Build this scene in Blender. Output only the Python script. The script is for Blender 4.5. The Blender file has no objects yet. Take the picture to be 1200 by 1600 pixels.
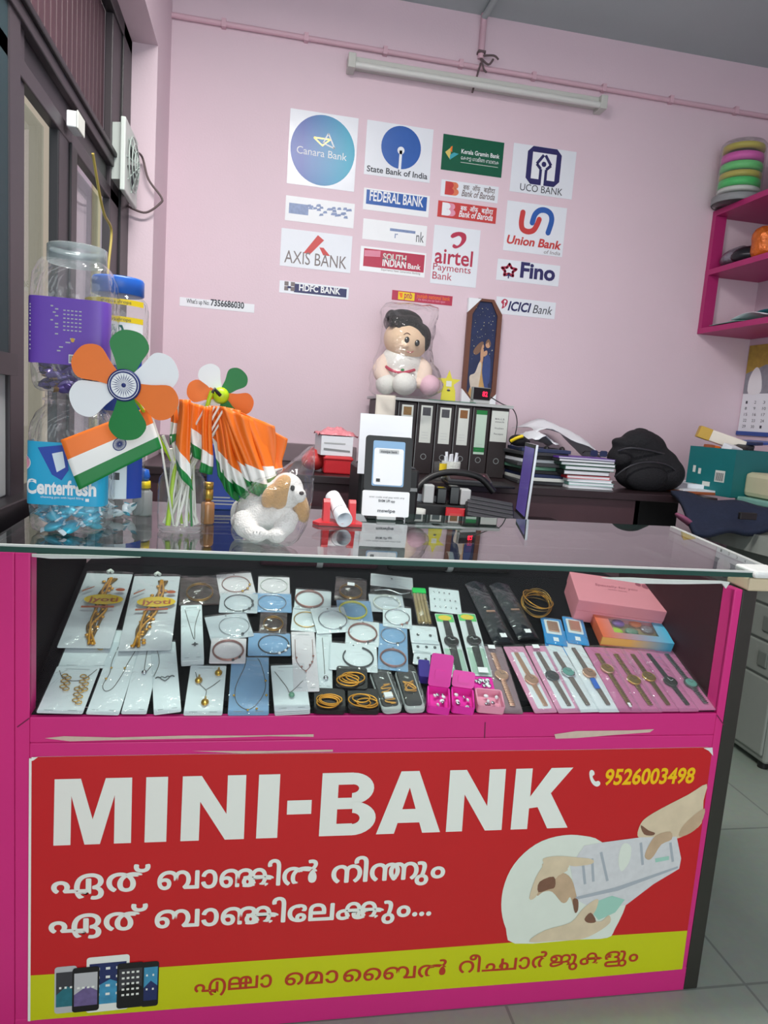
import bpy, math, random
from math import sin, cos, pi, radians, sqrt, atan2, hypot
from mathutils import Vector as V, Matrix, Euler
RN = random.Random(11)
S = bpy.context.scene
COL = S.collection
# ------------------------------------------------------------------ camera
FPX = 1091.5
YAW, PIT, ROL = radians(10.578), radians(8.06), radians(4.265)
EYE = V((0, -1.3, 1.28))
_f = V((sin(YAW)*cos(PIT), cos(YAW)*cos(PIT), -sin(PIT)))
_r = V((cos(YAW), -sin(YAW), 0)); _u = _r.cross(_f)
CR, CU, CF = cos(ROL)*_r+sin(ROL)*_u, -sin(ROL)*_r+cos(ROL)*_u, _f
cd = bpy.data.cameras.new('camera'); cam = bpy.data.objects.new('camera', cd); COL.objects.link(cam)
cd.sensor_fit = 'VERTICAL'; cd.sensor_height = 36; cd.sensor_width = 27; cd.lens = FPX/1600*36
cd.clip_start = .02
mw = Matrix((CR, CU, -CF)).transposed().to_4x4(); mw.translation = EYE
cam.matrix_world = mw
S.camera = cam
# ------------------------------------------------------------------ view, world, lights
S.view_settings.view_transform = 'Standard'; S.view_settings.look = 'None'
S.view_settings.gamma = 1; S.view_settings.use_curve_mapping = False
S.view_settings.exposure = 0.1
S.cycles.transparent_max_bounces = 32
S.cycles.max_bounces = 8
w = bpy.data.worlds.new('daylight'); S.world = w; w.use_nodes = True
bg = w.node_tree.nodes['Background']; bg.inputs[0].default_value = (.86, .95, 1, 1); bg.inputs[1].default_value = 0.8
def area(name, loc, rot, sx, sy, power, col=(1, 1, 1)):
    l = bpy.data.lights.new(name, 'AREA'); l.shape = 'RECTANGLE'; l.size = sx; l.size_y = sy
    l.energy = power; l.color = col
    o = bpy.data.objects.new(name, l); o.location = loc; o.rotation_euler = rot; COL.objects.link(o); return o
area('ceiling_tube_light', (-.1, .2, 2.96), (0, 0, 0), 1.2, .16, 62, (1, .97, .93))
area('shopfront_daylight', (.2, -2.45, 1.7), (radians(90), 0, 0), 2.4, 2.2, 34, (.9, .97, 1))
# ------------------------------------------------------------------ placing
def ray(px, py): return CF + CR*((px-600)/FPX) - CU*((py-800)/FPX)
GTILT = .04                                       # the glass top rises slightly towards the back
def PG(px, py):
    d = ray(px, py); t = (1.006+GTILT*EYE.y-EYE.z)/(d.z-GTILT*d.y); p = EYE+d*t; return V((p.x, p.y, 1.006))
def P(px, py, ax, val):
    d = ray(px, py); return EYE + d*((val-EYE[ax])/d[ax])
TZ, TS = .684, .38                                # the sloped display tray: z = TZ + TS*y
def TR(px, py, lift=0.0):
    d = ray(px, py); t = (TZ+lift+TS*EYE.y-EYE.z)/(d.z-TS*d.y); return EYE + d*t
# ------------------------------------------------------------------ materials
MATS = {}
def lin(h):
    if not isinstance(h, str): return (*h, 1)
    h = h.lstrip('#'); c = [int(h[i:i+2], 16)/255 for i in (0, 2, 4)]
    return (*[x/12.92 if x <= .04045 else ((x+.055)/1.055)**2.4 for x in c], 1)
def M(name, col, rough=.5, metal=0, noise=0, nscale=30, bump=0, bscale=200, emit=0, spec=.5, coat=0, sheen=0):
    if name in MATS: return MATS[name]
    m = bpy.data.materials.new(name); m.use_nodes = True; nt = m.node_tree; N = nt.nodes; L = nt.links
    b = N['Principled BSDF']; c = lin(col)
    b.inputs['Base Color'].default_value = c; b.inputs['Roughness'].default_value = rough
    b.inputs['Metallic'].default_value = metal; b.inputs['Specular IOR Level'].default_value = spec
    b.inputs['Coat Weight'].default_value = coat; b.inputs['Sheen Weight'].default_value = sheen
    tc = N.new('ShaderNodeTexCoord')
    if noise:
        nz = N.new('ShaderNodeTexNoise'); nz.inputs['Scale'].default_value = nscale; nz.inputs['Detail'].default_value = 4
        L.new(tc.outputs['Object'], nz.inputs['Vector'])
        mx = N.new('ShaderNodeMix'); mx.data_type = 'RGBA'
        mx.inputs[6].default_value = tuple(x*(1-noise) for x in c[:3])+(1,); mx.inputs[7].default_value = tuple(min(1, x*(1+noise)) for x in c[:3])+(1,)
        L.new(nz.outputs['Fac'], mx.inputs[0]); L.new(mx.outputs[2], b.inputs['Base Color'])
    if bump:
        n2 = N.new('ShaderNodeTexNoise'); n2.inputs['Scale'].default_value = bscale; n2.inputs['Detail'].default_value = 3
        L.new(tc.outputs['Object'], n2.inputs['Vector'])
        bp = N.new('ShaderNodeBump'); bp.inputs['Strength'].default_value = bump; bp.inputs['Distance'].default_value = .01
        L.new(n2.outputs['Fac'], bp.inputs['Height']); L.new(bp.outputs['Normal'], b.inputs['Normal'])
    if emit:
        b.inputs['Emission Color'].default_value = c; b.inputs['Emission Strength'].default_value = emit
    MATS[name] = m; return m
def CLEAR(name, tint=(1, 1, 1), ior=1.45, rough=.03, haze=0, hazecol=(1, 1, 1), bump=0, bscale=40, gain=1):
    """thin clear sheet: what lies behind shows through, with the mirror share of its index"""
    if name in MATS: return MATS[name]
    m = bpy.data.materials.new(name); m.use_nodes = True; nt = m.node_tree; N = nt.nodes; L = nt.links
    N.remove(N['Principled BSDF']); out = N['Material Output']
    t = N.new('ShaderNodeBsdfTransparent'); t.inputs[0].default_value = (*tint, 1)
    g = N.new('ShaderNodeBsdfGlossy'); g.inputs['Roughness'].default_value = rough
    fr = N.new('ShaderNodeFresnel'); fr.inputs[0].default_value = ior
    ge = N.new('ShaderNodeNewGeometry'); io = N.new('ShaderNodeMix'); io.inputs[2].default_value = ior; io.inputs[3].default_value = 1/ior
    L.new(ge.outputs['Backfacing'], io.inputs[0]); L.new(io.outputs[0], fr.inputs[0])     # a thin sheet mirrors the same from both sides
    fac = fr.outputs[0]
    if gain != 1:
        mu = N.new('ShaderNodeMath'); mu.operation = 'MULTIPLY'; mu.use_clamp = True; mu.inputs[1].default_value = gain
        L.new(fac, mu.inputs[0]); fac = mu.outputs[0]
    base = t.outputs[0]
    if haze:
        d = N.new('ShaderNodeBsdfDiffuse'); d.inputs[0].default_value = (*hazecol, 1)
        hm = N.new('ShaderNodeMixShader'); hm.inputs[0].default_value = haze
        L.new(t.outputs[0], hm.inputs[1]); L.new(d.outputs[0], hm.inputs[2]); base = hm.outputs[0]
    mx = N.new('ShaderNodeMixShader'); L.new(fac, mx.inputs[0]); L.new(base, mx.inputs[1]); L.new(g.outputs[0], mx.inputs[2])
    if bump:
        tc = N.new('ShaderNodeTexCoord'); n2 = N.new('ShaderNodeTexNoise'); n2.inputs['Scale'].default_value = bscale; n2.inputs['Detail'].default_value = 2
        n2.inputs['Distortion'].default_value = 1.5
        L.new(tc.outputs['Object'], n2.inputs['Vector']); bp = N.new('ShaderNodeBump'); bp.inputs['Strength'].default_value = bump; bp.inputs['Distance'].default_value = .02
        L.new(n2.outputs['Fac'], bp.inputs['Height']); L.new(bp.outputs['Normal'], g.inputs['Normal']); L.new(bp.outputs['Normal'], fr.inputs['Normal'])
    L.new(mx.outputs[0], out.inputs[0]); MATS[name] = m; return m
# ------------------------------------------------------------------ mesh builder
_G = {}
def glyphs(s, bold):
    k = (s, bold)
    if k not in _G:
        c = bpy.data.curves.new('t', 'FONT'); c.body = s; c.size = 1; c.offset = bold; c.resolution_u = 3
        o = bpy.data.objects.new('t', c); me = bpy.data.meshes.new_from_object(o)
        _G[k] = ([tuple(v.co) for v in me.vertices], [tuple(p.vertices) for p in me.polygons])
        bpy.data.objects.remove(o); bpy.data.curves.remove(c); bpy.data.meshes.remove(me)
    return _G[k]
def smooth(pts, n=4, closed=True):
    pts = [V(p) for p in pts]; N = len(pts); out = []
    for i in range(N if closed else N-1):
        if closed: a, b, c, d = pts[i-1], pts[i], pts[(i+1) % N], pts[(i+2) % N]
        else: a, b, c, d = pts[max(i-1, 0)], pts[i], pts[i+1], pts[min(i+2, N-1)]
        for k in range(n):
            t = k/n
            out.append(.5*(2*b+(c-a)*t+(2*a-5*b+4*c-d)*t*t+(3*b-a-3*c+d)*t**3))
    if not closed: out.append(pts[-1])
    return out
def rrect(x0, x1, y0, y1, r, n=4):
    out = []
    for cx, cy, a in ((x1-r, y1-r, 0), (x0+r, y1-r, 90), (x0+r, y0+r, 180), (x1-r, y0+r, 270)):
        for k in range(n+1):
            t = radians(a+90*k/n); out.append((cx+r*cos(t), cy+r*sin(t)))
    return out
def circ(cx, cy, rx, ry=None, n=28, a0=0):
    ry = rx if ry is None else ry
    return [(cx+rx*cos(a0+2*pi*k/n), cy+ry*sin(a0+2*pi*k/n)) for k in range(n)]
class MB:
    def __init__(s, T=None): s.v = []; s.f = []; s.fm = []; s.fs = []; s.T = T or Matrix()
    def add(s, vs, fs, m, sm=False):
        b = len(s.v); s.v += [tuple(s.T @ V(p)) for p in vs]
        for f in fs: s.f.append(tuple(b+i for i in f)); s.fm.append(m); s.fs.append(sm)
        return s
    def bx(s, x0, x1, y0, y1, z0, z1, m):
        return s.add([(x0, y0, z0), (x1, y0, z0), (x1, y1, z0), (x0, y1, z0), (x0, y0, z1), (x1, y0, z1), (x1, y1, z1), (x0, y1, z1)],
              [(0, 3, 2, 1), (4, 5, 6, 7), (0, 1, 5, 4), (1, 2, 6, 5), (2, 3, 7, 6), (3, 0, 4, 7)], m)
    def hexa(s, lo, hi, m):                       # eight corners
        return s.add(list(lo)+list(hi), [(0, 3, 2, 1), (4, 5, 6, 7), (0, 1, 5, 4), (1, 2, 6, 5), (2, 3, 7, 6), (3, 0, 4, 7)], m)
    def prism(s, poly, z0, z1, m, ms=None, sm=False):
        n = len(poly); s.add([(p[0], p[1], z1) for p in poly], [tuple(range(n))], m)
        s.add([(p[0], p[1], z0) for p in poly], [tuple(range(n))[::-1]], m)
        return s.add([(p[0], p[1], z0) for p in poly]+[(p[0], p[1], z1) for p in poly], [(i, (i+1) % n, n+(i+1) % n, n+i) for i in range(n)], ms or m, sm)
    def flat(s, poly, z, m): return s.add([(p[0], p[1], z) for p in poly], [tuple(range(len(poly)))], m)
    def ring(s, cx, cy, r0, r1, z, m, n=28, a0=0, a1=2*pi, sy=1):
        full = abs(a1-a0-2*pi) < 1e-6; k = n if full else n+1; vs = []
        for i in range(k):
            a = a0+(a1-a0)*i/n
            vs += [(cx+r0*cos(a), cy+r0*sy*sin(a), z), (cx+r1*cos(a), cy+r1*sy*sin(a), z)]
        return s.add(vs, [(2*i, 2*i+1, 2*((i+1) % k)+1, 2*((i+1) % k)) for i in range(n)], m)
    def line(s, pts, wd, z, m):                   # flat printed line
        for a, b in zip(pts, pts[1:]):
            dx, dy = b[0]-a[0], b[1]-a[1]; l = hypot(dx, dy) or 1; nx, ny = -dy/l*wd/2, dx/l*wd/2
            s.flat([(a[0]-nx, a[1]-ny), (b[0]-nx, b[1]-ny), (b[0]+nx, b[1]+ny), (a[0]+nx, a[1]+ny)], z, m)
        return s
    def tube(s, pts, r, m, n=8, closed=False):
        pts = [V(p) for p in pts]; N = len(pts); vs = []; up = V((.13, .27, .95))
        for i, p in enumerate(pts):
            a = pts[i-1] if (i or closed) else p; b = pts[(i+1) % N] if (i < N-1 or closed) else p
            t = (b-a); t = t.normalized() if t.length > 1e-9 else V((0, 0, 1))
            if abs(t.dot(up)) > .97: up = V((.9, .1, .2))
            x = t.cross(up).normalized(); y = x.cross(t); up = y; ri = r[i] if isinstance(r, (list, tuple)) else r
            vs += [p+x*ri*cos(2*pi*k/n)+y*ri*sin(2*pi*k/n) for k in range(n)]
        fs = [(i*n+k, i*n+(k+1) % n, ((i+1) % N)*n+(k+1) % n, ((i+1) % N)*n+k) for i in range(N if closed else N-1) for k in range(n)]
        s.add(vs, fs, m, True)
        if not closed: s.add(vs[:n], [tuple(range(n))[::-1]], m); s.add(vs[-n:], [tuple(range(n))], m)
        return s
    def cyl(s, a, b, r, m, n=20): return s.tube([a, b], r, m, n)
    def lathe(s, prof, m, n=32, c=(0, 0, 0), sx=1, sy=1, sq=0):
        vs = []
        for r, z in prof:
            for k in range(n):
                a = 2*pi*k/n; q = 1
                if sq: q = 1/((abs(cos(a))**sq+abs(sin(a))**sq)**(1/sq))
                vs.append((c[0]+r*q*cos(a)*sx, c[1]+r*q*sin(a)*sy, c[2]+z))
        L = len(prof)
        fs = [(i*n+k, i*n+(k+1) % n, (i+1)*n+(k+1) % n, (i+1)*n+k) for i in range(L-1) for k in range(n)]
        s.add(vs, fs, m, True)
        if prof[0][0] > 1e-6: s.add(vs[:n], [tuple(range(n))[::-1]], m)
        if prof[-1][0] > 1e-6: s.add(vs[-n:], [tuple(range(n))], m)
        return s
    def shell(s, prof, m, n=32, c=(0, 0, 0), a0=0, a1=2*pi, sq=0):  # open surface of revolution
        vs = []; full = abs(a1-a0-2*pi) < 1e-6; k = n if full else n+1
        for r, z in prof:
            for i in range(k):
                a = a0+(a1-a0)*i/n; q = 1
                if sq: q = 1/((abs(cos(a))**sq+abs(sin(a))**sq)**(1/sq))
                vs.append((c[0]+r*q*cos(a), c[1]+r*q*sin(a), c[2]+z))
        return s.add(vs, [(j*k+i, j*k+(i+1) % k, (j+1)*k+(i+1) % k, (j+1)*k+i) for j in range(len(prof)-1) for i in range(n)], m, True)
    def ball(s, c, r, m, n=18, k=10, rot=None):
        if not isinstance(r, (tuple, list)): r = (r, r, r)
        vs = []; E = Euler(rot).to_matrix() if rot else Matrix.Identity(3)
        for i in range(1, k):
            t = pi*i/k
            for j in range(n):
                a = 2*pi*j/n; vs.append(V(c)+E @ V((r[0]*sin(t)*cos(a), r[1]*sin(t)*sin(a), r[2]*cos(t))))
        b = len(vs); vs += [V(c)+E @ V((0, 0, r[2])), V(c)+E @ V((0, 0, -r[2]))]
        fs = [(i*n+j, (i+1)*n+j, (i+1)*n+(j+1) % n, i*n+(j+1) % n) for i in range(k-2) for j in range(n)]
        fs += [(b, j, (j+1) % n) for j in range(n)]+[(b+1, (k-2)*n+(j+1) % n, (k-2)*n+j) for j in range(n)]
        return s.add(vs, fs, m, True)
    def grid(s, fn, nu, nv, m, sm=True):
        vs = [fn(i/nu, j/nv) for j in range(nv+1) for i in range(nu+1)]
        for j in range(nv):
            mm = m(j/nv) if callable(m) else m
            s.f += [tuple(len(s.v)+q for q in (j*(nu+1)+i, j*(nu+1)+i+1, (j+1)*(nu+1)+i+1, (j+1)*(nu+1)+i)) for i in range(nu)]
            s.fm += [mm]*nu; s.fs += [sm]*nu
        s.v += [tuple(s.T @ V(p)) for p in vs]; return s
    def text(s, t, x, y, z, h, m, width=None, bold=0, shear=0, align='l', rise=0):
        """lettering with cap height h; width squeezes it; returns its width"""
        vs, fs = glyphs(t, bold)
        if not vs: return 0
        k = h/.682; x0 = min(v[0] for v in vs); x1 = max(v[0] for v in vs); kx = width/(x1-x0) if width else k
        wd = (x1-x0)*kx; ox = x-(wd if align == 'r' else wd/2 if align == 'c' else 0)
        s.add([(ox+(v[0]-x0)*kx+v[1]*k*shear, y+v[1]*k+((v[0]-x0)*kx)*rise, z) for v in vs], fs, m)
        return wd
    def build(s, name, parent=None, bevel=0, seg=2, thick=0, sub=0, remesh=0, label=None):
        me = bpy.data.meshes.new(name); me.from_pydata(s.v, [], s.f)
        order = []
        for m in s.fm:
            if m not in order: order.append(m)
        for m in order: me.materials.append(MATS[m] if isinstance(m, str) else m)
        me.polygons.foreach_set('material_index', [order.index(m) for m in s.fm])
        me.polygons.foreach_set('use_smooth', s.fs); me.update()
        o = bpy.data.objects.new(name, me); COL.objects.link(o)
        if parent is not None: o.parent = parent
        if remesh:
            d = o.modifiers.new('fuse', 'REMESH'); d.mode = 'VOXEL'; d.voxel_size = remesh; d.use_smooth_shade = True
            d = o.modifiers.new('soft', 'SMOOTH'); d.iterations = 6; d.factor = .5
        if thick:
            d = o.modifiers.new('thick', 'SOLIDIFY'); d.thickness = thick; d.offset = 0
        if bevel:
            d = o.modifiers.new('edge', 'BEVEL'); d.width = bevel; d.segments = seg; d.limit_method = 'ANGLE'; d.angle_limit = radians(40)
        if sub:
            d = o.modifiers.new('sub', 'SUBSURF'); d.levels = sub; d.render_levels = sub
        if label: o['label'] = label
        return o
def tag(o, label, cat, group=None):
    o['label'] = label; o['category'] = cat
    if group: o['group'] = group
    return o
def thing(name, label, cat, loc=(0, 0, 0), rot=None, group=None):
    o = bpy.data.objects.new(name, None); o.empty_display_size = .02; COL.objects.link(o); o.location = loc
    if rot: o.rotation_euler = rot
    return tag(o, label, cat, group)
def pose(o, org, xd, zd):
    z = V(zd).normalized(); x = V(xd); x = (x-z*x.dot(z)).normalized(); y = z.cross(x)
    m = Matrix((x, y, z)).transposed().to_4x4(); m.translation = org; o.matrix_basis = m; return o
def copy_tree(o, parent=None):
    c = o.copy(); COL.objects.link(c)
    if parent is not None: c.parent = parent
    for ch in [k for k in o.children]: copy_tree(ch, c)
    return c
def struct(o): o['kind'] = 'structure'; return o
TN = V((0, -TS, 1)).normalized()                    # tray normal
def on_tray(o, a, b, lift=0.0):                     # a: pixel of the near-edge middle, b: pixel of the far-edge middle
    A, B = TR(*a, lift), TR(*b, lift); y = (B-A).normalized(); pose(o, A, y.cross(TN), TN); return (B-A).length
def tlen(a, b): return (TR(*a)-TR(*b)).length
# ------------------------------------------------------------------ palette
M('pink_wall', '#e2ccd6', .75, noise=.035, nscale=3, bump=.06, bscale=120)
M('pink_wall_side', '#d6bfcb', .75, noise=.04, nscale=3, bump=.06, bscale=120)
M('ceiling_grey', '#b3c0c0', .85, noise=.04, nscale=4)
M('magenta', '#d0267c', .38, noise=.05, nscale=6)
M('magenta_dark', '#6e1040', .5)
M('shelf_magenta', '#b0286c', .45, noise=.05, nscale=8)
M('dark_laminate', '#2a1c20', .35, noise=.15, nscale=12)
M('maroon_laminate', '#3c2228', .5, noise=.15, nscale=14, spec=.2)
M('black_laminate', '#2b2a24', .4, noise=.1, nscale=20)
M('tray_black', '#121014', .7, noise=.1, nscale=30, spec=.08)
M('worn_board', '#cdb7a6', .7, noise=.12, nscale=60)
M('white', '#eef0f2', .5); M('paper', '#edf1f6', .6, noise=.02, nscale=10); M('paper_gloss', '#e9eef5', .22, noise=.02, nscale=10, bump=.05, bscale=25)
M('warm_paper', '#ece6d8', .65, noise=.03); M('offwhite', '#d8dbd4', .6); M('black', '#101012', .45); M('black_gloss', '#0c0d10', .12)
M('black_soft', '#16161a', .85, noise=.2, nscale=80, bump=.1, bscale=300)
M('grey', '#8b8f90', .5); M('light_grey', '#b9bdbd', .5); M('dark_grey', '#3a3b3f', .5); M('navy', '#1d2b52', .5); M('blue', '#2b4f9e', .4)
M('red', '#c8202a', .4); M('banner_red', '#c4141b', .42, noise=.05, nscale=5); M('banner_yellow', '#c6cc00', .42, noise=.04, nscale=8); M('banner_ink', '#b5341c', .45)
M('banner_white', '#e9eee4', .42); M('digit_yellow', '#f2c200', .42); M('yellow', '#f0d21e', .45); M('orange', '#f0761e', .5, noise=.04); M('green', '#0c7d38', .5, noise=.05)
M('flag_white', '#eeeeea', .5); M('lime', '#b6dc1c', .4); M('teal', '#0d7680', .45, noise=.05); M('gold', '#d8ad55', .28, metal=.9); M('silver', '#c8ccd0', .22, metal=.95)
M('bronze', '#8d7040', .35, metal=.8); M('rose_gold', '#e3b195', .42, metal=.9); M('gunmetal', '#53565a', .35, metal=.8)
M('hot_pink', '#e62aa6', .35); M('pale_pink', '#e79ab2', .4, noise=.03); M('purple', '#6b3fa6', .4); M('wood_brown', '#6b4030', .5, noise=.15, nscale=20)
CLEAR('pane', (.93, .97, .96), 1.35, .01); CLEAR('case_pane', (.985, .99, .987), 1.2, .01); CLEAR('pvc', (.95, .97, .98), 1.4, .06, .05, bump=.5, bscale=22); CLEAR('clear_jar', (.96, .97, .97), 1.5, .05, .06, bump=.5, bscale=16)
CLEAR('poly_bag', (.985, .985, .985), 1.4, .08, .035, bump=.7, bscale=12); CLEAR('blister', (.97, .98, .98), 1.45, .05, .04, bump=.3, bscale=30)
# ================================================================== SETTING
XL, XR, YW, ZC, XF = -.43, 2.42, 1.95, 3.04, -.54
M('floor_tile', '#a9b2a8', .28)
def floor_nodes():
    m = MATS['floor_tile']; nt = m.node_tree; N = nt.nodes; L = nt.links; b = N['Principled BSDF']
    tc = N.new('ShaderNodeTexCoord'); br = N.new('ShaderNodeTexBrick'); br.offset = 0; br.inputs['Scale'].default_value = 1
    br.inputs['Brick Width'].default_value = .6; br.inputs['Row Height'].default_value = .6; br.inputs['Mortar Size'].default_value = .0035
    br.inputs['Color1'].default_value = lin('#97a497'); br.inputs['Color2'].default_value = lin('#929f93'); br.inputs['Mortar'].default_value = lin('#78827a')
    L.new(tc.outputs['Object'], br.inputs['Vector']); nz = N.new('ShaderNodeTexNoise'); nz.inputs['Scale'].default_value = 40
    L.new(tc.outputs['Object'], nz.inputs['Vector']); mx = N.new('ShaderNodeMix'); mx.data_type = 'RGBA'; mx.blend_type = 'MULTIPLY'; mx.inputs[0].default_value = .18
    L.new(br.outputs['Color'], mx.inputs[6]); L.new(nz.outputs['Color'], mx.inputs[7]); L.new(mx.outputs[2], b.inputs['Base Color'])
floor_nodes()
struct(MB().bx(-2.6, 2.6, -2.9, 2.05, -.1, 0, 'floor_tile').build('floor'))
struct(MB().bx(-.62, XR+.1, -2.5, 2.05, ZC, ZC+.12, 'ceiling_grey').build('ceiling'))
struct(MB().bx(-.62, XR+.1, YW, YW+.1, 0, ZC, 'pink_wall').build('wall_rear'))
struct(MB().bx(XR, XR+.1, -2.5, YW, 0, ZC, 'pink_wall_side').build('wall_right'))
lw = MB(); lw.bx(-.62, XL, 1.6, YW, 0, 2.55, 'pink_wall')
lw.bx(-.62, XL, -2.5, YW, 2.55, ZC, 'pink_wall'); lw.bx(-.62, XF-.03, -2.5, 1.6, 0, .98, 'pink_wall'); lw.bx(-.62, XF-.03, -2.5, -1.2, .98, 2.55, 'pink_wall')
struct(lw.build('wall_left'))
# left window: dark aluminium frame, transom, ribbed panel above, clear panes
M('window_metal', '#1d1a1e', .4, noise=.1, nscale=10); M('window_metal_light', '#3a3338', .45); M('rib_panel', '#4a3038', .55, noise=.1, nscale=8); M('teal_door', '#173238', .6, noise=.2, nscale=3)
wr = bpy.data.objects.new('window_1', None); COL.objects.link(wr); struct(wr)
fr = MB()
fr.bx(XF-.014, XF+.012, -1.2, 1.6, 1.925, 1.965, 'window_metal_light'); fr.bx(XF-.014, XF, -1.2, 1.6, 1.965, 2.03, 'window_metal'); fr.bx(XF-.014, XF+.02, -1.2, 1.6, 2.03, 2.06, 'window_metal_light')
fr.bx(XF-.014, XF+.03, -1.2, 1.6, 2.06, 2.075, 'window_metal')
fr.bx(XF-.014, XF+.012, 1.31, 1.45, .98, 2.55, 'window_metal_light'); fr.bx(XF-.014, XF+.02, 1.45, 1.6, .98, 2.55, 'window_metal')
fr.bx(XF-.014, XF+.01, .70, .80, .98, 1.93, 'window_metal'); fr.bx(XF-.014, XF+.016, .80, .86, .98, 1.93, 'window_metal')
fr.bx(XF-.014, XF+.014, .33, .40, .98, 2.55, 'window_metal_light'); fr.bx(XF-.014, XF+.006, .40, .45, .98, 2.55, 'window_metal_light')
fr.bx(XF-.03, XF+.05, -1.2, 1.6, .98, 1.04, 'window_metal'); fr.bx(XF-.014, XF+.02, -1.2, 1.6, 2.5, 2.55, 'window_metal')
fr.build('window_frame', wr, bevel=.003)
rb = MB()
for k in range(17):
    y0 = .46+k*.05; rb.bx(XF-.035, XF-.012, y0, y0+.043, 2.075, 2.5, 'rib_panel')
rb.bx(XF-.04, XF-.03, .44, 1.32, 2.075, 2.5, 'window_metal'); rb.build('ribbed_panel', wr, bevel=.004)
MB().bx(XF-.03, XF-.026, .45, .70, 1.04, 1.925, 'pane').build('pane', wr)
MB().bx(XF-.03, XF-.026, .86, 1.31, 1.04, 1.925, 'pane').build('pane', wr)
dr = bpy.data.objects.new('door_1', None); COL.objects.link(dr); struct(dr)
MB().bx(XF-.02, XF+.012, -1.2, .33, 1.34, 2.55, 'teal_door').build('door_panel', dr, bevel=.004)
MB().bx(XF-.02, XF+.006, -1.2, .33, 1.04, 1.34, 'light_grey').build('kick_panel', dr, bevel=.004)
MB().bx(XF-.02, XF+.03, -1.2, .33, 1.3, 1.345, 'window_metal').build('door_rail', dr)
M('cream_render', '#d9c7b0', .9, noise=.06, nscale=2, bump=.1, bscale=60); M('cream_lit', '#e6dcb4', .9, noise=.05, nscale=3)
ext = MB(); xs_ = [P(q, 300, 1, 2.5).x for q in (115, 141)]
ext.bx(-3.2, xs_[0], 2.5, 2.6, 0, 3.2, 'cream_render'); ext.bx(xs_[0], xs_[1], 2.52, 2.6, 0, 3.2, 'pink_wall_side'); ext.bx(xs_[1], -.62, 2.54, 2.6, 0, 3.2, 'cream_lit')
struct(ext.build('wall_outside'))
# strip along the rear wall foot of the desk, conduits
M('old_strip', '#85747a', .6, noise=.1)
struct(MB().bx(XL, .45, YW-.03, YW, 1.03, 1.112, 'old_strip').build('trim_1', bevel=.003))
M('conduit_pink', '#dcb6c3', .5); M('old_tape', '#6a5a5c', .8)
cz0, cz1 = P(258, 21, 1, YW-.015), P(1175, 178, 1, YW-.015)
cb = MB().cyl((XL, YW-.012, cz0.z), (XR, YW-.012, cz1.z), .011, 'conduit_pink', 10)
for k in range(8):
    x = XL+.2+k*.34; cb.bx(x, x+.018, YW-.026, YW, cz0.z-.016, cz0.z+.016, 'conduit_pink')
tag(cb.build('wiring_conduit'), 'thin pink painted conduit running across the rear wall above the tube light', 'conduit')
a, b = P(757, 30, 1, YW-.02), P(757, 92, 1, YW-.02)
dc = MB().cyl((a.x, YW-.014, ZC), (a.x, YW-.014, b.z), .014, 'conduit_pink', 10).bx(a.x-.017, a.x+.017, YW-.03, YW, b.z+.02, b.z+.03, 'old_tape')
dc.cyl((a.x, -.6, ZC-.014), (a.x, YW-.014, ZC-.014), .014, 'ceiling_grey', 10)
tag(dc.build('drop_conduit'), 'short vertical conduit coming down from the ceiling on the rear wall', 'conduit')
jt = MB()
for pts in (((0, 0, 0), (.03, -.02, -.03), (.05, -.02, -.005)), ((0, 0, 0), (.01, -.02, -.05), (.025, -.015, -.06)), ((0, 0, .01), (.05, -.02, .01), (.075, -.015, .0)), ((0, 0, -.02), (-.03, -.012, -.15))):
    jt.tube(smooth([V((a.x, YW-.02, b.z))+V(p) for p in pts], 4, False), .0045, 'old_tape', 6)
tag(jt.build('loose_wire_joint'), 'twisted dark loose wire ends under the vertical conduit', 'wire')
# tube light
p0, p1 = P(543, 99, 1, YW-.03), P(942, 166, 1, YW-.03)
M('lamp_body', '#c9cbc4', .5); M('tube_glass', '#d9dbd6', .3)
tl = thing('tube_light', 'unlit white tube light batten fixed high on the pink rear wall', 'light', (p0+p1)/2)
hl = (p1.x-p0.x)/2
MB().bx(-hl, hl, -.02, .03, -.012, .026, 'lamp_body').build('batten', tl, bevel=.004)
MB().cyl((-hl+.03, -.03, -.012), (hl-.03, -.03, -.012), .013, 'tube_glass', 14).build('tube', tl)
for sx in (-1, 1): MB().bx(sx*hl-.015*sx-.016, sx*hl-.015*sx+.016, -.046, .03, -.03, .028, 'lamp_body').build('end_holder', tl, bevel=.003)
# exhaust fan and wires by the left window
ef = thing('exhaust_fan', 'white square exhaust fan mounted in the dark left window frame', 'fan', (XF+.02, 1.335, 1.985)); ef.scale = (.75, .75, .75)
M('fan_plastic', '#d3dcd6', .4); M('fan_plastic_shade', '#b9c6c0', .4)
MB().prism([(-.05, 0), (-.05, .24), (.03, .26), (.03, -.03)], .01, .25, 'fan_plastic').build('housing', ef, bevel=.006)
MB().bx(.03, .052, -.05, .27, -.04, .27, 'fan_plastic').build('front_plate', ef, bevel=.005)
g = MB(Matrix.Translation((.052, .11, .115)) @ Matrix.Rotation(pi/2, 4, 'Y'))
for r in (.03, .06, .09, .12): g.tube([(r*cos(t*pi/14), r*sin(t*pi/14), .03-.02*(r/.12)**2) for t in range(28)], .003, 'fan_plastic_shade', 5, True)
for k in range(8): g.tube([(.02*cos(k*pi/4), .02*sin(k*pi/4), .03), (.125*cos(k*pi/4), .125*sin(k*pi/4), .0)], .003, 'fan_plastic_shade', 5)
g.build('guard', ef)
bl = MB(Matrix.Translation((.05, .11, .115)) @ Matrix.Rotation(pi/2, 4, 'Y'))
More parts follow.
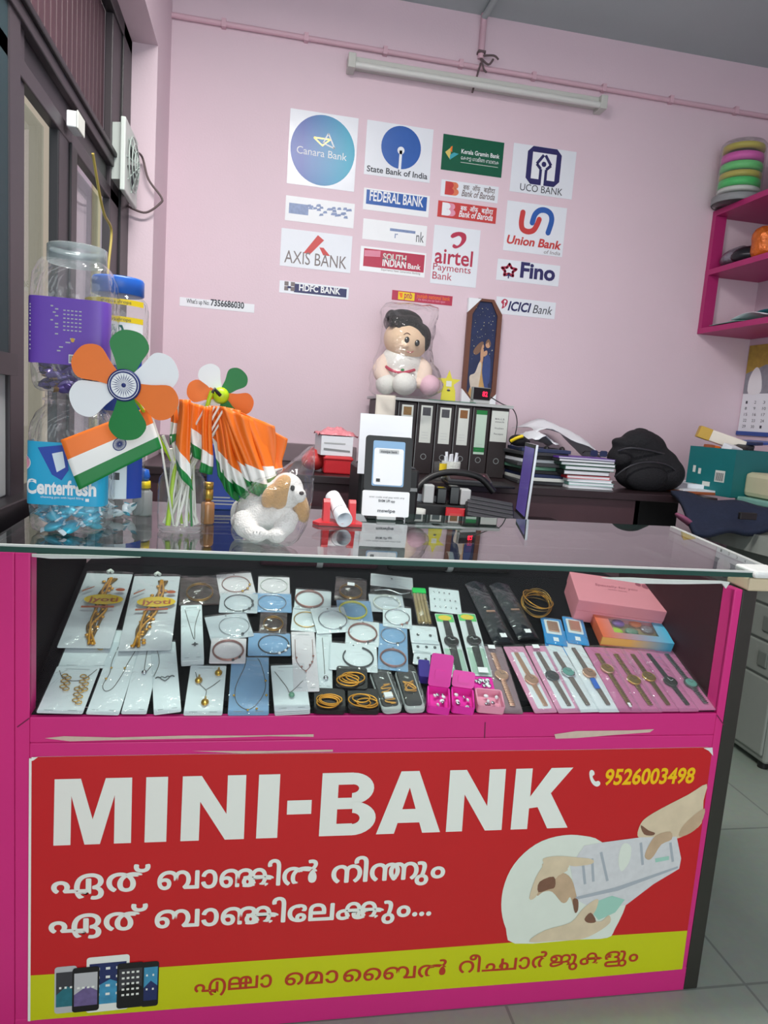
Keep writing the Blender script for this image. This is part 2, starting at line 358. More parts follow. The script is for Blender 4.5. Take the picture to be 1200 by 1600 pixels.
for k in range(5):
    bl.T = Matrix.Translation((.052, .11, .115)) @ Matrix.Rotation(pi/2, 4, 'Y') @ Matrix.Rotation(k*2*pi/5, 4, 'Z') @ Matrix.Rotation(.5, 4, 'X')
    bl.prism(smooth([(.02, -.015), (.06, -.03), (.1, -.025), (.105, .01), (.06, .02), (.02, .015)], 3), -.001, .001, 'dark_grey')
bl.build('fan_blades', ef)
yw = [P(145, 240, 0, XF+.04), P(155, 300, 0, XF+.04), P(163, 335, 0, XF+.04), P(174, 360, 0, XF+.04), P(170, 410, 0, XF+.04), P(168, 440, 0, XF+.04)]
M('yellow_cable', '#b5a050', .5)
tag(MB().tube(smooth(yw, 6, False), .0042, 'yellow_cable', 8).build('yellow_cable'), 'yellow cable hanging down the dark left window frame', 'cable')
gw = [(XF+.06, 1.45, 2.13)]+[P(x, y, 1, 1.57) for x, y in ((222, 245), (232, 280), (252, 308), (250, 318), (228, 332), (205, 325), (195, 318))]
tag(MB().tube(smooth(gw, 6, False), .004, 'old_tape', 8).build('fan_wire'), 'thin grey wire looping from the exhaust fan over the pink pillar', 'wire')
sb = P(109, 192, 0, XF+.02); tb = thing('terminal_box', 'small white terminal box on the dark window transom', 'box', (XF+.02, sb.y, sb.z))
MB().bx(0, .025, -.035, .035, -.02, .02, 'white').build('box_body', tb, bevel=.003); MB().bx(.025, .029, -.037, .037, -.022, .022, 'offwhite').build('box_cover', tb, bevel=.002)
# ================================================================== COUNTER
ZG = .992                                            # underside of the glass top
dcn = thing('display_counter', 'magenta shop display counter with a glass front and black right side', 'counter', (.3, 0, 0))
def cpart(name, boxes, m, bevel=.002):
    b = MB(Matrix.Translation((-.3, 0, 0)))
    for q in boxes: b.bx(*q, m)
    return b.build(name, dcn, bevel=bevel)
cpart('outer_stile', [(-.62, -.413, .0, .04, 0, ZG-.004)], 'magenta')
cpart('left_stile', [(-.4125, -.387, .0, .04, 0, ZG-.004)], 'magenta')
cpart('right_stile', [(1.018, 1.037, 0, .04, 0, ZG-.03)], 'magenta')
cpart('middle_rail', [(-.387, 1.018, .0, .035, .632, .682)], 'magenta')
cpart('panel_rail', [(-.387, 1.018, .0, .035, .06, .6315)], 'magenta')
cpart('bottom_rail', [(-.4125, 1.037, -.001, .035, 0, .0595)], 'magenta')
cpart('side_panel', [(1.0375, 1.073, 0, .48, 0, ZG-.03)], 'black_laminate')
cpart('side_lining', [(1.018, 1.037, .041, .48, 0, ZG-.03)], 'maroon_laminate')
cpart('left_side_panel', [(-.47, -.40, .041, .48, 0, ZG-.004)], 'tray_black')
cpart('back_panel', [(-.40, 1.018, .565, .585, 0, .93)], 'dark_laminate')
tb_ = MB(Matrix.Translation((-.3, 0, 0))); th = .012
tb_.hexa([(-.4, .036, TZ+TS*.036-th), (1.018, .036, TZ+TS*.036-th), (1.018, .47, TZ+TS*.47-th), (-.4, .47, TZ+TS*.47-th)], [(-.4, .036, TZ+TS*.036-.001), (1.018, .036, TZ+TS*.036-.001), (1.018, .47, TZ+TS*.47-.001), (-.4, .47, TZ+TS*.47-.001)], 'tray_black')
tb_.bx(-.4, 1.018, .47, .564, .84, .862, 'tray_black')
tb_.build('display_tray', dcn)
cpart('tray_lip', [(-.387, 1.018, .01, .036, .676, .684)], 'tray_black', 0)
cpart('front_pane', [(-.387, 1.018, .004, .008, .684, ZG-.002)], 'case_pane', 0)
def wear(px):
    wm = MB(Matrix.Translation((-.3, 0, 0)) @ Matrix.Rotation(pi/2, 4, 'X')); wm.flat([(P(x, y, 1, 0).x, P(x, y, 1, 0).z) for x, y in px][::-1], .0008, 'worn_board'); wm.build('worn_patch', dcn, label='bare chipped strip on the magenta laminate')
wear([(70, 1153), (100, 1150), (180, 1152), (290, 1149), (385, 1149), (490, 1147), (490, 1151), (420, 1150), (330, 1153), (180, 1156), (110, 1158)])
wear([(866, 1147), (900, 1142), (985, 1141), (1022, 1139), (1015, 1144), (960, 1148), (900, 1153), (868, 1154)])
wear([(300, 1173), (420, 1173), (520, 1171), (520, 1174), (380, 1177)])
jm = MB(Matrix.Translation((-.3, 0, 0)) @ Matrix.Rotation(pi/2, 4, 'X'))
for a_, b_ in (((758, 1128), (757, 1153)), ((27, 1136), (46, 1122)), ((1120, 1117), (1131, 1133)), ((1063, 1514), (1072, 1524))):
    A_, B_ = P(*a_, 1, 0), P(*b_, 1, 0); jm.line([(A_.x, A_.z), (B_.x, B_.z)], .0022, .0007, 'magenta_dark')
jm.build('joint_line', dcn)
# glass top
M('glass_edge', '#1d4a40', .1); CLEAR('glass_top', (.84, .92, .89), 1.5, .006, gain=1.65); M('edge_highlight', '#c9cfcb', .25)
gt = thing('counter_glass', 'thick greenish glass sheet lying on top of the magenta counter', 'glass top', (.3, 0, ZG), (GTILT, 0, 0))
gp = [(-.46, .004), (-.452, -.006), (-.44, -.01), (1.115, -.01), (1.16, .47), (-.46, .47)]
g = MB(Matrix.Translation((-.3, 0, 0))); n_ = len(gp)
g.flat(gp, .013, 'glass_top'); g.add([(x, y, 0) for x, y in gp], [tuple(range(n_))[::-1]], 'glass_top')
g.add([(x, y, 0) for x, y in gp]+[(x, y, .013) for x, y in gp], [(i, (i+1) % n_, n_+(i+1) % n_, n_+i) for i in range(n_)], 'glass_edge')
g.build('glass_sheet', gt)
e_ = MB(Matrix.Translation((-.3, 0, 0)))
e_.hexa([(-.44, -.0108, .0105), (1.10, -.0108, .0105), (1.10, -.004, .0105), (-.44, -.004, .0105)], [(-.44, -.0105, .0138), (1.10, -.0105, .0138), (1.10, -.004, .0138), (-.44, -.004, .0138)], 'edge_highlight')
e_.hexa([(1.106, 0, .002), (1.118, 0, .002), (1.163, .47, .002), (1.151, .47, .002)], [(1.106, 0, .0138), (1.118, 0, .0138), (1.163, .47, .0138), (1.151, .47, .0138)], 'edge_highlight')
e_.build('edge_glint', gt)  # pale strips paint the highlight along the glass edges
M('foam_white', '#dfe3df', .7, bump=.3, bscale=60); M('foam_tan', '#c7b99b', .7)
cg = MB(Matrix.Translation((-.3, 0, 0))); cg.bx(1.045, 1.125, -.02, .05, .0, .016, 'foam_white'); cg.build('corner_guard', gt, bevel=.006)
cg = MB(Matrix.Translation((-.3, 0, 0))); cg.bx(1.04, 1.11, -.012, .06, -.03, -.001, 'foam_tan'); cg.build('corner_packing', gt, bevel=.004)
cg = MB(Matrix.Translation((-.3, 0, 0))); pl = [P(x, y, 1, .012) for x, y in ((940, 903), (985, 903), (1040, 906), (1125, 908), (1140, 910), (1134, 920), (1128, 912), (1060, 913), (1000, 912))]
cg.T = Matrix.Translation((-.3, 0, -ZG)); cg.add([(p.x, .010, p.z) for p in pl]+[(p.x, .014, p.z) for p in pl], [tuple(range(9))[::-1], tuple(range(9, 18))]+[(i, (i+1) % 9, 9+(i+1) % 9, 9+i) for i in range(9)], 'foam_white'); cg.build('packing_strip', gt)
cg = MB(Matrix.Translation((-.3, 0, -ZG))); pl = [P(x, y, 1, .012) for x, y in ((50, 866), (150, 868), (220, 871), (160, 873), (80, 873), (50, 870))]
cg.add([(p.x, .010, p.z) for p in pl]+[(p.x, .014, p.z) for p in pl], [tuple(range(6))[::-1], tuple(range(6, 12))]+[(i, (i+1) % 6, 6+(i+1) % 6, 6+i) for i in range(6)], 'foam_white'); cg.build('packing_strip', gt)
# ================================================================== BANNER ON THE COUNTER FRONT
RX = Matrix.Rotation(pi/2, 4, 'X')
def B(px, py): p = P(px, py, 1, 0); return (p.x-.3, p.z)
def Bs(pts): return [B(*p) for p in pts]
bn = thing('counter_banner', 'red and yellow banner with huge white capitals on the counter front', 'banner', (.3, -.0015, 0), (pi/2, 0, 0))
sh = MB()
x0, x1 = B(45, 1400)[0], B(1090, 1340)[0]; zt, zb = B(600, 1174)[1], B(600, 1551)[1]+.002
ol = Bs([(46, 1184), (60, 1182), (300, 1178), (600, 1175), (900, 1171), (1105, 1167), (1112, 1170), (1090, 1335), (1065, 1513), (900, 1528), (600, 1551), (300, 1573), (60, 1592), (45, 1594), (45, 1400)])
sh.prism(ol, -.001, .0005, 'banner_red', 'banner_white')
sh.flat(Bs([(45, 1523), (250, 1510), (600, 1486), (900, 1464), (1073, 1453), (1065, 1513), (900, 1528), (600, 1551), (300, 1573), (60, 1592), (45, 1594)])[::-1], .0008, 'banner_yellow')
sh.flat(Bs([(46, 1184), (50, 1184), (48, 1594), (44, 1594)])[::-1], .001, 'banner_white')
sh.flat(Bs([(50, 1182), (60, 1182), (53, 1187), (50, 1188)]), .0012, 'banner_white')
sh.flat(Bs([(1098, 1168), (1112, 1167), (1113, 1180), (1106, 1172)]), .0012, 'foam_white')
sh.build('vinyl_sheet', bn)
def rect(x0, y0, x1, y1): return [(x0, y0), (x1, y0), (x1, y1), (x0, y1)]
def arc(cx, cy, rx0, ry0, rx1, ry1, n=14):
    q = []
    for i in range(n):
        a, b = -pi/2+pi*i/n, -pi/2+pi*(i+1)/n
        q.append([(cx+rx0*cos(a), cy+ry0*sin(a)), (cx+rx1*cos(a), cy+ry1*sin(a)), (cx+rx1*cos(b), cy+ry1*sin(b)), (cx+rx0*cos(b), cy+ry0*sin(b))])
    return q
CAPS = {'M': [[(0, 0), (0, 1), (.34, 1), (.5, .38), (.66, 1), (1, 1), (1, 0), (.78, 0), (.78, .74), (.6, 0), (.4, 0), (.22, .74), (.22, 0)]],
 'I': [rect(0, 0, 1, 1)], '-': [rect(0, 0, 1, 1)],
 'N': [[(0, 0), (0, 1), (.3, 1), (.71, .4), (.71, 1), (1, 1), (1, 0), (.7, 0), (.29, .6), (.29, 0)]],
 'A': [[(0, 0), (.36, 1), (.501, 1), (.501, .74), (.28, 0)], [(1, 0), (.72, 0), (.499, .74), (.499, 1), (.64, 1)], [(.3, .17), (.7, .17), (.63, .39), (.37, .39)]],
 'K': [rect(0, 0, .29, 1), [(.28, .34), (.28, .52), (.62, 1), (1, 1), (.46, .36)], [(.42, .5), (.6, .66), (1, 0), (.64, 0), (.38, .46)]],
 'B': [rect(0, 0, .3, 1), rect(.29, .81, .56, 1), rect(.29, .42, .58, .6), rect(.29, 0, .58, .19)]+arc(.55, .745, .12, .07, .39, .255)+arc(.57, .27, .14, .09, .43, .27)}
def cap(mb, ch, xl, xr, t0, t1, m, lean=0.0):
    def base(x): return 1320+(x-84)*(-28/802)
    def top(x): return 1216.5+(x-84)*(-18.5/811)
    for i_, q in enumerate(CAPS[ch]):
        mb.flat([B(px_+lean*v, base(px_)+(top(px_)-base(px_))*(t0+(t1-t0)*v)) for u, v in q for px_ in [xl+(xr-xl)*u]], .0012+.00003*i_, m)
hd = MB()
for ch, a_, b_, t0, t1, ln in (('M', 84, 205, 0, 1, 2), ('I', 226, 260, 0, 1, 3), ('N', 282, 381, 0, 1, 4), ('I', 400, 433, 0, 1, 5), ('-', 448, 486, .36, .58, 1), ('B', 498, 585, 0, 1, 6), ('A', 587, 687, 0, 1, 4), ('N', 696, 783, 0, 1, 7), ('K', 797, 886, 0, 1, 9)):
    cap(hd, ch, a_, b_, t0, t1, 'banner_white', ln)
hd.build('headline', bn, label='big white capital lettering')
def compose(tok):
    out, cur = [], 0
    for t in tok.split():
        g, _, sft = t.partition('@'); gv, gf = glyphs(g, 0)
        x0 = min(v[0] for v in gv); x1 = max(v[0] for v in gv); sft = float(sft) if sft else (.1 if cur else 0)
        ox = cur+sft-x0; out.append(([(v[0]+ox, v[1]) for v in gv], gf)); cur = max(cur, ox+x1)
    return out, cur
def mal(mb, tok, pa, pb, xh, m, bold=.024, z=.0012):
    """one word set between two baseline pixels of the banner, x-height xh in metres; heavier strokes by close overprints"""
    gl, wd = compose(tok); A, C_ = V(B(*pa)), V(B(*pb)); e = (C_-A)/wd; k = xh/.566
    for i, (vs, fs) in enumerate(gl):
        for j, (dx, dy) in enumerate(((0, 0), (bold, 0), (-bold, 0), (0, bold), (0, -bold), (bold*.7, bold*.7), (-bold*.7, bold*.7), (bold*.7, -bold*.7), (-bold*.7, -bold*.7))):
            mb.add([(A.x+e.x*(x+dx), A.y+e.y*(x+dx)+(y+dy)*k, z+.00002*j+.0002*(i % 2)) for x, y in vs], fs, m)
ml = MB(); XH = .0375
mal(ml, 'ഏ ത ്@-.28', (82, 1394), (233, 1389), XH, 'banner_white')
mal(ml, 'ബ ാ ങ ക@-.3 ി@-.2 ൽ', (247, 1388), (497, 1379), XH, 'banner_white')
mal(ml, 'ന ി@-.2 ന ന@-.28 ു@-.05 ം', (518, 1378), (693, 1369), XH, 'banner_white')
mal(ml, 'ഏ ത ്@-.28', (78, 1456), (229, 1449), XH*.98, 'banner_white')
mal(ml, 'ബ ാ ങ ക@-.3 ി@-.2 േ ല ക ക@-.5 ു@-.05 ം . . .', (243, 1448), (672, 1428), XH*.98, 'banner_white')
ml.build('white_lettering', bn, label='white Malayalam lettering in two lines')
yl = MB(); XH = .0285
mal(yl, 'എ ല ല@-.3 ാ', (304, 1549), (424, 1540), XH, 'banner_ink', .012)
mal(yl, 'െ മ ാ െ@.2 െ ബ ൽ', (445, 1538), (698, 1523), XH, 'banner_ink', .012)
mal(yl, 'റ ീ@-.2 ച ച@-.3 ാ ർ ജ ു@-.05 ക ള ു@-.05 ം', (716, 1519), (995, 1500), XH, 'banner_ink', .012)
yl.build('brown_lettering', bn, label='reddish brown Malayalam lettering on the yellow stripe')
nb = MB(); A, C_ = V(B(942, 1225)), V(B(1082, 1222))
nb.text('9526003498', A.x, A.y, .0012, B(1000, 1201)[1]-B(1000, 1224)[1], 'digit_yellow', width=(C_-A).x, bold=.028, rise=(C_-A).y/(C_-A).x, shear=.08)
nb.build('phone_number', bn)
hs = MB(); hs.flat(smooth([(*B(*q), 0) for q in ((920, 1206), (923, 1202), (927, 1204), (928, 1209), (925, 1212), (927, 1217), (930, 1220), (934, 1219), (937, 1222), (936, 1226), (931, 1228), (925, 1224), (921, 1216))], 3), .0012, 'banner_white'); hs.build('handset_icon', bn)
M('print_circle', '#dfe8da', .42, noise=.05, nscale=20); M('print_skin', '#c2a888', .42, noise=.2, nscale=35); M('print_skin_light', '#d8c8a8', .42, noise=.15, nscale=30); M('print_skin_dark', '#7d5844', .42, noise=.2, nscale=60)
M('print_note', '#d3d6d6', .42, noise=.12, nscale=60); M('print_note_line', '#a9b2b8', .42); M('print_mint', '#9fd0bd', .42)
hp = MB()
def hpoly(pts, z, m, sm=3): hp.flat([tuple(p)[:2] for p in (smooth([(*B(*q), 0) for q in pts], sm) if sm else [V((*B(*q), 0)) for q in pts])][::-1], z, m)
hpoly([(804, 1473), (790, 1450), (783, 1422), (785, 1390), (797, 1358), (818, 1332), (846, 1313), (880, 1304), (912, 1305), (940, 1315), (985, 1360), (978, 1410), (960, 1450), (948, 1464), (900, 1467)], .0011, 'print_circle')
hpoly([(1103, 1224), (1075, 1240), (1040, 1258), (1012, 1274), (1000, 1286), (995, 1305), (1008, 1310), (1040, 1312), (1060, 1308), (1075, 1300), (1095, 1285), (1098, 1250)], .0014, 'print_skin_light')
hpoly([(1100, 1262), (1080, 1275), (1064, 1292), (1060, 1306), (1078, 1300), (1094, 1285)], .0017, 'print_skin')
hpoly([(890, 1352), (912, 1320), (940, 1315), (1000, 1307), (1056, 1306), (1063, 1340), (1060, 1356), (1020, 1380), (978, 1412), (930, 1420), (900, 1405)], .0016, 'print_note', 1)
hpoly([(898, 1400), (960, 1385), (1058, 1352), (1058, 1355), (965, 1390), (900, 1404)], .0019, 'print_note_line', 0)
for a_, b_ in (((924, 1340), (926, 1376)), ((938, 1330), (948, 1375)), ((910, 1350), (913, 1380)), ((1000, 1315), (1003, 1350)), ((1046, 1315), (1050, 1345))):
    hp.line([B(*a_), B(*b_)], .006, .0019, 'print_note_line')
hpoly([(1022, 1340), (1044, 1336), (1044, 1342), (1023, 1346)], .002, 'print_mint', 0)
hpoly([(985, 1322), (982, 1345), (970, 1360), (965, 1345), (968, 1325), (975, 1316)], .0019, 'print_circle')
hpoly([(1000, 1288), (1012, 1296), (1022, 1300), (1018, 1304), (1005, 1302)], .002, 'print_skin_dark')
hpoly([(1048, 1310), (1032, 1318), (1020, 1336), (1012, 1342), (1006, 1336), (1012, 1320), (1024, 1304), (1046, 1298)], .0021, 'print_skin')
hpoly([(826, 1402), (836, 1370), (848, 1350), (848, 1340), (870, 1336), (900, 1338), (924, 1341), (924, 1348), (898, 1352), (884, 1350), (886, 1358), (872, 1366), (866, 1372), (846, 1380), (836, 1400)], .0021, 'print_skin_light')
hpoly([(838, 1398), (838, 1378), (856, 1366), (878, 1362), (892, 1372), (899, 1395), (902, 1412), (896, 1416), (890, 1400), (884, 1408), (876, 1408), (862, 1392), (848, 1392)], .0018, 'print_skin')
hpoly([(840, 1392), (842, 1376), (864, 1368), (866, 1384), (856, 1388)], .0023, 'print_skin_dark')
hpoly([(846, 1348), (880, 1354), (884, 1346), (888, 1352), (880, 1360), (872, 1366), (858, 1366)], .0024, 'print_skin_light')
hpoly([(894, 1404), (902, 1404), (902, 1420), (897, 1424)], .0023, 'print_skin_dark')
hpoly([(928, 1408), (955, 1398), (975, 1404), (960, 1424), (934, 1436), (924, 1424)], .002, 'print_mint', 1)
hpoly([(826, 1470), (850, 1452), (890, 1440), (908, 1420), (925, 1406), (934, 1404), (930, 1420), (922, 1434), (938, 1438), (950, 1428), (952, 1440), (930, 1456), (905, 1466), (870, 1468)], .0021, 'print_skin_light')
hpoly([(912, 1434), (922, 1424), (930, 1438), (918, 1440)], .0024, 'print_skin_dark')
hp.build('hands_picture', bn, label='printed picture of hands passing a bundle of notes in a pale circle')
M('screen_teal', '#27727d', .3, noise=.3, nscale=90); M('screen_navy', '#1f2c5e', .3, noise=.2, nscale=60); M('screen_sky', '#3f93b8', .3, noise=.35, nscale=60); M('screen_violet', '#6d5f8e', .3, noise=.4, nscale=80)
def handset(pts, body, scr, icons, z, tilt=0):
    b = MB(); (xa, ya), (xb, yb) = pts; A, C_ = B(xa, ya), B(xb, yb); w_, h_ = C_[0]-A[0], A[1]-C_[1]
    o = rrect(A[0], C_[0], C_[1], A[1], .006); o = [(x, y+(x-A[0])*.03) for x, y in o]; b.flat(o, z, body)
    q = lambda u, v: (A[0]+w_*u, C_[1]+h_*v+w_*u*.03)
    b.flat([q(.07, .14), q(.93, .14), q(.93, .88), q(.07, .88)], z+.0003, scr[0])
    b.flat([q(.07, .14), q(.93, .14), q(.93, .46), q(.55, .58), q(.07, .4)], z+.0004, scr[1])
    for i in range(icons[0]):
        for j in range(icons[1]):
            u, v = .16+.72*(i+.5)/icons[0]-.02, .86-.62*(j+.5)/icons[1]; b.flat([q(u-.05, v-.022), q(u+.05, v-.022), q(u+.05, v+.022), q(u-.05, v+.022)], z+.0006, 'banner_white')
    b.build('handset_picture', bn)
handset(((86, 1510), (120, 1580)), 'light_grey', ('dark_grey', 'screen_teal'), (3, 1), .0011)
handset(((136, 1495), (201, 1576)), 'banner_white', ('screen_navy', 'screen_sky'), (3, 4), .0012)
handset(((222, 1502), (247, 1570)), 'black', ('screen_sky', 'screen_navy'), (2, 2), .0013)
handset(((114, 1511), (155, 1577)), 'black', ('light_grey', 'screen_violet'), (4, 1), .002)
handset(((184, 1504), (224, 1571)), 'black', ('dark_grey', 'black'), (4, 5), .0022)
# ================================================================== BANK NOTICES ON THE REAR WALL
def poster(label, tl, br, paper='paper_gloss', cat='poster', name='bank_poster'):
    a_, b_ = P(*tl, 1, YW), P(*br, 1, YW); w_, h_ = b_.x-a_.x, a_.z-b_.z
    mb = MB(); mb.bx(0, w_, 0, h_, .0002, .0012, paper)
    def done(group='bank notices on the rear wall'):
        o = mb.build(name); o.location = (a_.x, YW, b_.z); o.rotation_euler = (pi/2, 0, 0); return tag(o, label, cat, group)
    return mb, w_, h_, done
def stroke(mb, pt, wd, z, m, n=8):
    pt = [V(p) for p in pt]; L_, R_ = [], []
    for i, p in enumerate(pt):
        d = (pt[min(i+1, len(pt)-1)]-pt[max(i-1, 0)]).normalized(); nn = V((-d.y, d.x))*wd/2; L_.append(p+nn); R_.append(p-nn)
    d0, d1 = (pt[0]-pt[1]).normalized(), (pt[-1]-pt[-2]).normalized()
    c0 = [pt[0]+Matrix.Rotation(t, 2) @ V((-d0.y, d0.x))*wd/2 for t in [-pi*k/n for k in range(1, n)]]; c1 = [pt[-1]+Matrix.Rotation(t, 2) @ V((-d1.y, d1.x))*wd/2 for t in [-pi*k/n for k in range(1, n)]]
    N = len(pt); mb.add([(p.x, p.y, z) for p in L_+R_], [(i, N+i, N+i+1, i+1) for i in range(N-1)], m)
    mb.flat([R_[0]]+c0[::-1]+[L_[0]] if False else [L_[0]]+c0[::-1]+[R_[0]], z, m); mb.flat([L_[-1]]+c1+[R_[-1]], z, m)
def quad(mb, x0, y0, x1, y1, m, z=.0016): mb.flat([(x0, y0), (x1, y0), (x1, y1), (x0, y1)], z, m)
M('bank_blue', '#2f5fae', .3, noise=.05); M('bank_teal', '#2496b4', .3); M('bank_navy', '#26275e', .35); M('bank_green', '#0c5a40', .3, noise=.1, nscale=30); M('bank_red', '#c9403f', .35, noise=.06); M('bank_crimson', '#b8304e', .35, noise=.08, nscale=60)
M('bank_violet', '#2d2a63', .35, noise=.05); M('ink_grey', '#7e7474', .5); M('ink_dark', '#3c3f48', .5); M('glare_blue', '#7d90b8', .35, noise=.3, nscale=90); M('glare_white', '#f4f7fa', .18, bump=.15, bscale=18)  # the whiter paper and pale blue paint glare onto the glossy sheets
# gradient disc
def grad(name, c0, c1, axis, span):
    m = M(name, c0, .3); nt = m.node_tree; N, L = nt.nodes, nt.links; tc = N.new('ShaderNodeTexCoord'); sp = N.new('ShaderNodeSeparateXYZ'); L.new(tc.outputs['Object'], sp.inputs[0])
    mr = N.new('ShaderNodeMapRange'); mr.inputs[1].default_value, mr.inputs[2].default_value = span; L.new(sp.outputs[axis], mr.inputs[0])
    mx = N.new('ShaderNodeMix'); mx.data_type = 'RGBA'; mx.inputs[6].default_value = lin(c0); mx.inputs[7].default_value = lin(c1); L.new(mr.outputs[0], mx.inputs[0]); L.new(mx.outputs[2], N['Principled BSDF'].inputs['Base Color'])
grad('disc_blue', '#3150a6', '#1c9fbf', 0, (.06, .26))
mb, w_, h_, done = poster('large white sheet with a big blue-green disc, top left of the notices', (454, 169), (553, 300))
cx, cy = w_*.5, h_*.5; rr = w_*.475; mb.flat(circ(cx, cy, rr, rr*1.03, 48), .0016, 'disc_blue')
t1 = [(.50, .60), (.57, .74), (.67, .55), (.50, .60)]; mb.line([(u*w_, v*h_) for u, v in t1], .006, .002, 'white')
t2 = [(.36, .66), (.60, .66), (.49, .565), (.36, .66)]; mb.line([(u*w_, v*h_) for u, v in t2], .005, .0018, 'gold')
mb.text('Canara Bank', .12*w_, .42*h_, .002, .030, 'white', width=.74*w_, rise=-.02); done()
mb, w_, h_, done = poster('white sheet with a plain blue disc cut by a keyhole slot', (574, 187), (671, 286))
cx, cy, rr = .53*w_, .58*h_, .30*w_; mb.flat(circ(cx, cy, rr, rr, 40), .0016, 'bank_blue'); mb.flat(circ(cx, cy-.012, .016, .016, 20), .0019, 'paper'); quad(mb, cx-.006, cy-rr-.002, cx+.006, cy-.012, 'paper', .0019)
mb.text('State Bank of India', .04*w_, .06*h_, .0018, .024, 'ink_dark', width=.92*w_, bold=.018); done()
mb, w_, h_, done = poster('dark green sheet with white lettering at the top of the third column', (693, 209), (783, 278), 'bank_green')
M('leaf_yellow', '#d8c46a', .4); M('leaf_teal', '#3aa4b4', .4)
mb.flat([(.05*w_, .5*h_), (.13*w_, .64*h_), (.14*w_, .5*h_), (.14*w_, .3*h_)], .0016, 'leaf_yellow'); mb.flat([(.13*w_, .3*h_), (.27*w_, .5*h_), (.19*w_, .52*h_), (.13*w_, .44*h_)], .0018, 'leaf_teal'); mb.flat([(.13*w_, .66*h_), (.16*w_, .7*h_), (.16*w_, .52*h_), (.13*w_, .56*h_)], .0018, 'orange')
mb.text('Kerala Gramin Bank', .31*w_, .53*h_, .0018, .018, 'white', width=.63*w_, bold=.015)
gl, wd = compose('േ ക ര ള ഗ@.4 ാ മ ീ@-.2 ണ ബ@.4 ാ ങ ക'); k = .63*w_/wd; [mb.add([(.31*w_+x*k, .36*h_+y*.022, .0018+.0001*(i % 2)) for x, y in vs], fs, 'white') for i, (vs, fs) in enumerate(gl)]
quad(mb, .31*w_, .27*h_, .93*w_, .285*h_, 'offwhite'); done()
mb, w_, h_, done = poster('white sheet with a dark navy octagonal emblem above grey capitals', (803, 223), (893, 312))
cx, cy, s_ = .5*w_, .60*h_, .27*w_
oc = lambda r, c: [(cx+x*r, cy+y*r) for x, y in ((-1, -1+c), (-1, 1-c), (-1+c, 1), (1-c, 1), (1, 1-c), (1, -1+c), (1-c, -1), (-1+c, -1))]
mb.flat(oc(s_, .3)[::-1], .0016, 'bank_violet'); mb.flat([(cx-s_*.7, cy-s_*.7), (cx+s_*.7, cy-s_*.7), (cx+s_*.7, cy+s_*.7), (cx-s_*.7, cy+s_*.7)], .0018, 'paper')
for sg in (-1, 1):
    mb.line([(cx+sg*s_*.05, cy+s_*.6), (cx+sg*s_*.42, cy+s_*.1), (cx+sg*s_*.16, cy-s_*.15), (cx+sg*s_*.16, cy-s_*.95)], s_*.16, .002, 'bank_violet')
mb.flat(circ(cx, cy+s_*.12, s_*.14, n=16), .0021, 'bank_violet'); quad(mb, cx-s_*.08, cy-s_*1.02, cx+s_*.08, cy-s_*.1, 'paper', .0022)
mb.text('UCO BANK', .16*w_, .05*h_, .0018, .030, 'ink_dark', width=.68*w_); done()
mb, w_, h_, done = poster('white sheet with red and blue intertwined loops above red lettering', (793, 313), (878, 402))
lw_ = .085*w_
rd = [(.25, .80), (.24, .60), (.27, .47), (.36, .43), (.45, .47), (.50, .58), (.53, .70)]; bu = [(.42, .62), (.45, .78), (.52, .88), (.62, .90), (.71, .84), (.74, .70), (.70, .46)]
for q, m in ((rd, 'bank_red'), (bu, 'bank_blue')):
    pt = [p[:2] for p in smooth([(u*w_+.02*w_, v*h_, 0) for u, v in q], 5, False)]
    stroke(mb, pt, lw_, .0017 if m == 'bank_red' else .0019, m)
mb.text('Union Bank', .04*w_, .15*h_, .0018, .036, 'bank_red', width=.92*w_, bold=.03, shear=.18); mb.text('of India', .68*w_, .03*h_, .0018, .016, 'ink_grey', width=.28*w_, shear=.15); done()
mb, w_, h_, done = poster('white sheet with a red outlined star beside navy lettering', (778, 404), (872, 448))
st = [(.19*w_+.12*w_*(1 if k % 2 == 0 else .52)*sin(k*pi/5), .5*h_+.30*h_*(1 if k % 2 == 0 else .52)*cos(k*pi/5)) for k in range(11)]
mb.line(st, .012, .0016, 'bank_crimson'); [mb.flat(circ(p[0], p[1], .006, n=8), .0016, 'bank_crimson') for p in st]
mb.flat([(.13*w_, .2*h_), (.19*w_, .34*h_), (.25*w_, .2*h_), (.2*w_, .24*h_), (.2*w_, .12*h_), (.18*w_, .12*h_), (.18*w_, .24*h_)], .0019, 'bank_violet')
mb.text('Fino', .37*w_, .26*h_, .0018, .065, 'bank_violet', width=.56*w_, bold=.035); done()
mb, w_, h_, done = poster('white sheet with slanted navy lettering beside the top of the dark painting', (776, 463), (866, 499))
mb.flat(smooth([(.08*w_, .7*h_, 0), (.13*w_, .9*h_, 0), (.19*w_, .8*h_, 0), (.17*w_, .5*h_, 0), (.1*w_, .3*h_, 0), (.11*w_, .55*h_, 0)], 3), .0016, 'bank_crimson'); mb.flat(circ(.145*w_, .75*h_, .006, n=12), .0018, 'paper'); quad(mb, .13*w_, .45*h_, .145*w_, .66*h_, 'paper', .0018)
mb.text('ICICI', .20*w_, .26*h_, .0018, .040, 'bank_navy', width=.36*w_, bold=.03, shear=.2); mb.text('Bank', .62*w_, .24*h_, .0018, .038, 'ink_dark', width=.32*w_, shear=.2); done()
mb, w_, h_, done = poster('glossy white sheet with glare-washed blue strip under the round blue sign', (447, 305), (552, 357), 'glare_white')
quad(mb, .05*w_, .30*h_, .33*w_, .72*h_, 'glare_blue'); RNp = random.Random(3)  # pale print stands for lettering washed out by glare
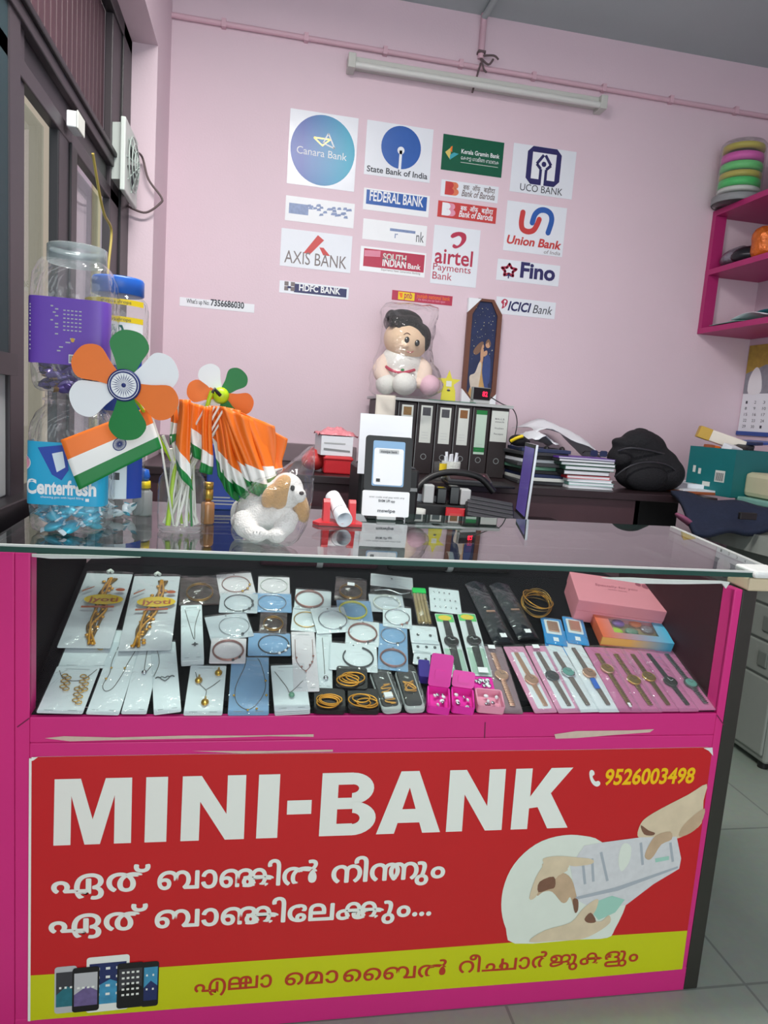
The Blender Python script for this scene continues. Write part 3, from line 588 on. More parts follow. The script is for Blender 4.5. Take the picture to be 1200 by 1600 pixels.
for k in range(26):
    x, y = (.3+.62*RNp.random())*w_, (.32+.38*RNp.random())*h_; mb.flat([(x, y), (x+.02, y+.004*RNp.random()), (x+.016, y+.012), (x+.004, y+.01)], .0018+k*1e-6, 'glare_blue')
done()
mb, w_, h_, done = poster('white sheet with a deep blue strip of white capitals', (569, 293), (669, 340), 'glare_white')
quad(mb, .04*w_, .27*h_, .96*w_, .93*h_, 'bank_blue'); mb.text('FEDERAL BANK', .09*w_, .45*h_, .002, .042, 'white', width=.82*w_, bold=.02); done()
mb, w_, h_, done = poster('glossy white sheet with glare-washed grey writing ending in nk', (568, 341), (665, 385), 'glare_white')
mb.text('nk', .84*w_, .16*h_, .0018, .045, 'ink_dark', width=.12*w_); mb.text('r', .5*w_, .22*h_, .0018, .03, 'glare_blue'); quad(mb, .42*w_, .55*h_, .82*w_, .68*h_, 'glare_blue'); done()
mb, w_, h_, done = poster('white sheet with a crimson panel bearing two lines of white lettering', (564, 384), (663, 434), 'glare_white')
quad(mb, .05*w_, .2*h_, .98*w_, .92*h_, 'bank_crimson'); mb.text('SOUTH', .34*w_, .56*h_, .0019, .026, 'offwhite', width=.36*w_, bold=.03); mb.text('INDIAN', .34*w_, .30*h_, .0019, .032, 'white', width=.36*w_, bold=.03); mb.text('Bank', .73*w_, .30*h_, .0019, .022, 'white', width=.2*w_, bold=.02)
for k in range(5): mb.line([(.06*w_, (.62+.05*k)*h_), (.30*w_, (.66+.05*k)*h_)], .004, .0018, 'pale_pink')
mb.text('Experience Next Generation Banking', .33*w_, .10*h_, .0018, .009, 'ink_grey', width=.6*w_); done()
mb, w_, h_, done = poster('white sheet with a broken red chevron above thin grey capitals', (440, 356), (547, 427))
mb.flat([(.32*w_, .40*h_), (.42*w_, .40*h_), (.60*w_, .80*h_), (.51*w_, .92*h_)], .0016, 'bank_red'); mb.flat([(.54*w_, .60*h_), (.60*w_, .60*h_), (.70*w_, .40*h_), (.60*w_, .40*h_)], .0016, 'bank_red')
mb.text('AXIS BANK', .06*w_, .10*h_, .0018, .052, 'ink_grey', width=.88*w_); done()
mb, w_, h_, done = poster('small white strip with a navy bar at the foot of the first column', (437, 438), (544, 468))
quad(mb, .21*w_, .14*h_, .97*w_, .86*h_, 'bank_navy'); mb.text('HDFC BANK', .28*w_, .34*h_, .0019, .026, 'white', width=.6*w_, bold=.03)
for sx, sy in ((0, 0), (1, 0), (0, 1), (1, 1)):
    x, y = .07*w_+sx*.09*w_, .22*h_+sy*.4*h_; mb.flat([(x, y), (x+.018, y), (x+.018, y+.018), (x, y+.018)], .0018, 'ink_grey')
quad(mb, .115*w_, .42*h_, .165*w_, .6*h_, 'bank_navy', .002); done()
for lab, tl, br, inv in (('white sheet with an orange-red letter B just below the green sheet', (690, 280), (777, 318), 0), ('red strip with a white letter B above the tall red curl sheet', (685, 313), (774, 350), 1)):
    mb, w_, h_, done = poster(lab, tl, br, 'bank_red' if inv else 'paper_gloss'); ink = 'paper' if inv else 'bank_red'; ink2 = 'paper' if inv else 'ink_grey'
    M('sun_orange', '#e07a55', .4); k = h_*.8; bx_, by_ = .07*w_, .12*h_
    for dx_, m, z in ((.022, 'pale_pink' if inv else 'sun_orange', .0015), (0, ink, .0018)):
        for q in CAPS['B'][:1]+arc(.5, .745, 0, 0, .36, .255)+arc(.52, .27, 0, 0, .42, .27)+[rect(.3, 0, .52, 1)]: mb.flat([(bx_+dx_+u*k*.8, by_+v*k) for u, v in q], z, m)
    mb.text('बक', .38*w_, .56*h_, .0018, .020, ink2, width=.11*w_, bold=.02); mb.text('ऑफ', .54*w_, .56*h_, .0018, .020, ink2, width=.14*w_, bold=.02); mb.text('बड़ौदा', .74*w_, .56*h_, .0018, .020, ink2, width=.2*w_, bold=.02)
    mb.text('Bank of Baroda', .36*w_, .16*h_, .0018, .027, ink2 if not inv else ink, width=.58*w_, bold=.018, shear=.18); done()
mb, w_, h_, done = poster('tall white sheet with a red curl above red lettering', (679, 351), (743, 450))
sw = smooth([(.36, .84, 0), (.42, .90, 0), (.56, .93, 0), (.68, .90, 0), (.70, .80, 0), (.62, .70, 0), (.5, .64, 0), (.42, .66, 0), (.44, .71, 0), (.52, .69, 0), (.58, .74, 0), (.60, .82, 0), (.54, .86, 0), (.46, .83, 0), (.40, .81, 0)], 4)
mb.flat([(p.x*w_, p.y*h_) for p in sw], .0016, 'bank_crimson')
mb.text('airtel', .06*w_, .36*h_, .0018, .066, 'bank_crimson', width=.82*w_, bold=.015); mb.text('Payments', .04*w_, .235*h_, .0018, .030, 'bank_crimson', width=.82*w_); mb.text('Bank', .04*w_, .08*h_, .0018, .032, 'bank_crimson', width=.42*w_); done()
mb, w_, h_, done = poster('narrow maroon strip with a yellow square just above the plush doll', (613, 453), (706, 478), 'bank_crimson')
quad(mb, .1*w_, .1*h_, .37*w_, .9*h_, 'yellow'); mb.text('pnb', .2*w_, .3*h_, .0019, .028, 'bank_crimson', width=.13*w_, bold=.02); mb.flat([(.11*w_, .8*h_), (.17*w_, .8*h_), (.17*w_, .3*h_), (.14*w_, .3*h_)], .0018, 'orange')
mb.text('punjab national bank', .41*w_, .48*h_, .0018, .018, 'orange', width=.55*w_, bold=.01); mb.text('the name you can bank upon', .43*w_, .2*h_, .0018, .011, 'pale_pink', width=.45*w_); done()
mb, w_, h_, done = poster('narrow white paper strip with a telephone number left of the notices', (281, 464), (397, 489), 'paper', 'notice', 'number_strip')
mb.text("What's up No:", .09*w_, .40*h_, .0018, .018, 'ink_dark', width=.30*w_, bold=.01); mb.text('7356686030', .41*w_, .38*h_, .0018, .026, 'ink_dark', width=.45*w_, bold=.03); done(None)
CLEAR('sticky_tape', (.97, .97, .97), 1.5, .1, .12)
# ================================================================== THINGS STANDING ON THE GLASS TOP
GT = ZG+.0135+.0005
BEFORE4 = set(o.name for o in S.objects)
CLEAR('glass_jar', (.95, .97, .965), 1.45, .02, .04)
M('lid_blue', '#1f62c4', .35); M('label_purple', '#6f49b4', .4, noise=.05, nscale=30); M('label_sky', '#1fa6d2', .35, noise=.06, nscale=20); M('label_gold', '#c89a5a', .4); M('vicks_green', '#0f6e63', .4); M('vicks_blue', '#2346a8', .35)
M('wrap_sky', '#35b4d2', .25, metal=.25, noise=.2, nscale=90); M('wrap_white', '#dbe8f0', .3); M('wrap_violet', '#5b4a8a', .25, metal=.3, noise=.3, nscale=90); M('wrap_brown', '#8a6a4a', .3, metal=.2, noise=.3, nscale=80)
def band(mb, r, z0, z1, a0, a1, m, sq=0, n=28): mb.shell([(r, z0), (r, z1)], m, n, a0=a0, a1=a1, sq=sq)
def wraptext(mb, t, r, ac, z, h, m, width, bold=0, shear=0):
    """lettering bent round a jar, centred on angle ac"""
    vs, fs = glyphs(t, bold); x0 = min(v[0] for v in vs); x1 = max(v[0] for v in vs); kx = width/(x1-x0); k = h/.682; o = []
    for v in vs:
        a = ac+((v[0]-x0)*kx+v[1]*k*shear-width/2)/r; o.append((r*cos(a), r*sin(a), z+v[1]*k))
    mb.add(o, fs, m)
def bar_round(mb, r, a, wd, z0, z1, m): mb.shell([(r, z0), (r, z1)], m, 4, a0=a-wd/r/2, a1=a+wd/r/2)
def candy_mesh(m1, m2):
    b = MB(); b.grid(lambda u, v: ((v-.5)*.046, (.011+.0*v)*cos(2*pi*u)*(.35+.65*min(1, sin(pi*min(max((v-.14)/.72, 0), 1))**.5*1.2) if .14 < v < .86 else .75), .008*sin(2*pi*u)*(min(1, sin(pi*(v-.14)/.72)**.5) if .14 < v < .86 else .12)), 12, 12, lambda t: m1 if .15 < t < .85 else m2)
    return b
def candies(n, r, z0, z1, c, m1, m2, label, group, front=True):
    k0 = None; R = random.Random(n)
    for i in range(n):
        if k0 is None: o = candy_mesh(m1, m2).build('candy'); k0 = o; tag(o, label, 'candy', group)
        else: o = k0.copy(); COL.objects.link(o)
        a = R.uniform(pi*1.0, pi*2.05); rr = r*(.55+.37*R.random()); lay = i/n
        o.location = (c[0]+rr*cos(a), c[1]+rr*sin(a), c[2]+z0+(z1-z0)*lay); o.rotation_euler = (R.uniform(-.6, .6), R.uniform(-.5, .5), a+pi/2+R.uniform(-.7, .7))
ZK = [.97, 0]
FACE = radians(-100)                                 # the side of a jar that looks to the shop front
# lower jar, sky-blue label
j1 = P(105, 838, 2, GT); j1 = V((P(107, 800, 1, .135).x+.009, .135, GT))
jar = thing('candy_jar', 'large clear candy jar with a sky-blue label standing on the left glass end', 'jar', j1)
prof = [(0.0, 0), (0.05423, 0), (0.06245, 0.006), (0.06573, 0.02), (0.06779, 0.05), (0.06656, 0.056), (0.06779, 0.062), (0.0682, 0.09), (0.06754, 0.15), (0.0682, 0.1862), (0.06573, 0.2025), (0.05793, 0.2228), (0.04601, 0.2366), (0.04437, 0.2447), (0.04848, 0.2463), (0.04848, 0.2496), (0.04437, 0.2512), (0.04437, 0.2618)]
MB().shell(prof, 'clear_jar', 40, sq=8).build('jar_body', jar)
b = MB(); b.shell([(.0692, .055), (.0695, .058), (.0690, .168), (.0687, .171)], 'label_sky', 32, a0=FACE-1.25, a1=FACE+1.35, sq=8)
b.build('label', jar, label='sky-blue wrapper label')
b = MB(); Rl = .0930
for sg in range(1):
    b.T = Matrix.Rotation(FACE+pi/2, 4, 'Z')
    def on_front(x, z, lift=.0008):                 # label surface in front of the jar
        a = -pi/2+x*.8/.0695; q = 1/((abs(cos(a+FACE+pi/2))**8+abs(sin(a+FACE+pi/2))**8)**(1/8)); rr = .0695*q+lift; return (rr*cos(a), rr*sin(a), z*ZK[0]+ZK[1])
    def lab_text(t, x, z, h, m, wd, bold=0, shear=0):
        vs, fs = glyphs(t, bold); x0 = min(v[0] for v in vs); x1 = max(v[0] for v in vs); kx = wd/(x1-x0); k = h/.682
        b.add([on_front(x+(v[0]-x0)*kx+v[1]*k*shear, z+v[1]*k) for v in vs], fs, m)
    def lab_poly(pts, m, lift=.0006): b.add([on_front(x, z, lift) for x, z in pts], [tuple(range(len(pts)))], m)
    lab_poly([(-.035, .165), (.01, .172), (.02, .165), (.025, .125), (.01, .105), (-.01, .115)], 'vicks_blue'); lab_poly(circ(-.06, .135, .014), 'white'); lab_poly(circ(-.06, .135, .012), 'pale_pink', .0008)
    lab_poly([(-.01, .155), (.012, .16), (.018, .13), (.0, .12)], 'wrap_white', .0009)
    lab_text('Centerfresh', -.055, .078, .026, 'white', .13, .035); lab_text('chewing gum with liquid filling', -.03, .070, .004, 'white', .085); lab_poly([(.058, .066), (.064, .066), (.064, .072), (.058, .072)], 'white', .001)
b.build('label_print', jar)
candies(46, .060, .010, .062, j1, 'wrap_sky', 'wrap_white', 'sky-blue wrapped candy heaped inside the lower clear jar', 'wrapped candies in the lower jar')
# upper jar, purple label
j2 = j1+V((.002, .0, .262)); 
jar = thing('candy_jar', 'open clear candy jar with a purple label stacked on the sky-blue one', 'jar', j2)
prof2 = [(0.0, 0.0), (0.05094, 0.0), (0.0608, 0.0054), (0.06491, 0.0161), (0.06697, 0.0357), (0.06779, 0.0669), (0.0682, 0.1249), (0.06804, 0.1829), (0.06573, 0.2096), (0.05752, 0.2301), (0.05259, 0.2373)]
MB().shell(prof2, 'clear_jar', 40, sq=8).build('jar_body', jar)
CLEAR('rim_grey', (.75, .8, .8), 1.5, .1, .35, (.55, .62, .63))
MB().shell([(.0505, .236), (.052, .238), (.052, .266), (.0495, .268), (.0485, .258)], 'rim_grey', 40).build('neck_rim', jar)
MB().shell([(.0692, .050), (.0695, .053), (.0695, .164), (.0689, .167)], 'label_purple', 32, a0=FACE-1.15, a1=FACE+1.25, sq=8).build('label', jar, label='purple printed label')
b = MB(Matrix.Rotation(FACE+pi/2, 4, 'Z'))
ZK[:] = [.98, -.0215]
rows = [(.175, .04), (.170, .05), (.164, .045), (.158, .05), (.150, .04), (.144, .05), (.138, .05), (.126, .05), (.119, .085), (.112, .075), (.103, .06), (.096, .055)]
for z, wd in rows: lab_poly([(-.052, z), (-.052+wd, z), (-.052+wd, z+.0024), (-.052, z+.0024)], 'pale_violet' if False else 'light_grey')
for i in range(5):
    for k in range(6): lab_poly([(.008+i*.008, .134+k*.007), (.013+i*.008, .134+k*.007), (.013+i*.008, .136+k*.007), (.008+i*.008, .136+k*.007)], 'light_grey')
lab_poly([(.02, .076), (.045, .076), (.045, .092), (.02, .092)], 'white')
for k in range(9): lab_poly([(.022+k*.0024, .078), (.0232+k*.0024, .078), (.0232+k*.0024, .090), (.022+k*.0024, .090)], 'black', .0009)
lab_poly(circ(.028, .118, .004, n=12), 'gold', .001)
b.build('label_print', jar)
candies(40, .060, .010, .056, j2, 'wrap_violet', 'wrap_brown', 'violet and brown wrapped candy inside the upper clear jar', 'wrapped candies in the upper jar')
# tall jar pair behind: blue lid
jb = V((-.300, .275, GT))
jar = thing('pastille_jar', 'short clear jar with small blue pastilles behind the sky-blue candy jar', 'jar', jb)
MB().shell([(.0, 0), (.05, 0), (.06, .008), (.062, .03), (.0615, .10), (.062, .15), (.058, .175), (.048, .19), (.047, .206)], 'clear_jar', 36).build('jar_body', jar)
b = MB(); band(b, .0628, .045, .15, FACE-.5, FACE+1.2, 'wrap_white'); band(b, .0632, .045, .15, FACE+.75, FACE+1.4, 'vicks_blue'); b.build('label', jar)
b = MB(); a_ = FACE+.62; bar_round(b, .0636, a_, .016, .115, .131, 'red'); bar_round(b, .0636, a_-.2, .012, .085, .1, 'dark_grey'); b.build('label_print', jar)
candies(12, .05, .01, .035, jb, 'wrap_white', 'wrap_sky', 'pale blue wrapped pastille at the bottom of the short clear jar', 'pastilles in the short jar')
jv = jb+V((0, 0, .2065))
jar = thing('pastille_jar', 'blue-lidded jar with a blue and white label standing on a shorter jar', 'jar', jv)
MB().shell([(.0, 0), (.05, 0), (.060, .008), (.062, .03), (.0615, .15), (.062, .225), (.058, .245), (.048, .255), (.047, .262)], 'clear_jar', 36).build('jar_body', jar)
MB().lathe([(.048, .256), (.0515, .258), (.0515, .286), (.049, .29), (0, .29)], 'lid_blue', 36).build('lid', jar, label='bright blue screw lid')
b = MB(); FV = FACE-.05; band(b, .0626, .02, .14, FV-1.3, FV+1.3, 'vicks_blue'); b.build('label', jar)
b = MB()
b.add([(.0632*cos(FV+t), .0632*sin(FV+t), z) for t, z in [(-1.3+2.6*k/20, .14+.028*(1-abs(-1.3+2.6*k/20)/1.3)**0*((-1.3+2.6*k/20)**2-.6)*.0+.0) for k in range(21)]]+[(.0632*cos(FV+t), .0632*sin(FV+t), .198) for t in [-1.3+2.6*k/20 for k in range(21)]], [(k, k+1, 22+k, 21+k) for k in range(20)], 'white')
b.add([(.0634*cos(FV+.35+t), .0634*sin(FV+.35+t), .142-.03*max(0, 1-(t/.9)**2)) for t in [-.9+1.8*k/16 for k in range(17)]]+[(.0634*cos(FV+.35+t), .0634*sin(FV+.35+t), .145) for t in [-.9+1.8*k/16 for k in range(17)]], [(k, k+1, 18+k, 17+k) for k in range(16)], 'white')
for z in (.198, .232): band(b, .0634, z, z+.011, FV-1.3, FV+1.3, 'yellow'); 
for z in (.2005, .2345): wraptext(b, 'throat drops', .0640, FV+.35, z, .006, 'ink_dark', .06)
ac = FV+.38
b.add([(.0640*cos(ac+x/.064), .0640*sin(ac+x/.064), z) for x, z in ((-.015, .182), (-.011, .192), (.011, .192), (.015, .182), (.013, .165), (.0, .152), (-.013, .165))], [tuple(range(7))], 'vicks_green')
wraptext(b, 'VICKS', .0646, ac, .172, .008, 'white', .024, .03); b.build('label_print', jar)
# ---------------------------------------------------------------- glass jar with flags
jc = V((-.147, .155, GT))
gj = thing('glass_jar', 'clear glass jar full of white flag sticks near the left counter end', 'jar', jc)
MB().shell([(0, .004), (.04, .004), (.045, .012), (.0465, .03), (.0465, .095), (.044, .108), (.037, .118), (.0365, .124), (.0395, .126), (.0395, .134), (.0365, .136), (.036, .142), (.0345, .142)], 'glass_jar', 36).build('jar_wall', gj)
MB().lathe([(0, 0), (.042, 0), (.0455, .006), (.0455, .0095), (.0, .0095)], 'glass_jar', 36).build('jar_base', gj)
M('stick_white', '#e9e6dd', .4)
def stick(root, a, b_, r=.0022, m='stick_white'): MB().tube([V(a)-root.location, V(b_)-root.location], r, m, 8).build('stick', root, label=None)
chakra_blue = M('chakra_blue', '#1a2a6e', .5)
def chakra(mb, cx, cy, r, z, m='chakra_blue'):
    mb.ring(cx, cy, r*.88, r, z, m, 32); mb.flat(circ(cx, cy, r*.14, n=12), z, m)
    for k in range(24):
        a = 2*pi*k/24; mb.flat([(cx+r*.12*cos(a-.1), cy+r*.12*sin(a-.1)), (cx+r*.55*cos(a-.05), cy+r*.55*sin(a-.05)), (cx+r*.88*cos(a), cy+r*.88*sin(a)), (cx+r*.55*cos(a+.05), cy+r*.55*sin(a+.05))], z, m)
# large flag held flat to the front
fy = .045
fl = [P(x, y, 1, yy) for x, y, yy in ((95, 690, .042), (231, 638, .075), (252, 703, .075), (124, 768, .042))]
org = P(292, 800, 1, .135); org.z = GT+.012
fg = thing('paper_flag', 'large tricolour paper flag spread flat in front of the candy jars', 'flag', (fl[1]+fl[2])/2)
U, W_ = fl[1]-fl[0], fl[3]-fl[0]
fgo = fg.location
def flag_pt(u, v, bulge=.004): return V(fl[0])*(1-u)*(1-v)+V(fl[1])*u*(1-v)+V(fl[2])*u*v+V(fl[3])*(1-u)*v+V((0, -bulge*sin(pi*u*1.3+.4)-.003*sin(3*v), 0))-fgo
b = MB(); b.grid(lambda u, v: flag_pt(u, v), 20, 18, lambda t: 'orange' if t < .36 else 'flag_white' if t < .68 else 'green'); b.build('flag_cloth', fg, thick=.0006)
b = MB(); nrm = V((0, -1, 0)); ctr = (.58, .52)
def fdisc(r, a): 
    u, v = ctr[0]+r*cos(a)/U.length, ctr[1]+r*sin(a)/W_.length; return flag_pt(u, v)+V((0, -.0012, 0))
for k in range(32):
    a0, a1 = 2*pi*k/32, 2*pi*(k+1)/32; b.add([fdisc(.0108, a0), fdisc(.0126, a0), fdisc(.0126, a1), fdisc(.0108, a1)], [(0, 1, 2, 3)], 'chakra_blue')
for k in range(24):
    a0 = 2*pi*k/24; b.add([fdisc(.001, a0-.6), fdisc(.0108, a0-.05), fdisc(.0108, a0+.05), fdisc(.001, a0+.6)], [(0, 1, 2, 3)], 'chakra_blue')
b.build('wheel_emblem', fg)
st_top, st_bot = P(231, 634, 1, .079), V((jc.x-.012, jc.y-.02, GT+.016)); MB().tube([st_bot-fgo, P(252, 700, 1, .083)-fgo, st_top-fgo], .0022, 'stick_white', 8).build('stick', fg)
# drooping flag bundle: each flag is one cloth folded along its length and its stick
flags = [  # hoist top, hoist bottom, fly bottom, fly top (px), depth, where it shows
 ((262, 636), (268, 700), (280, 690), (277, 632), .13, 'tricolour paper flag hanging just right of the large spread flag'),
 ((277, 627), (276, 738), (302, 770), (296, 628), .105, 'narrow folded tricolour flag hanging into the mouth of the glass jar'),
 ((294, 632), (296, 715), (323, 728), (322, 640), .135, 'tricolour flag folded behind the narrow hanging one'),
 ((320, 640), (310, 740), (330, 745), (334, 640), .115, 'thin folded orange edge of a flag beside the lime stick'),
 ((318, 640), (342, 748), (362, 782), (345, 640), .155, 'tricolour flag at the left side of the drooping bundle', (.42, .72)),
 ((325, 638), (352, 768), (378, 792), (352, 640), .14, 'tricolour flag in the middle left of the drooping bundle', (.55, .78)),
 ((335, 638), (366, 772), (394, 790), (362, 642), .128, 'tricolour flag in the middle of the drooping bundle', (.62, .84)),
 ((342, 638), (384, 768), (408, 782), (375, 645), .12, 'tricolour flag in the middle right of the drooping bundle', (.64, .84)),
 ((350, 640), (396, 775), (424, 774), (390, 655), .112, 'foremost tricolour flag of the drooping bundle, nearest the plush dog', (.64, .82)),
 ((356, 642), (408, 768), (436, 754), (405, 662), .125, 'tricolour flag with a green tip over the head of the plush dog', (.70, .86)),
 ((360, 642), (402, 752), (434, 744), (428, 670), .135, 'tricolour flag mostly orange on the right of the bundle', (.82, .94)),
 ((362, 644), (418, 744), (441, 736), (447, 690), .15, 'rearmost tricolour flag spreading out to the right', (.95, .98))]
for i, (a_, b_, c_, d_, y_, lab, *lim_) in enumerate(flags):
    q = [P(*t, 1, y_) for t in (a_, d_, c_, b_)]; droop = i >= 4
    t = thing('paper_flag', lab, 'flag', q[0], None, 'small tricolour flags in the glass jar'); o = t.location.copy()
    # the colour bands run from the top edge (a-d) to the bottom edge (b-c); long bands stretch along the droop
    def pt(u, v, q=q, o=o, ph=i*1.3): return q[0]*(1-u)*(1-v)+q[1]*u*(1-v)+q[2]*u*v+q[3]*(1-u)*v+V((.003*sin(5*v+ph), -.012*sin(pi*u)*(.4+v)+.006*sin(9*u+ph), -.012*sin(pi*v)*(u-.2)))-o
    lim = lim_[0] if droop else ((.62, .85) if i in (1, 3) else (.42, .72))
    b = MB(); b.grid(pt, 14, 20, lambda t_, lim=lim: 'orange' if t_ < lim[0] else 'flag_white' if t_ < lim[1] else 'green'); b.build('flag_cloth', t, thick=.0005)
    R = random.Random(i); an = 2*pi*i/11+.5; bot = V((jc.x+.03*cos(an), jc.y+.03*sin(an), GT+.014)); neck = V((jc.x+.022*cos(an+.5), jc.y+.022*sin(an+.5), GT+.135))
    top = q[0]+V((0, .004, -.002)); MB().tube([bot-o, neck-o, top-o], .0021, 'stick_white', 8).build('stick', t)
R = random.Random(5); s0 = None
for k in range(11):
    an = k*2*pi/11; a2 = an+R.uniform(1.9, 3.6); p0 = V((.034*cos(an), .034*sin(an), .016)); p1 = V((.02*cos(a2), .02*sin(a2), .135)); d = p1-p0; ext_ = R.uniform(1.05, 1.5)
    o = MB().tube([(0, 0, 0), (0, 0, 1)], .0031, 'stick_white', 8).build('flag_stick') if s0 is None else s0.copy()
    if s0 is None: s0 = o; tag(o, 'loose white plastic flag stick in the glass jar', 'stick', 'loose flag sticks in the glass jar')
    else: COL.objects.link(o)
    o.location = jc+p0; o.rotation_euler = d.to_track_quat('Z', 'Y').to_euler(); o.scale = (1, 1, d.length*ext_)
for dx, m, lab in ((-.022, 'lime', 'lime green flat stick in the glass jar'), (.024, 'green', 'dark green thin stick in the glass jar')):
    o = MB().tube([(dx, -.028, .014), (dx*.5, -.005, .17)], .005 if m == 'lime' else .0022, m, 8).build('toy_stick'); o.location = jc; tag(o, lab, 'stick')
# clear wrapper over the bundle
# pinwheels
def pinwheel(ctr, r, cols, a0, lab, hub, tilt, foot, both=False):
    t = thing('pinwheel', lab, 'pinwheel', ctr); t.rotation_euler = (pi/2, 0, tilt)
    for k, m in enumerate(cols):
        if m is None: continue
        a = radians(a0[k]); b = MB(Matrix.Rotation(a, 4, 'Z')); ln = r
        o = smooth([(.012, -.008, 0), (ln*.45, -ln*.24, 0), (ln*.74, -ln*.37, 0), (ln*.97, -ln*.24, 0), (ln*1.03, 0, 0), (ln*.97, ln*.2, 0), (ln*.76, ln*.33, 0), (ln*.45, ln*.21, 0), (.012, .008, 0)], 4)
        tw = .10; nn = len(o)
        b.add([(p.x, p.y, p.y*tw+.001+.0008*k) for p in o]+[(p.x, p.y, p.y*tw-.0002+.0008*k) for p in o], [tuple(range(nn)), tuple(range(nn, 2*nn))[::-1]]+[(i, i+nn, (i+1) % nn+nn, (i+1) % nn) for i in range(nn)], m); b.build('petal', t, label=dict(orange='orange petal', green='green petal').get(m, 'white petal'))
    return t
pw = P(195, 603, 1, .022)
t = pinwheel(pw, .094, ['orange', 'white', 'green', 'white', 'orange', 'green'], [-20, 27, 86, 205, 150, -83], 'large tricolour paper pinwheel with a navy wheel emblem in front of jars', None, 0, None)
b = MB(); b.lathe([(.0, .002), (.0265, .002), (.0285, .006), (.0275, .010), (0, .010)], 'chakra_blue', 40); b.build('hub', t)
b = MB(); b.flat(circ(0, 0, .0255, n=40), .0104, 'white'); chakra(b, 0, 0, .0245, .0108); b.ball((0, 0, .011), (.004, .004, .003), 'chakra_blue', 12, 6); b.build('hub_emblem', t)
inv = t.matrix_basis.inverted(); b = MB(); b.tube([inv @ (pw+V((0, .012, 0))), inv @ P(232, 655, 1, .09), inv @ V((jc.x-.02, jc.y+.01, GT+.14)), inv @ V((jc.x+.0, jc.y+.02, GT+.016))], .0032, 'lime', 8); b.build('stick', t, label='lime green stick')
pw2 = P(345, 624, 1, .19)
t = pinwheel(pw2, .066, ['white', 'green', 'orange', 'orange', 'white', 'green'], [122, 52, -14, 175, 235, 295], 'small tricolour pinwheel rising above the flag bundle seen from behind', None, 0, None)
b = MB(); b.lathe([(0, .003), (.012, .003), (.017, .008), (.013, .016), (.006, .02), (0, .02)], 'lime', 20); b.build('hub', t, label='lime green hub')
inv = t.matrix_basis.inverted(); b = MB(); b.tube([V((0, 0, .018)), V((-.012, .012, .024)), V((-.016, .004, .024))], .004, 'black', 8); b.build('axle_pin', t)
b = MB(); b.tube([V((-.017, .008, .022)), V((-.022, -.01, .022)), inv @ V((jc.x+.02, jc.y+.015, GT+.14)), inv @ V((jc.x+.01, jc.y+.02, GT+.016))], .0042, 'lime', 10); b.build('stick', t, label='lime green stick')
# ---------------------------------------------------------------- perfume bottle, small things behind
M('amber', '#a9784e', .2, metal=.1); pb = V((-.1, .235, GT)); t = thing('perfume_bottle', 'small amber bottle with a gold cap behind the flag jar', 'bottle', pb)
MB().lathe([(0, 0), (.013, 0), (.0145, .003), (.0145, .042), (.012, .047), (.007, .049), (.007, .052), (0, .052)], 'amber', 20).build('bottle_body', t)
MB().lathe([(.007, .052), (.0105, .052), (.0105, .074), (.0085, .076), (0, .076)], 'gold', 20).build('cap', t, label='gold cap'); MB().lathe([(.0085, .0765), (.0105, .0765), (.0105, .09), (0, .09)], 'gold', 20).build('cap_top', t)
sp = V((-.245, .30, GT)); t = thing('glue_bottle', 'small bottle with a yellow cap behind the flag jar and blue-lidded jars', 'bottle', sp)
MB().lathe([(0, 0), (.02, 0), (.021, .003), (.021, .05), (.012, .06), (0, .06)], 'grey', 20).build('bottle_body', t); MB().lathe([(.013, .06), (.017, .06), (.016, .075), (0, .075)], 'yellow', 20).build('cap', t, label='yellow cap'); MB().lathe([(0, .076), (.012, .076), (.015, .085), (.012, .10), (0, .103)], 'lid_blue', 18).build('cap_tip', t, label='blue round tip')
bx = V((-.07, .40, GT)); t = thing('blue_box', 'dark blue printed box standing behind the drooping flags', 'box', bx, (0, 0, .1))
MB().bx(-.045, .045, 0, .025, 0, .155, 'vicks_blue').build('box_body', t, bevel=.002)
b = MB(RX.copy()); 
for k in range(3): b.flat([(-.035, .012+k*.008), (.03-.01*k, .012+k*.008), (.03-.01*k, .015+k*.008), (-.035, .015+k*.008)], .0012, 'light_grey')
b.build('box_print', t)
# ---------------------------------------------------------------- plush dog in its bag
M('plush_white', '#e8e6e2', .95, noise=.08, nscale=120, bump=.5, bscale=260, sheen=.4); M('plush_tan', '#c99d63', .95, noise=.15, nscale=120, bump=.5, bscale=260, sheen=.4); M('plush_nose', '#241a1a', .4)
dg = PG(418, 848); dg = V((.028, .105, GT))
t = thing('plush_dog', 'white and tan plush puppy lying in a clear plastic bag on the glass', 'plush toy', dg, (0, 0, 0))
def K(px, py, dy=0): return P(px, py, 1, dg.y+dy)-dg
b = MB(); b.ball(K(405, 805, .03), (.046, .05, .046), 'plush_white'); b.ball(K(435, 800, .02), (.036, .045, .046), 'plush_white'); b.ball(K(430, 775, .01), (.03, .03, .03), 'plush_white')
b.tube([K(378, 812, .0), K(384, 828, -.02), K(398, 838, -.035)], [.026, .022, .017], 'plush_white', 12); b.ball(K(400, 838, -.04), (.022, .02, .017), 'plush_white')
b.tube([K(450, 808, .0), K(445, 825, -.02), K(434, 838, -.035)], [.024, .021, .016], 'plush_white', 12); b.ball(K(432, 840, -.04), (.019, .018, .016), 'plush_white')
b.ball(K(375, 805, .05), (.02, .035, .03), 'plush_white')
b.build('dog_body', t, remesh=.0035, label='white plush body with two front paws')
b = MB(); b.ball(K(448, 770, -.005), (.034, .036, .037), 'plush_white'); b.ball(K(466, 777, -.03), (.016, .018, .016), 'plush_white'); b.build('dog_head', t, remesh=.0035)
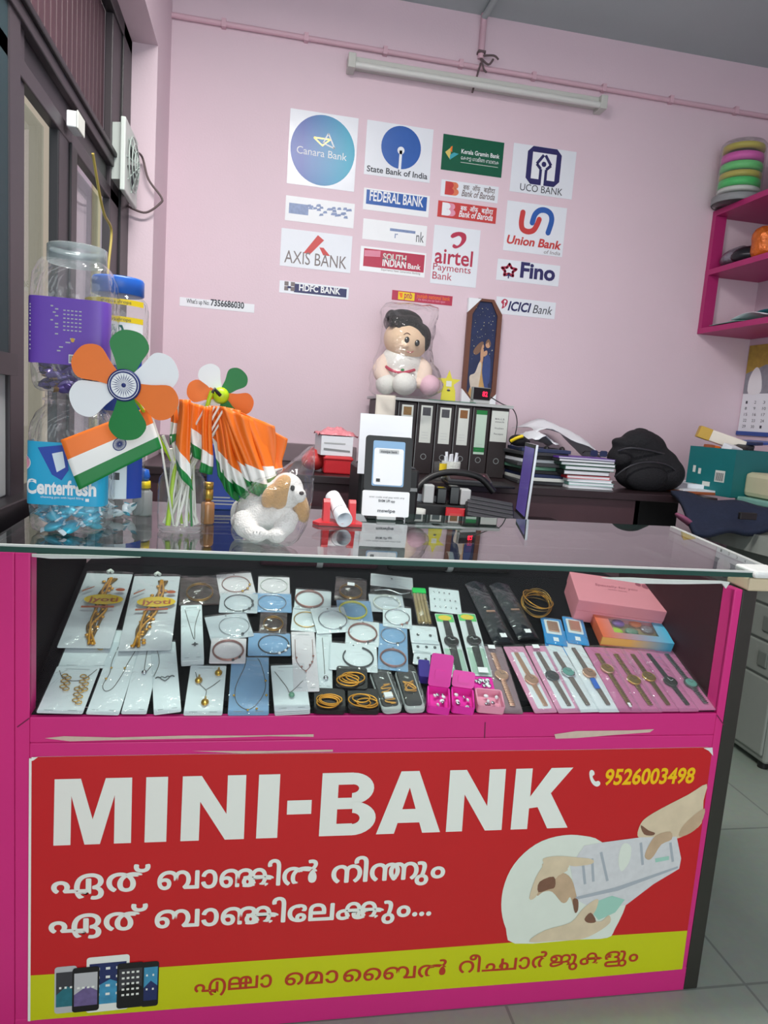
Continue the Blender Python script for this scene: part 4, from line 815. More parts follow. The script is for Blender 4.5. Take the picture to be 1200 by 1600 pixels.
b = MB(); b.ball(K(440, 772, -.022), (.022, .022, .036), 'plush_tan', rot=(0, .25, 0)); b.ball(K(424, 778, -.02), (.018, .018, .027), 'plush_tan', rot=(0, .5, 0)); b.build('dog_ear', t, remesh=.003, label='tan floppy ear')
b = MB(); b.ball(K(469, 793, .0), (.017, .02, .036), 'plush_tan', rot=(0, -.3, 0)); b.build('dog_ear', t, label='tan floppy ear')
MB().ball(K(457, 766, -.042), (.0045, .0045, .006), 'black_gloss', 12, 8).build('dog_eye', t); MB().ball(K(471, 774, -.046), (.005, .004, .004), 'plush_nose', 12, 8).build('dog_nose', t)
b = MB()
for k in range(3): b.tube([K(396+5*k, 834, -.058), K(395+5*k, 842, -.056)], .0007, 'grey', 5)
b.build('toe_stitch', t)
o_ = [K(361, 838, -.05), K(368, 800, -.03), K(380, 770, -.01), K(405, 752, 0), K(440, 738, .0), K(470, 715, .02), K(490, 702, .03), K(490, 755, .01), K(486, 790, -.02), K(475, 830, -.045), K(455, 851, -.06), K(390, 852, -.065)]
oc_ = sum(o_, V())/len(o_)
b = MB(); ng = len(o_)
sm_ = smooth(o_, 3); n3 = len(sm_); rings = []
for f, dy in ((1.0, 0.0), (.97, -.03), (.8, -.055), (.45, -.066)): rings.append([oc_+(p-oc_)*f+V((0, dy, .004*sin(5*i))) for i, p in enumerate(sm_)])
for f, dy in ((.97, .05), (.8, .085)): rings.insert(0, [oc_+(p-oc_)*f+V((0, dy, 0)) for p in sm_])
vs = [p for r_ in rings for p in r_]; vs = [V((p.x, p.y, max(p.z, .0015))) for p in vs]; b.add(vs, [(i*n3+k, i*n3+(k+1) % n3, (i+1)*n3+(k+1) % n3, (i+1)*n3+k) for i in range(len(rings)-1) for k in range(n3)]+[tuple(range((len(rings)-1)*n3, len(rings)*n3))], 'poly_bag', True); b.build('plastic_bag', t)
# ---------------------------------------------------------------- red stand with a paper roll
rs = PG(530, 820); t = thing('roll_stand', 'red plastic stand with two uprights holding a rolled paper on the glass', 'stand', rs)
b = MB(); b.prism([(-.062, .0), (-.05, -.02), (.05, -.02), (.055, .01), (.045, .05), (-.04, .05)], 0, .006, 'red'); b.build('stand_base', t, bevel=.002)
for sx in (-1, 1): MB(Matrix.Translation((sx*.03, .02, 0)) @ Matrix.Rotation(pi/2, 4, 'Z') @ RX).prism([(-.024, .004), (.026, .004), (.012, .055), (-.004, .058), (-.012, .05)], -.0075, .0075, 'red').build('upright', t, bevel=.002)
t2 = thing('paper_roll', 'rolled white paper tube lying between the red uprights', 'paper roll', rs+V((0, .01, .0315)), (radians(16), 0, radians(8)))
rl = [((.017+.0012*k/40)*cos(2*pi*k/20), (.017+.0012*k/40)*sin(2*pi*k/20)) for k in range(46)]
b = MB(RX.copy()); b.add([(x, y, -.075) for x, y in rl]+[(x, y, .05) for x, y in rl], [(k, k+1, 47+k-1+1-1, 46+k) if False else (k, k+1, 47+k, 46+k) for k in range(45)], 'paper', True); b.build('rolled_sheet', t2, thick=.0006)
MB(RX.copy()).ring(0, 0, .0183, .0192, .012, 'black', 24).build('band', t2)
# ---------------------------------------------------------------- QR stand
qa, qb, qt = PG(567, 812), PG(637, 812), 0
t = thing('payment_stand', 'black counter stand with a payment code card and white footer', 'stand', (qa+qb)/2, (0, 0, atan2((qb-qa).y, (qb-qa).x)*.0-.02)); hw = (qb.x-qa.x)/2; H = .205
TL_ = Matrix.Rotation(radians(-8), 4, 'X')
b = MB(TL_ @ RX); b.prism(rrect(-hw, hw, .07, H, .008), -.006, 0, 'black'); b.build('frame', t, bevel=.0015)
b = MB(TL_ @ RX); b.prism(rrect(-hw-.002, hw-.002, .008, .07, .004), -.006, .003, 'white'); b.text('scan code and pay with any', 0, .053, .0036, .004, 'ink_dark', width=hw*1.5, align='c'); b.text('BHIM UPI app', 0, .043, .0036, .006, 'ink_dark', width=hw*.7, align='c', bold=.02)
b.text('mswipe', 0, .018, .0036, .008, 'ink_dark', width=hw*.75, align='c', bold=.02); b.build('footer_card', t, label='white footer card')
M('card_blue', '#7fa9cf', .3); b = MB(TL_ @ RX); b.prism(rrect(-hw*.68, hw*.68, .082, H-.012, .004), 0, .001, 'card_blue'); b.flat(rrect(-hw*.68+.003, hw*.68-.003, .085, H-.03, .006), .0016, 'white'); b.flat(rrect(-hw*.42, hw*.42, H-.042, H-.033, .001), .002, 'light_grey'); b.text('mswipe bank', 0, H-.041, .0024, .006, 'ink_dark', width=hw*.7, align='c', bold=.02); b.flat(rrect(-.006-hw*.4, .004-hw*.4, .092, .1, .001), .002, 'dark_grey'); b.build('code_card', t, label='white card on a pale blue ground')
MB(TL_).bx(-hw*.4, hw*.4, -.012, .02, 0, .008, 'light_grey').build('foot', t, bevel=.001)
MB().bx(-hw*.8, hw*.8, .0, .06, 0, .006, 'black').build('rear_foot', t, bevel=.002)

for o in S.objects:
    if o.name not in BEFORE4 and o.parent is None: o.location.z += GTILT*max(0, o.location.y)
# ================================================================== THE DESK ALONG THE REAR WALL
ZD, YD = 1.03, 1.33
ds = thing('office_desk', 'long dark brown desk built along the pink rear wall', 'desk', (.8, 1.64, 0))
T_ = Matrix.Translation((-.8, -1.64, 0))
M('desk_brown', '#472e34', .4, noise=.15, nscale=12)
MB(T_).bx(XL+.005, 1.9, YD-.02, YW-.035, ZD-.03, ZD, 'dark_laminate').build('desk_top', ds, bevel=.003)
MB(T_).bx(XL+.005, 1.56, YD, YD+.02, 0, ZD-.031, 'desk_brown').build('front_panel', ds)
MB(T_).bx(1.56, 1.9, YD+.25, YD+.27, 0, ZD-.031, 'black').build('recess_panel', ds)
MB(T_).bx(1.54, 1.5599, YD, YW-.04, 0, ZD-.031, 'desk_brown').build('side_panel', ds)
wt = thing('work_table', 'low dark work table behind the shop counter', 'table', (.55, .95, 0)); T_ = Matrix.Translation((-.55, -.95, 0))
MB(T_).bx(-.05, 1.12, .73, 1.2, .905, .93, 'dark_laminate').build('table_top', wt, bevel=.003)
for x in (-.03, 1.06):
    for y in (.75, 1.14): MB(T_).bx(x, x+.04, y, y+.04, 0, .905, 'dark_laminate').build('leg', wt)
ZT = .9305
# ---------------------------------------------------------------- lever-arch binders
M('binder_black', '#2a2122', .5, noise=.15, nscale=40); M('spine_paper', '#d8ddd6', .6, noise=.04, nscale=30); M('spine_mint', '#c4dccb', .6)
ZB = ZD+.0005; BY = 1.65
edges = [P(x, 690, 1, BY).x for x in (587, 618, 648, 678, 707, 735, 763, 792)]
labs = [('leftmost binder, hidden behind the hanging paper slip', None, 0), ('black binder with a spine label half hidden by white sheet', 'photo_a', .5), ('black binder with a white spine label showing a grey picture', 'photo_b', 1), ('black binder with a white spine label showing a dark dress picture', 'photo_b', 1), ('black binder with a white spine label showing a brown picture', 'photo_c', 1), ('black binder with a green-edged spine label', 'green', 1), ('rightmost binder with a wide white printed spine label', 'wide', 1)]
M('photo_a', '#8a6a3c', .5, noise=.4, nscale=200); M('photo_b', '#4a4a50', .5, noise=.5, nscale=160); M('photo_c', '#8a5a2c', .5, noise=.4, nscale=200)
for i, (lab, kind, _s) in enumerate(labs):
    xa, xb = edges[i], edges[i+1]; w_ = xb-xa-.003; hB = .306-.003*(i % 2)
    t = thing('ring_binder', lab, 'binder', ((xa+xb)/2, BY, ZB), (0, 0, RN.uniform(-.02, .02)), 'ring binders on the rear desk'); h2 = w_/2
    MB().bx(-h2, h2, 0, .26, 0, hB, 'binder_black').build('binder_cover', t, bevel=.003)
    if i < 6: MB().bx(-h2+.0, -h2+.0025, -.001, .0, .0, hB, 'grey').build('metal_edge', t)
    if kind:
        b = MB(RX.copy()); lw2 = h2*(.92 if kind == 'wide' else .62); zb_ = {'wide': .16, 'green': .10}.get(kind, .135)
        b.flat([(-lw2, zb_), (lw2, zb_), (lw2, hB-.012), (-lw2, hB-.012)], .0008, 'spine_mint' if kind == 'green' else 'spine_paper')
        if kind.startswith('photo'): b.flat([(-lw2*.7, hB-.055), (lw2*.7, hB-.055), (lw2*.7, hB-.02), (-lw2*.7, hB-.02)], .0012, kind)
        if kind == 'green':
            b.flat([(-lw2, hB-.03), (lw2, hB-.03), (lw2, hB-.012), (-lw2, hB-.012)], .0012, 'green'); b.flat([(-lw2, zb_+.01), (lw2, zb_+.01), (lw2, zb_+.03), (-lw2, zb_+.03)], .0012, 'green')
        if kind == 'wide':
            for z, t_ in ((hB-.05, 'BILLS'), (hB-.062, 'statement file'), (hB-.09, 'Vouchers'), (hB-.115, 'Receipts')): b.text(t_, 0, z, .0012, .007, 'ink_dark', width=lw2*1.1, align='c')
        else:
            for k in range(3): b.line([(-lw2*.6, zb_+.02+k*.012), (lw2*.5, zb_+.02+k*.012)], .0012, .0012, 'light_grey')
        b.build('spine_label', t)
        MB(RX.copy()).ring(0, .075, .010, .013, .0015, 'grey', 20).build('finger_ring', t)
zt_ = ZB+.307
M('board_green', '#5f8f78', .3, noise=.15, nscale=20)
t = thing('cover_board', 'pale board with a green sheet lying across the tops of the binders', 'board', ((edges[0]+edges[-1])/2, BY-.012, zt_)); wB = (edges[-1]-edges[0])/2+.012
MB().bx(-wB, wB, 0, .27, 0, .012, 'light_grey').build('board_slab', t, bevel=.002)
MB().bx(-.08, .13, -.002, .2, .0122, .0145, 'board_green').build('green_sheet', t); MB().bx(.1, wB, -.001, .2, .0122, .0138, 'offwhite').build('paper_sheet', t)
zt_ += .0148
# hanging paper slip
a_ = P(588, 618, 1, BY-.016); b_ = P(616, 655, 1, BY-.016)
b = MB(); b.grid(lambda u, v: (a_.x+(b_.x-a_.x)*u, BY-.016+(.03*max(0, .12-v)*6 if v < .12 else 0)-.002*sin(6*u), zt_+.001-(zt_-b_.z)*max(0, v-.12)/.88), 6, 10, 'warm_paper')
tag(b.build('paper_slip', thick=.0006), 'crumpled white paper slip hanging from the board over the first binder', 'paper')
# ---------------------------------------------------------------- plush doll in its bag
M('doll_skin', '#e7c9a9', .9, noise=.04, nscale=100, bump=.2, bscale=300); M('doll_white', '#e6e6e0', .95, noise=.05, nscale=120, bump=.3, bscale=260); M('doll_arm', '#eed8c8', .9, bump=.2, bscale=260); M('doll_hair', '#050506', .55, noise=.3, nscale=150, bump=.8, bscale=220); M('doll_pink', '#ecc3d2', .9, bump=.3, bscale=260); M('cheek', '#f2c6ba', .8)
D0 = V((P(632, 618, 1, 1.76).x, 1.76, zt_)); t = thing('plush_doll', 'seated plush doll with black hair wrapped in clear plastic on the binders', 'plush toy', D0)
def D(px, py, dy=0): return P(px, py, 1, D0.y+dy)-D0
b = MB(); b.ball(D(627, 568), (.095, .075, .085), 'doll_white'); b.ball(D(625, 592), (.10, .08, .06), 'doll_white'); b.build('doll_body', t, remesh=.006, label='white plush shirt')
for (p0, p1, p2, m_) in ((D(606, 560), D(594, 578, -.03), D(604, 596, -.06), 'doll_arm'), (D(650, 565), D(664, 580, -.03), D(656, 598, -.05), 'doll_arm')):
    b = MB(); b.tube(smooth([p0, p1, p2], 4, False), [.03, .033, .034, .035, .035, .034, .033, .03, .026], m_, 14); b.ball(p2, .027, m_); b.ball(p0, .03, m_); b.build('doll_arm', t, remesh=.005)
b = MB(); b.ball(D(634, 532, -.02), (.098, .088, .083), 'doll_skin', 28, 16, rot=(0, .2, 0)); b.ball(D(633, 540, -.10), (.014, .012, .012), 'doll_skin'); b.ball(D(609, 522, -.01), (.015, .015, .025), 'doll_skin'); b.build('doll_head', t, remesh=.005, label='pale plush face')
b = MB()
for c, r in ((D(612, 500, -.01), (.032, .03, .045)), (D(625, 505, -.02), (.05, .06, .035)), (D(640, 508, -.02), (.055, .07, .042)), (D(655, 521, -.03), (.04, .06, .04)), (D(661, 534, -.03), (.032, .05, .045)), (D(630, 505, .04), (.09, .06, .06)), (D(656, 527, .02), (.05, .06, .06))): b.ball(c, r, 'doll_hair')
R = random.Random(2)
for k in range(26):
    c = D(609+2.1*k*.9+R.uniform(-3, 3), 502+.55*k+R.uniform(-6, 5), -.07); b.ball(c, (.012, .02, .016), 'doll_hair', 8, 6)
b.build('doll_hair', t, remesh=.005, label='black plush hair with two tufts')
for px, py, m_ in ((636, 531, 'doll_eye'), (652, 536, 'doll_eye')):
    MB().ball(D(px, py, -.106), (.0105, .005, .0135), 'black_gloss', 14, 8, rot=(0, .15, 0)).ball(D(px-1, py-2, -.111), .0025, 'white', 8, 6).build('doll_eye', t)
b = MB(); b.tube(smooth([D(631, 523, -.104), D(636, 520, -.106), D(641, 523, -.107)], 3, False), .0016, 'wood_brown', 6); b.build('eyebrow', t)
MB().tube(smooth([D(636, 549, -.094), D(641, 551, -.095), D(646, 549, -.092)], 3, False), .0016, 'bank_crimson', 6).build('doll_mouth', t)
b = MB(); b.tube(smooth([D(603, 573, -.055), D(615, 580, -.085), D(632, 582, -.09), D(648, 578, -.075)], 4, False), .0065, 'bank_crimson', 8); b.build('belt_ribbon', t, label='dark red ribbon'); MB().ball(D(629, 578, -.095), (.008, .005, .006), 'green', 10, 6).build('ribbon_bud', t, label='green bud')
MB().ball(D(632, 600, -.10), (.053, .05, .048), 'doll_white', 24, 14).build('doll_foot', t, label='round white plush foot')
MB().ball(D(671, 602, -.06), (.046, .045, .045), 'doll_pink', 24, 14).build('doll_foot', t, label='round pink plush foot')
MB().ball(D(603, 600, -.05), (.045, .05, .045), 'doll_white', 20, 12).build('doll_leg', t)
o_ = [D(585, 616, -.12), D(582, 590, -.1), D(590, 560, -.08), D(602, 520, -.06), D(600, 480, 0), D(612, 472, .02), D(660, 476, .02), D(684, 482, .0), D(678, 520, -.05), D(674, 560, -.08), D(688, 590, -.1), D(690, 612, -.12), D(660, 622, -.16), D(610, 622, -.16)]
sm_ = smooth(o_, 3); n3 = len(sm_); oc_ = sum(o_, V())/len(o_); b = MB(); rings = [[oc_+(p-oc_)*f+V((.004*sin(4*i), dy, .003*cos(3*i))) for i, p in enumerate(sm_)] for f, dy in ((.97, .12), (1.0, .06), (1.0, 0), (.9, -.06), (.55, -.1))]
vs = [V((p.x, p.y, max(p.z, .0015))) for r_ in rings for p in r_]; b.add(vs, [(i*n3+k, i*n3+(k+1) % n3, (i+1)*n3+(k+1) % n3, (i+1)*n3+k) for i in range(4) for k in range(n3)]+[tuple(range(4*n3, 5*n3))], 'poly_bag', True); b.build('plastic_bag', t)
# ---------------------------------------------------------------- star stand, painting, led clock
sp = P(700, 622, 1, 1.70); sp.z = zt_; t = thing('star_sign', 'yellow star shaped paper sign standing between the doll and the painting', 'sign', sp, (radians(-6), 0, 0))
M('star_yellow', '#d9cf3e', .45); b = MB(RX.copy()); st = [((.055 if k % 2 == 0 else .023)*sin(k*pi/5), .078+(.055 if k % 2 == 0 else .023)*cos(k*pi/5)) for k in range(10)]
b.prism(st[::-1], 0, .002, 'star_yellow'); b.build('star', t); b = MB(RX.copy()); b.prism([(-.033, 0), (.033, 0), (.03, .05), (-.03, .05)], -.0005, .0015, 'star_yellow'); b.build('sign_base', t)
b = MB(RX.copy()); b.flat(circ(0, .045, .008, .004), .0024, 'dark_grey'); b.flat([(-.012, .062), (.012, .062), (.012, .086), (-.012, .086)], .0024, 'offwhite'); b.build('sign_print', t)
MB().bx(-.03, .03, 0, .035, 0, .003, 'star_yellow').build('rear_foot', t)
pa, pb = P(718, 632, 1, 1.925), P(776, 468, 1, 1.945); t = thing('couple_painting', 'tall octagonal painting of a dancing couple at night leaning on the wall', 'painting', ((pa.x+.085), 1.915, zt_), (radians(-2.2), 0, radians(0)))
w2, hp_ = .083, .485; c = .05
oct_ = [(-w2+c*.9, 0), (w2-c*.9, 0), (w2, c), (w2, hp_-c*1.3), (w2-c*.9, hp_), (-w2+c*.9, hp_), (-w2, hp_-c*1.3), (-w2, c)]
inn = [(x*.74, hp_/2+(y-hp_/2)*.95) for x, y in oct_]
b = MB(RX.copy()); n8 = 8; b.prism(oct_, -.012, -.004, 'wood_brown')
b.add([(x, y, -.004) for x, y in oct_]+[(x, y, .008) for x, y in oct_]+[(x, y, .008) for x, y in inn]+[(x, y, -.002) for x, y in inn], [(8*j+k, 8*j+(k+1) % 8, 8*(j+1)+(k+1) % 8, 8*(j+1)+k) for j in range(3) for k in range(8)], 'wood_brown'); b.build('picture_frame', t)
M('night_blue', '#1f2a52', .3, noise=.45, nscale=22); M('gown_gold', '#c39a5f', .35, noise=.3, nscale=40); M('gown_pale', '#cfc3b4', .35, noise=.2, nscale=30); M('star_dot', '#d7d2a2', .4); M('suit_blue', '#33477f', .35, noise=.2, nscale=40); M('painted_skin', '#c79a78', .4); M('hair_brown', '#7c5c48', .4, noise=.2, nscale=80)
b = MB(RX.copy()); b.flat(inn, -.0015, 'night_blue')
def pf(pts, z, m): b.flat([tuple(p)[:2] for p in smooth([(x*w2, y*hp_, 0) for x, y in pts], 4)][::-1], z, m)
pf([(.2, .46), (.42, .48), (.56, .42), (.6, .25), (.5, .2), (.1, .2), (.1, .34)], -.001, 'suit_blue'); pf([(.15, .2), (.5, .2), (.6, .03), (.2, .03)], -.0011, 'suit_blue')
pf([(-.05, .42), (.1, .40), (.12, .3), (.35, .15), (.68, .05), (.5, .03), (-.2, .03), (-.62, .03), (-.55, .14), (-.3, .26)], -.0008, 'gown_gold'); pf([(-.1, .40), (.05, .38), (.0, .22), (-.1, .12), (-.45, .14), (-.6, .26), (-.3, .3)], -.0006, 'gown_pale')
pf([(-.06, .52), (.1, .53), (.12, .44), (.08, .4), (-.02, .41)], -.0005, 'painted_skin'); pf([(.1, .5), (.3, .52), (.32, .48), (.12, .46)], -.0004, 'painted_skin')
b.flat(circ(-.02*w2, .555*hp_, .011, .013), -.0004, 'painted_skin'); pf([(-.05, .6), (.08, .59), (.0, .56), (-.1, .5), (-.35, .47), (-.5, .5), (-.3, .56)], -.0003, 'hair_brown'); b.flat(circ(.34*w2, .575*hp_, .012, .015), -.0004, 'painted_skin'); pf([(.2, .6), (.35, .63), (.5, .59), (.45, .56), (.35, .6), (.24, .58)], -.0003, 'hair_brown')
R = random.Random(8)
for k in range(70):
    x, y = R.uniform(-.62, .62)*w2, R.uniform(.42, .93)*hp_; r = R.uniform(.0006, .0022)
    if abs(x) < .42*w2 and y < .63*hp_: continue
    b.flat(circ(x, y, r, n=6), -.0002, 'star_dot')
b.build('canvas', t)
for sx, sz, f in ((-1, 0, 1), (-1, 1, 1), (1, 0, .8)):
    b = MB(RX.copy()); y0 = hp_-.002 if sz else .002; dy = -1 if sz else 1
    b.prism([(sx*w2*1.02, y0), (sx*(w2-.06*f), y0), (sx*w2*1.02, y0+dy*.065*f)][::(1 if sx*dy < 0 else -1)], -.014, .0095, 'paper'); b.build('corner_wrap', t, label='white paper corner protector')
lc = P(752, 625, 1, 1.655); t = thing('digital_clock', 'small black digital clock with red digits on the binder board', 'clock', (lc.x, 1.655, zt_), (0, 0, radians(12)))
M('led_red', '#ff1a3c', .4, emit=2.5); MB().bx(-.044, .044, 0, .02, .012, .068, 'grey').build('clock_case', t, bevel=.003); MB().bx(-.041, .041, -.0015, 0, .015, .065, 'black_gloss').build('clock_face', t); MB().bx(-.04, .04, -.006, .03, 0, .012, 'light_grey').build('clock_foot', t, bevel=.002)
b = MB(RX.copy()); b.text('82', .002, .030, .002, .020, 'led_red', width=.026, bold=.03); b.build('clock_digits', t)
cw = [(lc.x+.045, 1.67, zt_+.03), (lc.x+.10, 1.67, zt_+.005)]+[tuple(P(x, y, 1, 1.66)) for x, y in ((802, 640), (808, 660), (803, 685), (795, 700))]
tag(MB().tube(smooth(cw, 5, False), .0022, 'black', 6).build('clock_cable'), 'thin black cable curling down from the digital clock', 'cable')
# ---------------------------------------------------------------- white sheet behind the payment stand, on a black box
b0 = P(560, 800, 1, .80); t = thing('card_printer', 'black boxy machine behind the payment stand', 'printer', (P(590, 780, 1, .84).x, .84, ZT))
MB().bx(-.075, .11, -.08, .14, 0, .185, 'black').build('machine_body', t, bevel=.008); MB().bx(-.06, .1, -.06, .1, .1855, .19, 'dark_grey').build('top_tray', t, bevel=.001); MB().bx(.06, .105, -.083, -.08, .12, .13, 'grey').build('slot', t)
a_, b_ = P(562, 645, 1, .79), P(638, 712, 1, .79); t = thing('blank_sheet', 'blank white sheet of card standing upright behind the payment stand', 'sheet', ((a_.x+b_.x)/2, .755, b_.z-.06), (radians(-4), 0, radians(1)))
w2_ = (b_.x-a_.x)/2; MB().bx(-w2_, w2_, 0, .0015, 0, a_.z-b_.z+.06, 'paper').build('sheet_front', t)
# desk things on the left: red box, papers
rb_ = P(520, 745, 2, ZD); 
t = thing('red_box', 'red plastic box on the rear desk beside the black machine', 'box', P(526, 730, 1, 1.45)*1.0); t.location.z = ZD+.0005
MB().bx(-.055, .055, -.05, .08, 0, .07, 'red').build('box_body', t, bevel=.006); MB().bx(-.058, .058, -.053, .083, .055, .064, 'red').build('box_rim', t, bevel=.003)
t2 = P(490, 720, 1, 1.5); t2.z = ZD+.0005; t = thing('red_pouch', 'dark red pouch at the left end of the rear desk clutter', 'pouch', t2)
b = MB(); b.ball((0, 0, .04), (.05, .05, .04), 'bank_red'); b.ball((.03, .02, .05), (.03, .03, .03), 'red'); b.tube([(-.03, 0, .07), (-.01, -.02, .095), (.02, 0, .075)], .005, 'red', 8); b.build('pouch_body', t, remesh=.006)
pp = P(524, 690, 1, 1.46); t = thing('receipt_stack', 'stack of printed papers with pink wrapping on top of the red box', 'papers', (pp.x, 1.46, ZD+.0715), (0, 0, .1))
MB().bx(-.065, .06, -.05, .09, 0, .075, 'paper').build('paper_block', t); b = MB(RX.copy()); b.flat([(-.055, .02), (.05, .015), (.05, .022), (-.055, .028)], .0512, 'grey'); b.flat([(-.055, .045), (.03, .045), (.03, .05), (-.055, .05)], .0512, 'light_grey'); b.build('paper_print', t)
M('pink_film', '#e98f98', .25, noise=.2, nscale=30, bump=.6, bscale=40); R = random.Random(4); b = MB(); b.grid(lambda u, v: (-.07+.15*u, -.05+.15*v, .079+.028*sin(pi*u)*sin(pi*v)+.008*sin(17*u+5*v)*sin(13*v)), 14, 12, 'pink_film'); b.build('pink_wrap', t, thick=.001, label='crumpled shiny pink wrapping')
# cup with pens, yellow mug, tablet on tray, cable box
cp = P(705, 722, 1, 1.40); cp.z = ZD+.0005; t = thing('pen_cup', 'woven white pen cup full of rolled papers before the binders', 'cup', cp)
M('weave_white', '#c9cdc6', .7, noise=.25, nscale=90, bump=.5, bscale=150); MB().lathe([(0, 0), (.034, 0), (.036, .004), (.038, .075), (.035, .078), (.034, .02), (0, .02)], 'weave_white', 28).build('cup_body', t)
for k in range(6): MB().tube([(.018*cos(k), .018*sin(k), .02), (.026*cos(k+.3), .026*sin(k+.3), .098+.008*(k % 3))], .006, 'paper', 8).build('paper_roll', t)
yp = P(688, 724, 1, 1.38); yp.z = ZD+.0005; t = thing('yellow_tumbler', 'clear tumbler with a yellow printed emblem beside the pen cup', 'tumbler', yp)
MB().shell([(0, .002), (.024, .002), (.0265, .075)], 'glass_jar', 24).build('tumbler_wall', t); MB().shell([(.0262, .02), (.0267, .07)], 'yellow', 14, a0=radians(-110), a1=radians(-20)).build('yellow_print', t); MB().lathe([(.0, .003), (.0235, .003), (.025, .05), (0, .05)], 'star_yellow', 20).build('yellow_drink', t) if False else None
kp = P(735, 735, 1, 1.28); t = thing('desk_phone', 'dark grey keypad terminal lying on a black tray before the binders', 'terminal', (kp.x, 1.30, ZD+.012), (radians(10), 0, radians(-8)))
MB().bx(-.085, .085, -.06, .07, 0, .018, 'dark_grey').build('terminal_body', t, bevel=.004); MB().bx(-.075, .078, -.05, .06, .0182, .0195, 'maroon_laminate').build('terminal_screen', t); b = MB()
for k in range(3): b.bx(.02, .065, -.035+k*.022, -.022+k*.022, .0196, .0205, 'pale_pink')
b.build('screen_rows', t)
tr = P(735, 745, 1, 1.30); t = thing('black_tray', 'black curved plastic tray holding the keypad terminal', 'tray', (tr.x+.02, 1.30, ZD+.0003), (0, 0, -.1)); MB().bx(-.12, .14, -.08, .09, 0, .010, 'black').build('tray_base', t, bevel=.003)
# lower things between desk and counter
def work(px, py, y, z=ZT): p = P(px, py, 1, y); p.z = z; return p
b0 = work(705, 795, 1.02); t = thing('cash_drawer', 'black open machine with grey cartridges behind the glass edge', 'printer', b0, (0, 0, -.08))
MB().bx(-.13, .12, 0, .14, 0, .05, 'black').build('machine_base', t, bevel=.006)
b = MB(); b.tube(smooth([(-.135, .02, .02), (-.13, .03, .08), (-.08, .05, .135), (0, .06, .16), (.1, .06, .15), (.16, .06, .1)], 5, False), .012, 'black', 10); b.build('cover_arch', t)
for k, (x, m_) in enumerate(((-.08, 'light_grey'), (-.035, 'black_gloss'), (.01, 'black_gloss'), (.05, 'light_grey'))): MB().bx(x-.018, x+.018, .01, .06, .051, .115-.008*(k % 2), m_).build('cartridge', t, bevel=.004)
b0 = work(712, 792, .98); t = thing('red_stapler', 'small red plastic stapler-like box in front of the black machine', 'box', b0, (0, 0, -.2)); MB().prism([(-.035, -.02), (.03, -.02), (.035, .02), (-.03, .02)], 0, .045, 'red').build('box_body', t, bevel=.004); MB().bx(-.02, .02, -.022, -.02, .012, .03, 'bank_red').build('front_clip', t)
b0 = work(775, 800, .93); t = thing('keyboard', 'black keyboard with long ridged keys tilted up behind the glass edge', 'keyboard', b0+V((-.02, 0, 0)), (radians(28), radians(6), radians(-12)))
MB().bx(-.085, .085, 0, .13, 0, .014, 'black').build('key_deck', t, bevel=.004)
for r_ in range(5): MB().bx(-.08, .08, .006+r_*.025, .026+r_*.025, .0142, .024, 'dark_grey').build('key_row', t, bevel=.003)
b0 = work(652, 790, 1.0); t = thing('tape_roll', 'pale roll of sticky tape lying behind the payment stand', 'tape', b0); MB().lathe([(.018, 0), (.03, 0), (.03, .035), (.018, .035), (.018, 0)], 'offwhite', 24).build('tape_ring', t)
b0 = work(664, 775, 1.08); t = thing('note_card', 'small white card leaning beside the black machine', 'card', b0+V((0, 0, .0)), (radians(-10), radians(6), .1)); MB().bx(-.03, .03, 0, .001, 0, .075, 'paper').build('card_sheet', t)
for k, (px, w_, lab) in enumerate(((660, .07, 'flat white paper beside the payment stand behind the glass'), (700, .05, 'flat white receipt below the red box behind the glass'))):
    b0 = work(px, 806, .86+.02*k); tag(MB().bx(-w_, w_, -.04, .05, 0, .001, 'paper').build('loose_paper'), lab, 'paper').location = b0
# laptop seen from its side: screen turned to the left
a0, a1, a2, a3 = P(818, 812, 1, .98), P(836, 808, 1, 1.12), P(841, 694, 1, 1.12), P(823, 684, 1, .98)
t = thing('laptop', 'open laptop with a violet screen seen edge-on at the counter', 'laptop', V((a0.x, a0.y, ZT))); lo = V((a0.x, a0.y, ZT))
M('screen_purple', '#5a4c96', .25, emit=.35); M('lid_silver', '#b9bcc2', .3, metal=.4)
B0, B1 = V((a0.x, .96, .945)), V((a0.x+.055, 1.2, .945)); up_ = V((.0, .0, .27)); e1 = (B1-B0).normalized(); nrm_ = V((-e1.y, e1.x, 0))
b = MB(Matrix.Translation(-lo)); q = [B0, B1, B1+V((.012, .0, .265)), B0+V((.012, 0, .265))]; b.hexa([p+nrm_*.002 for p in (q[0], q[1], q[2], q[3])], [p-nrm_*.006 for p in (q[0], q[1], q[2], q[3])], 'lid_silver'); b.build('lid', t)
b = MB(Matrix.Translation(-lo)); cc = sum(q, V())/4; b.add([p+nrm_*.0028 for p in q], [(0, 1, 2, 3)], 'black'); b.add([cc+(p-cc)*.9+nrm_*.0034 for p in q], [(0, 1, 2, 3)], 'screen_purple'); b.build('screen', t)
b = MB(Matrix.Translation(-lo)); b.hexa([V((p.x, p.y, ZT+.0005)) for p in (B0, B1, B1+nrm_*.12, B0+nrm_*.12)], [V((p.x, p.y, ZT+.016)) for p in (B0, B1, B1+nrm_*.12, B0+nrm_*.12)], 'dark_grey'); b.build('keyboard_base', t)
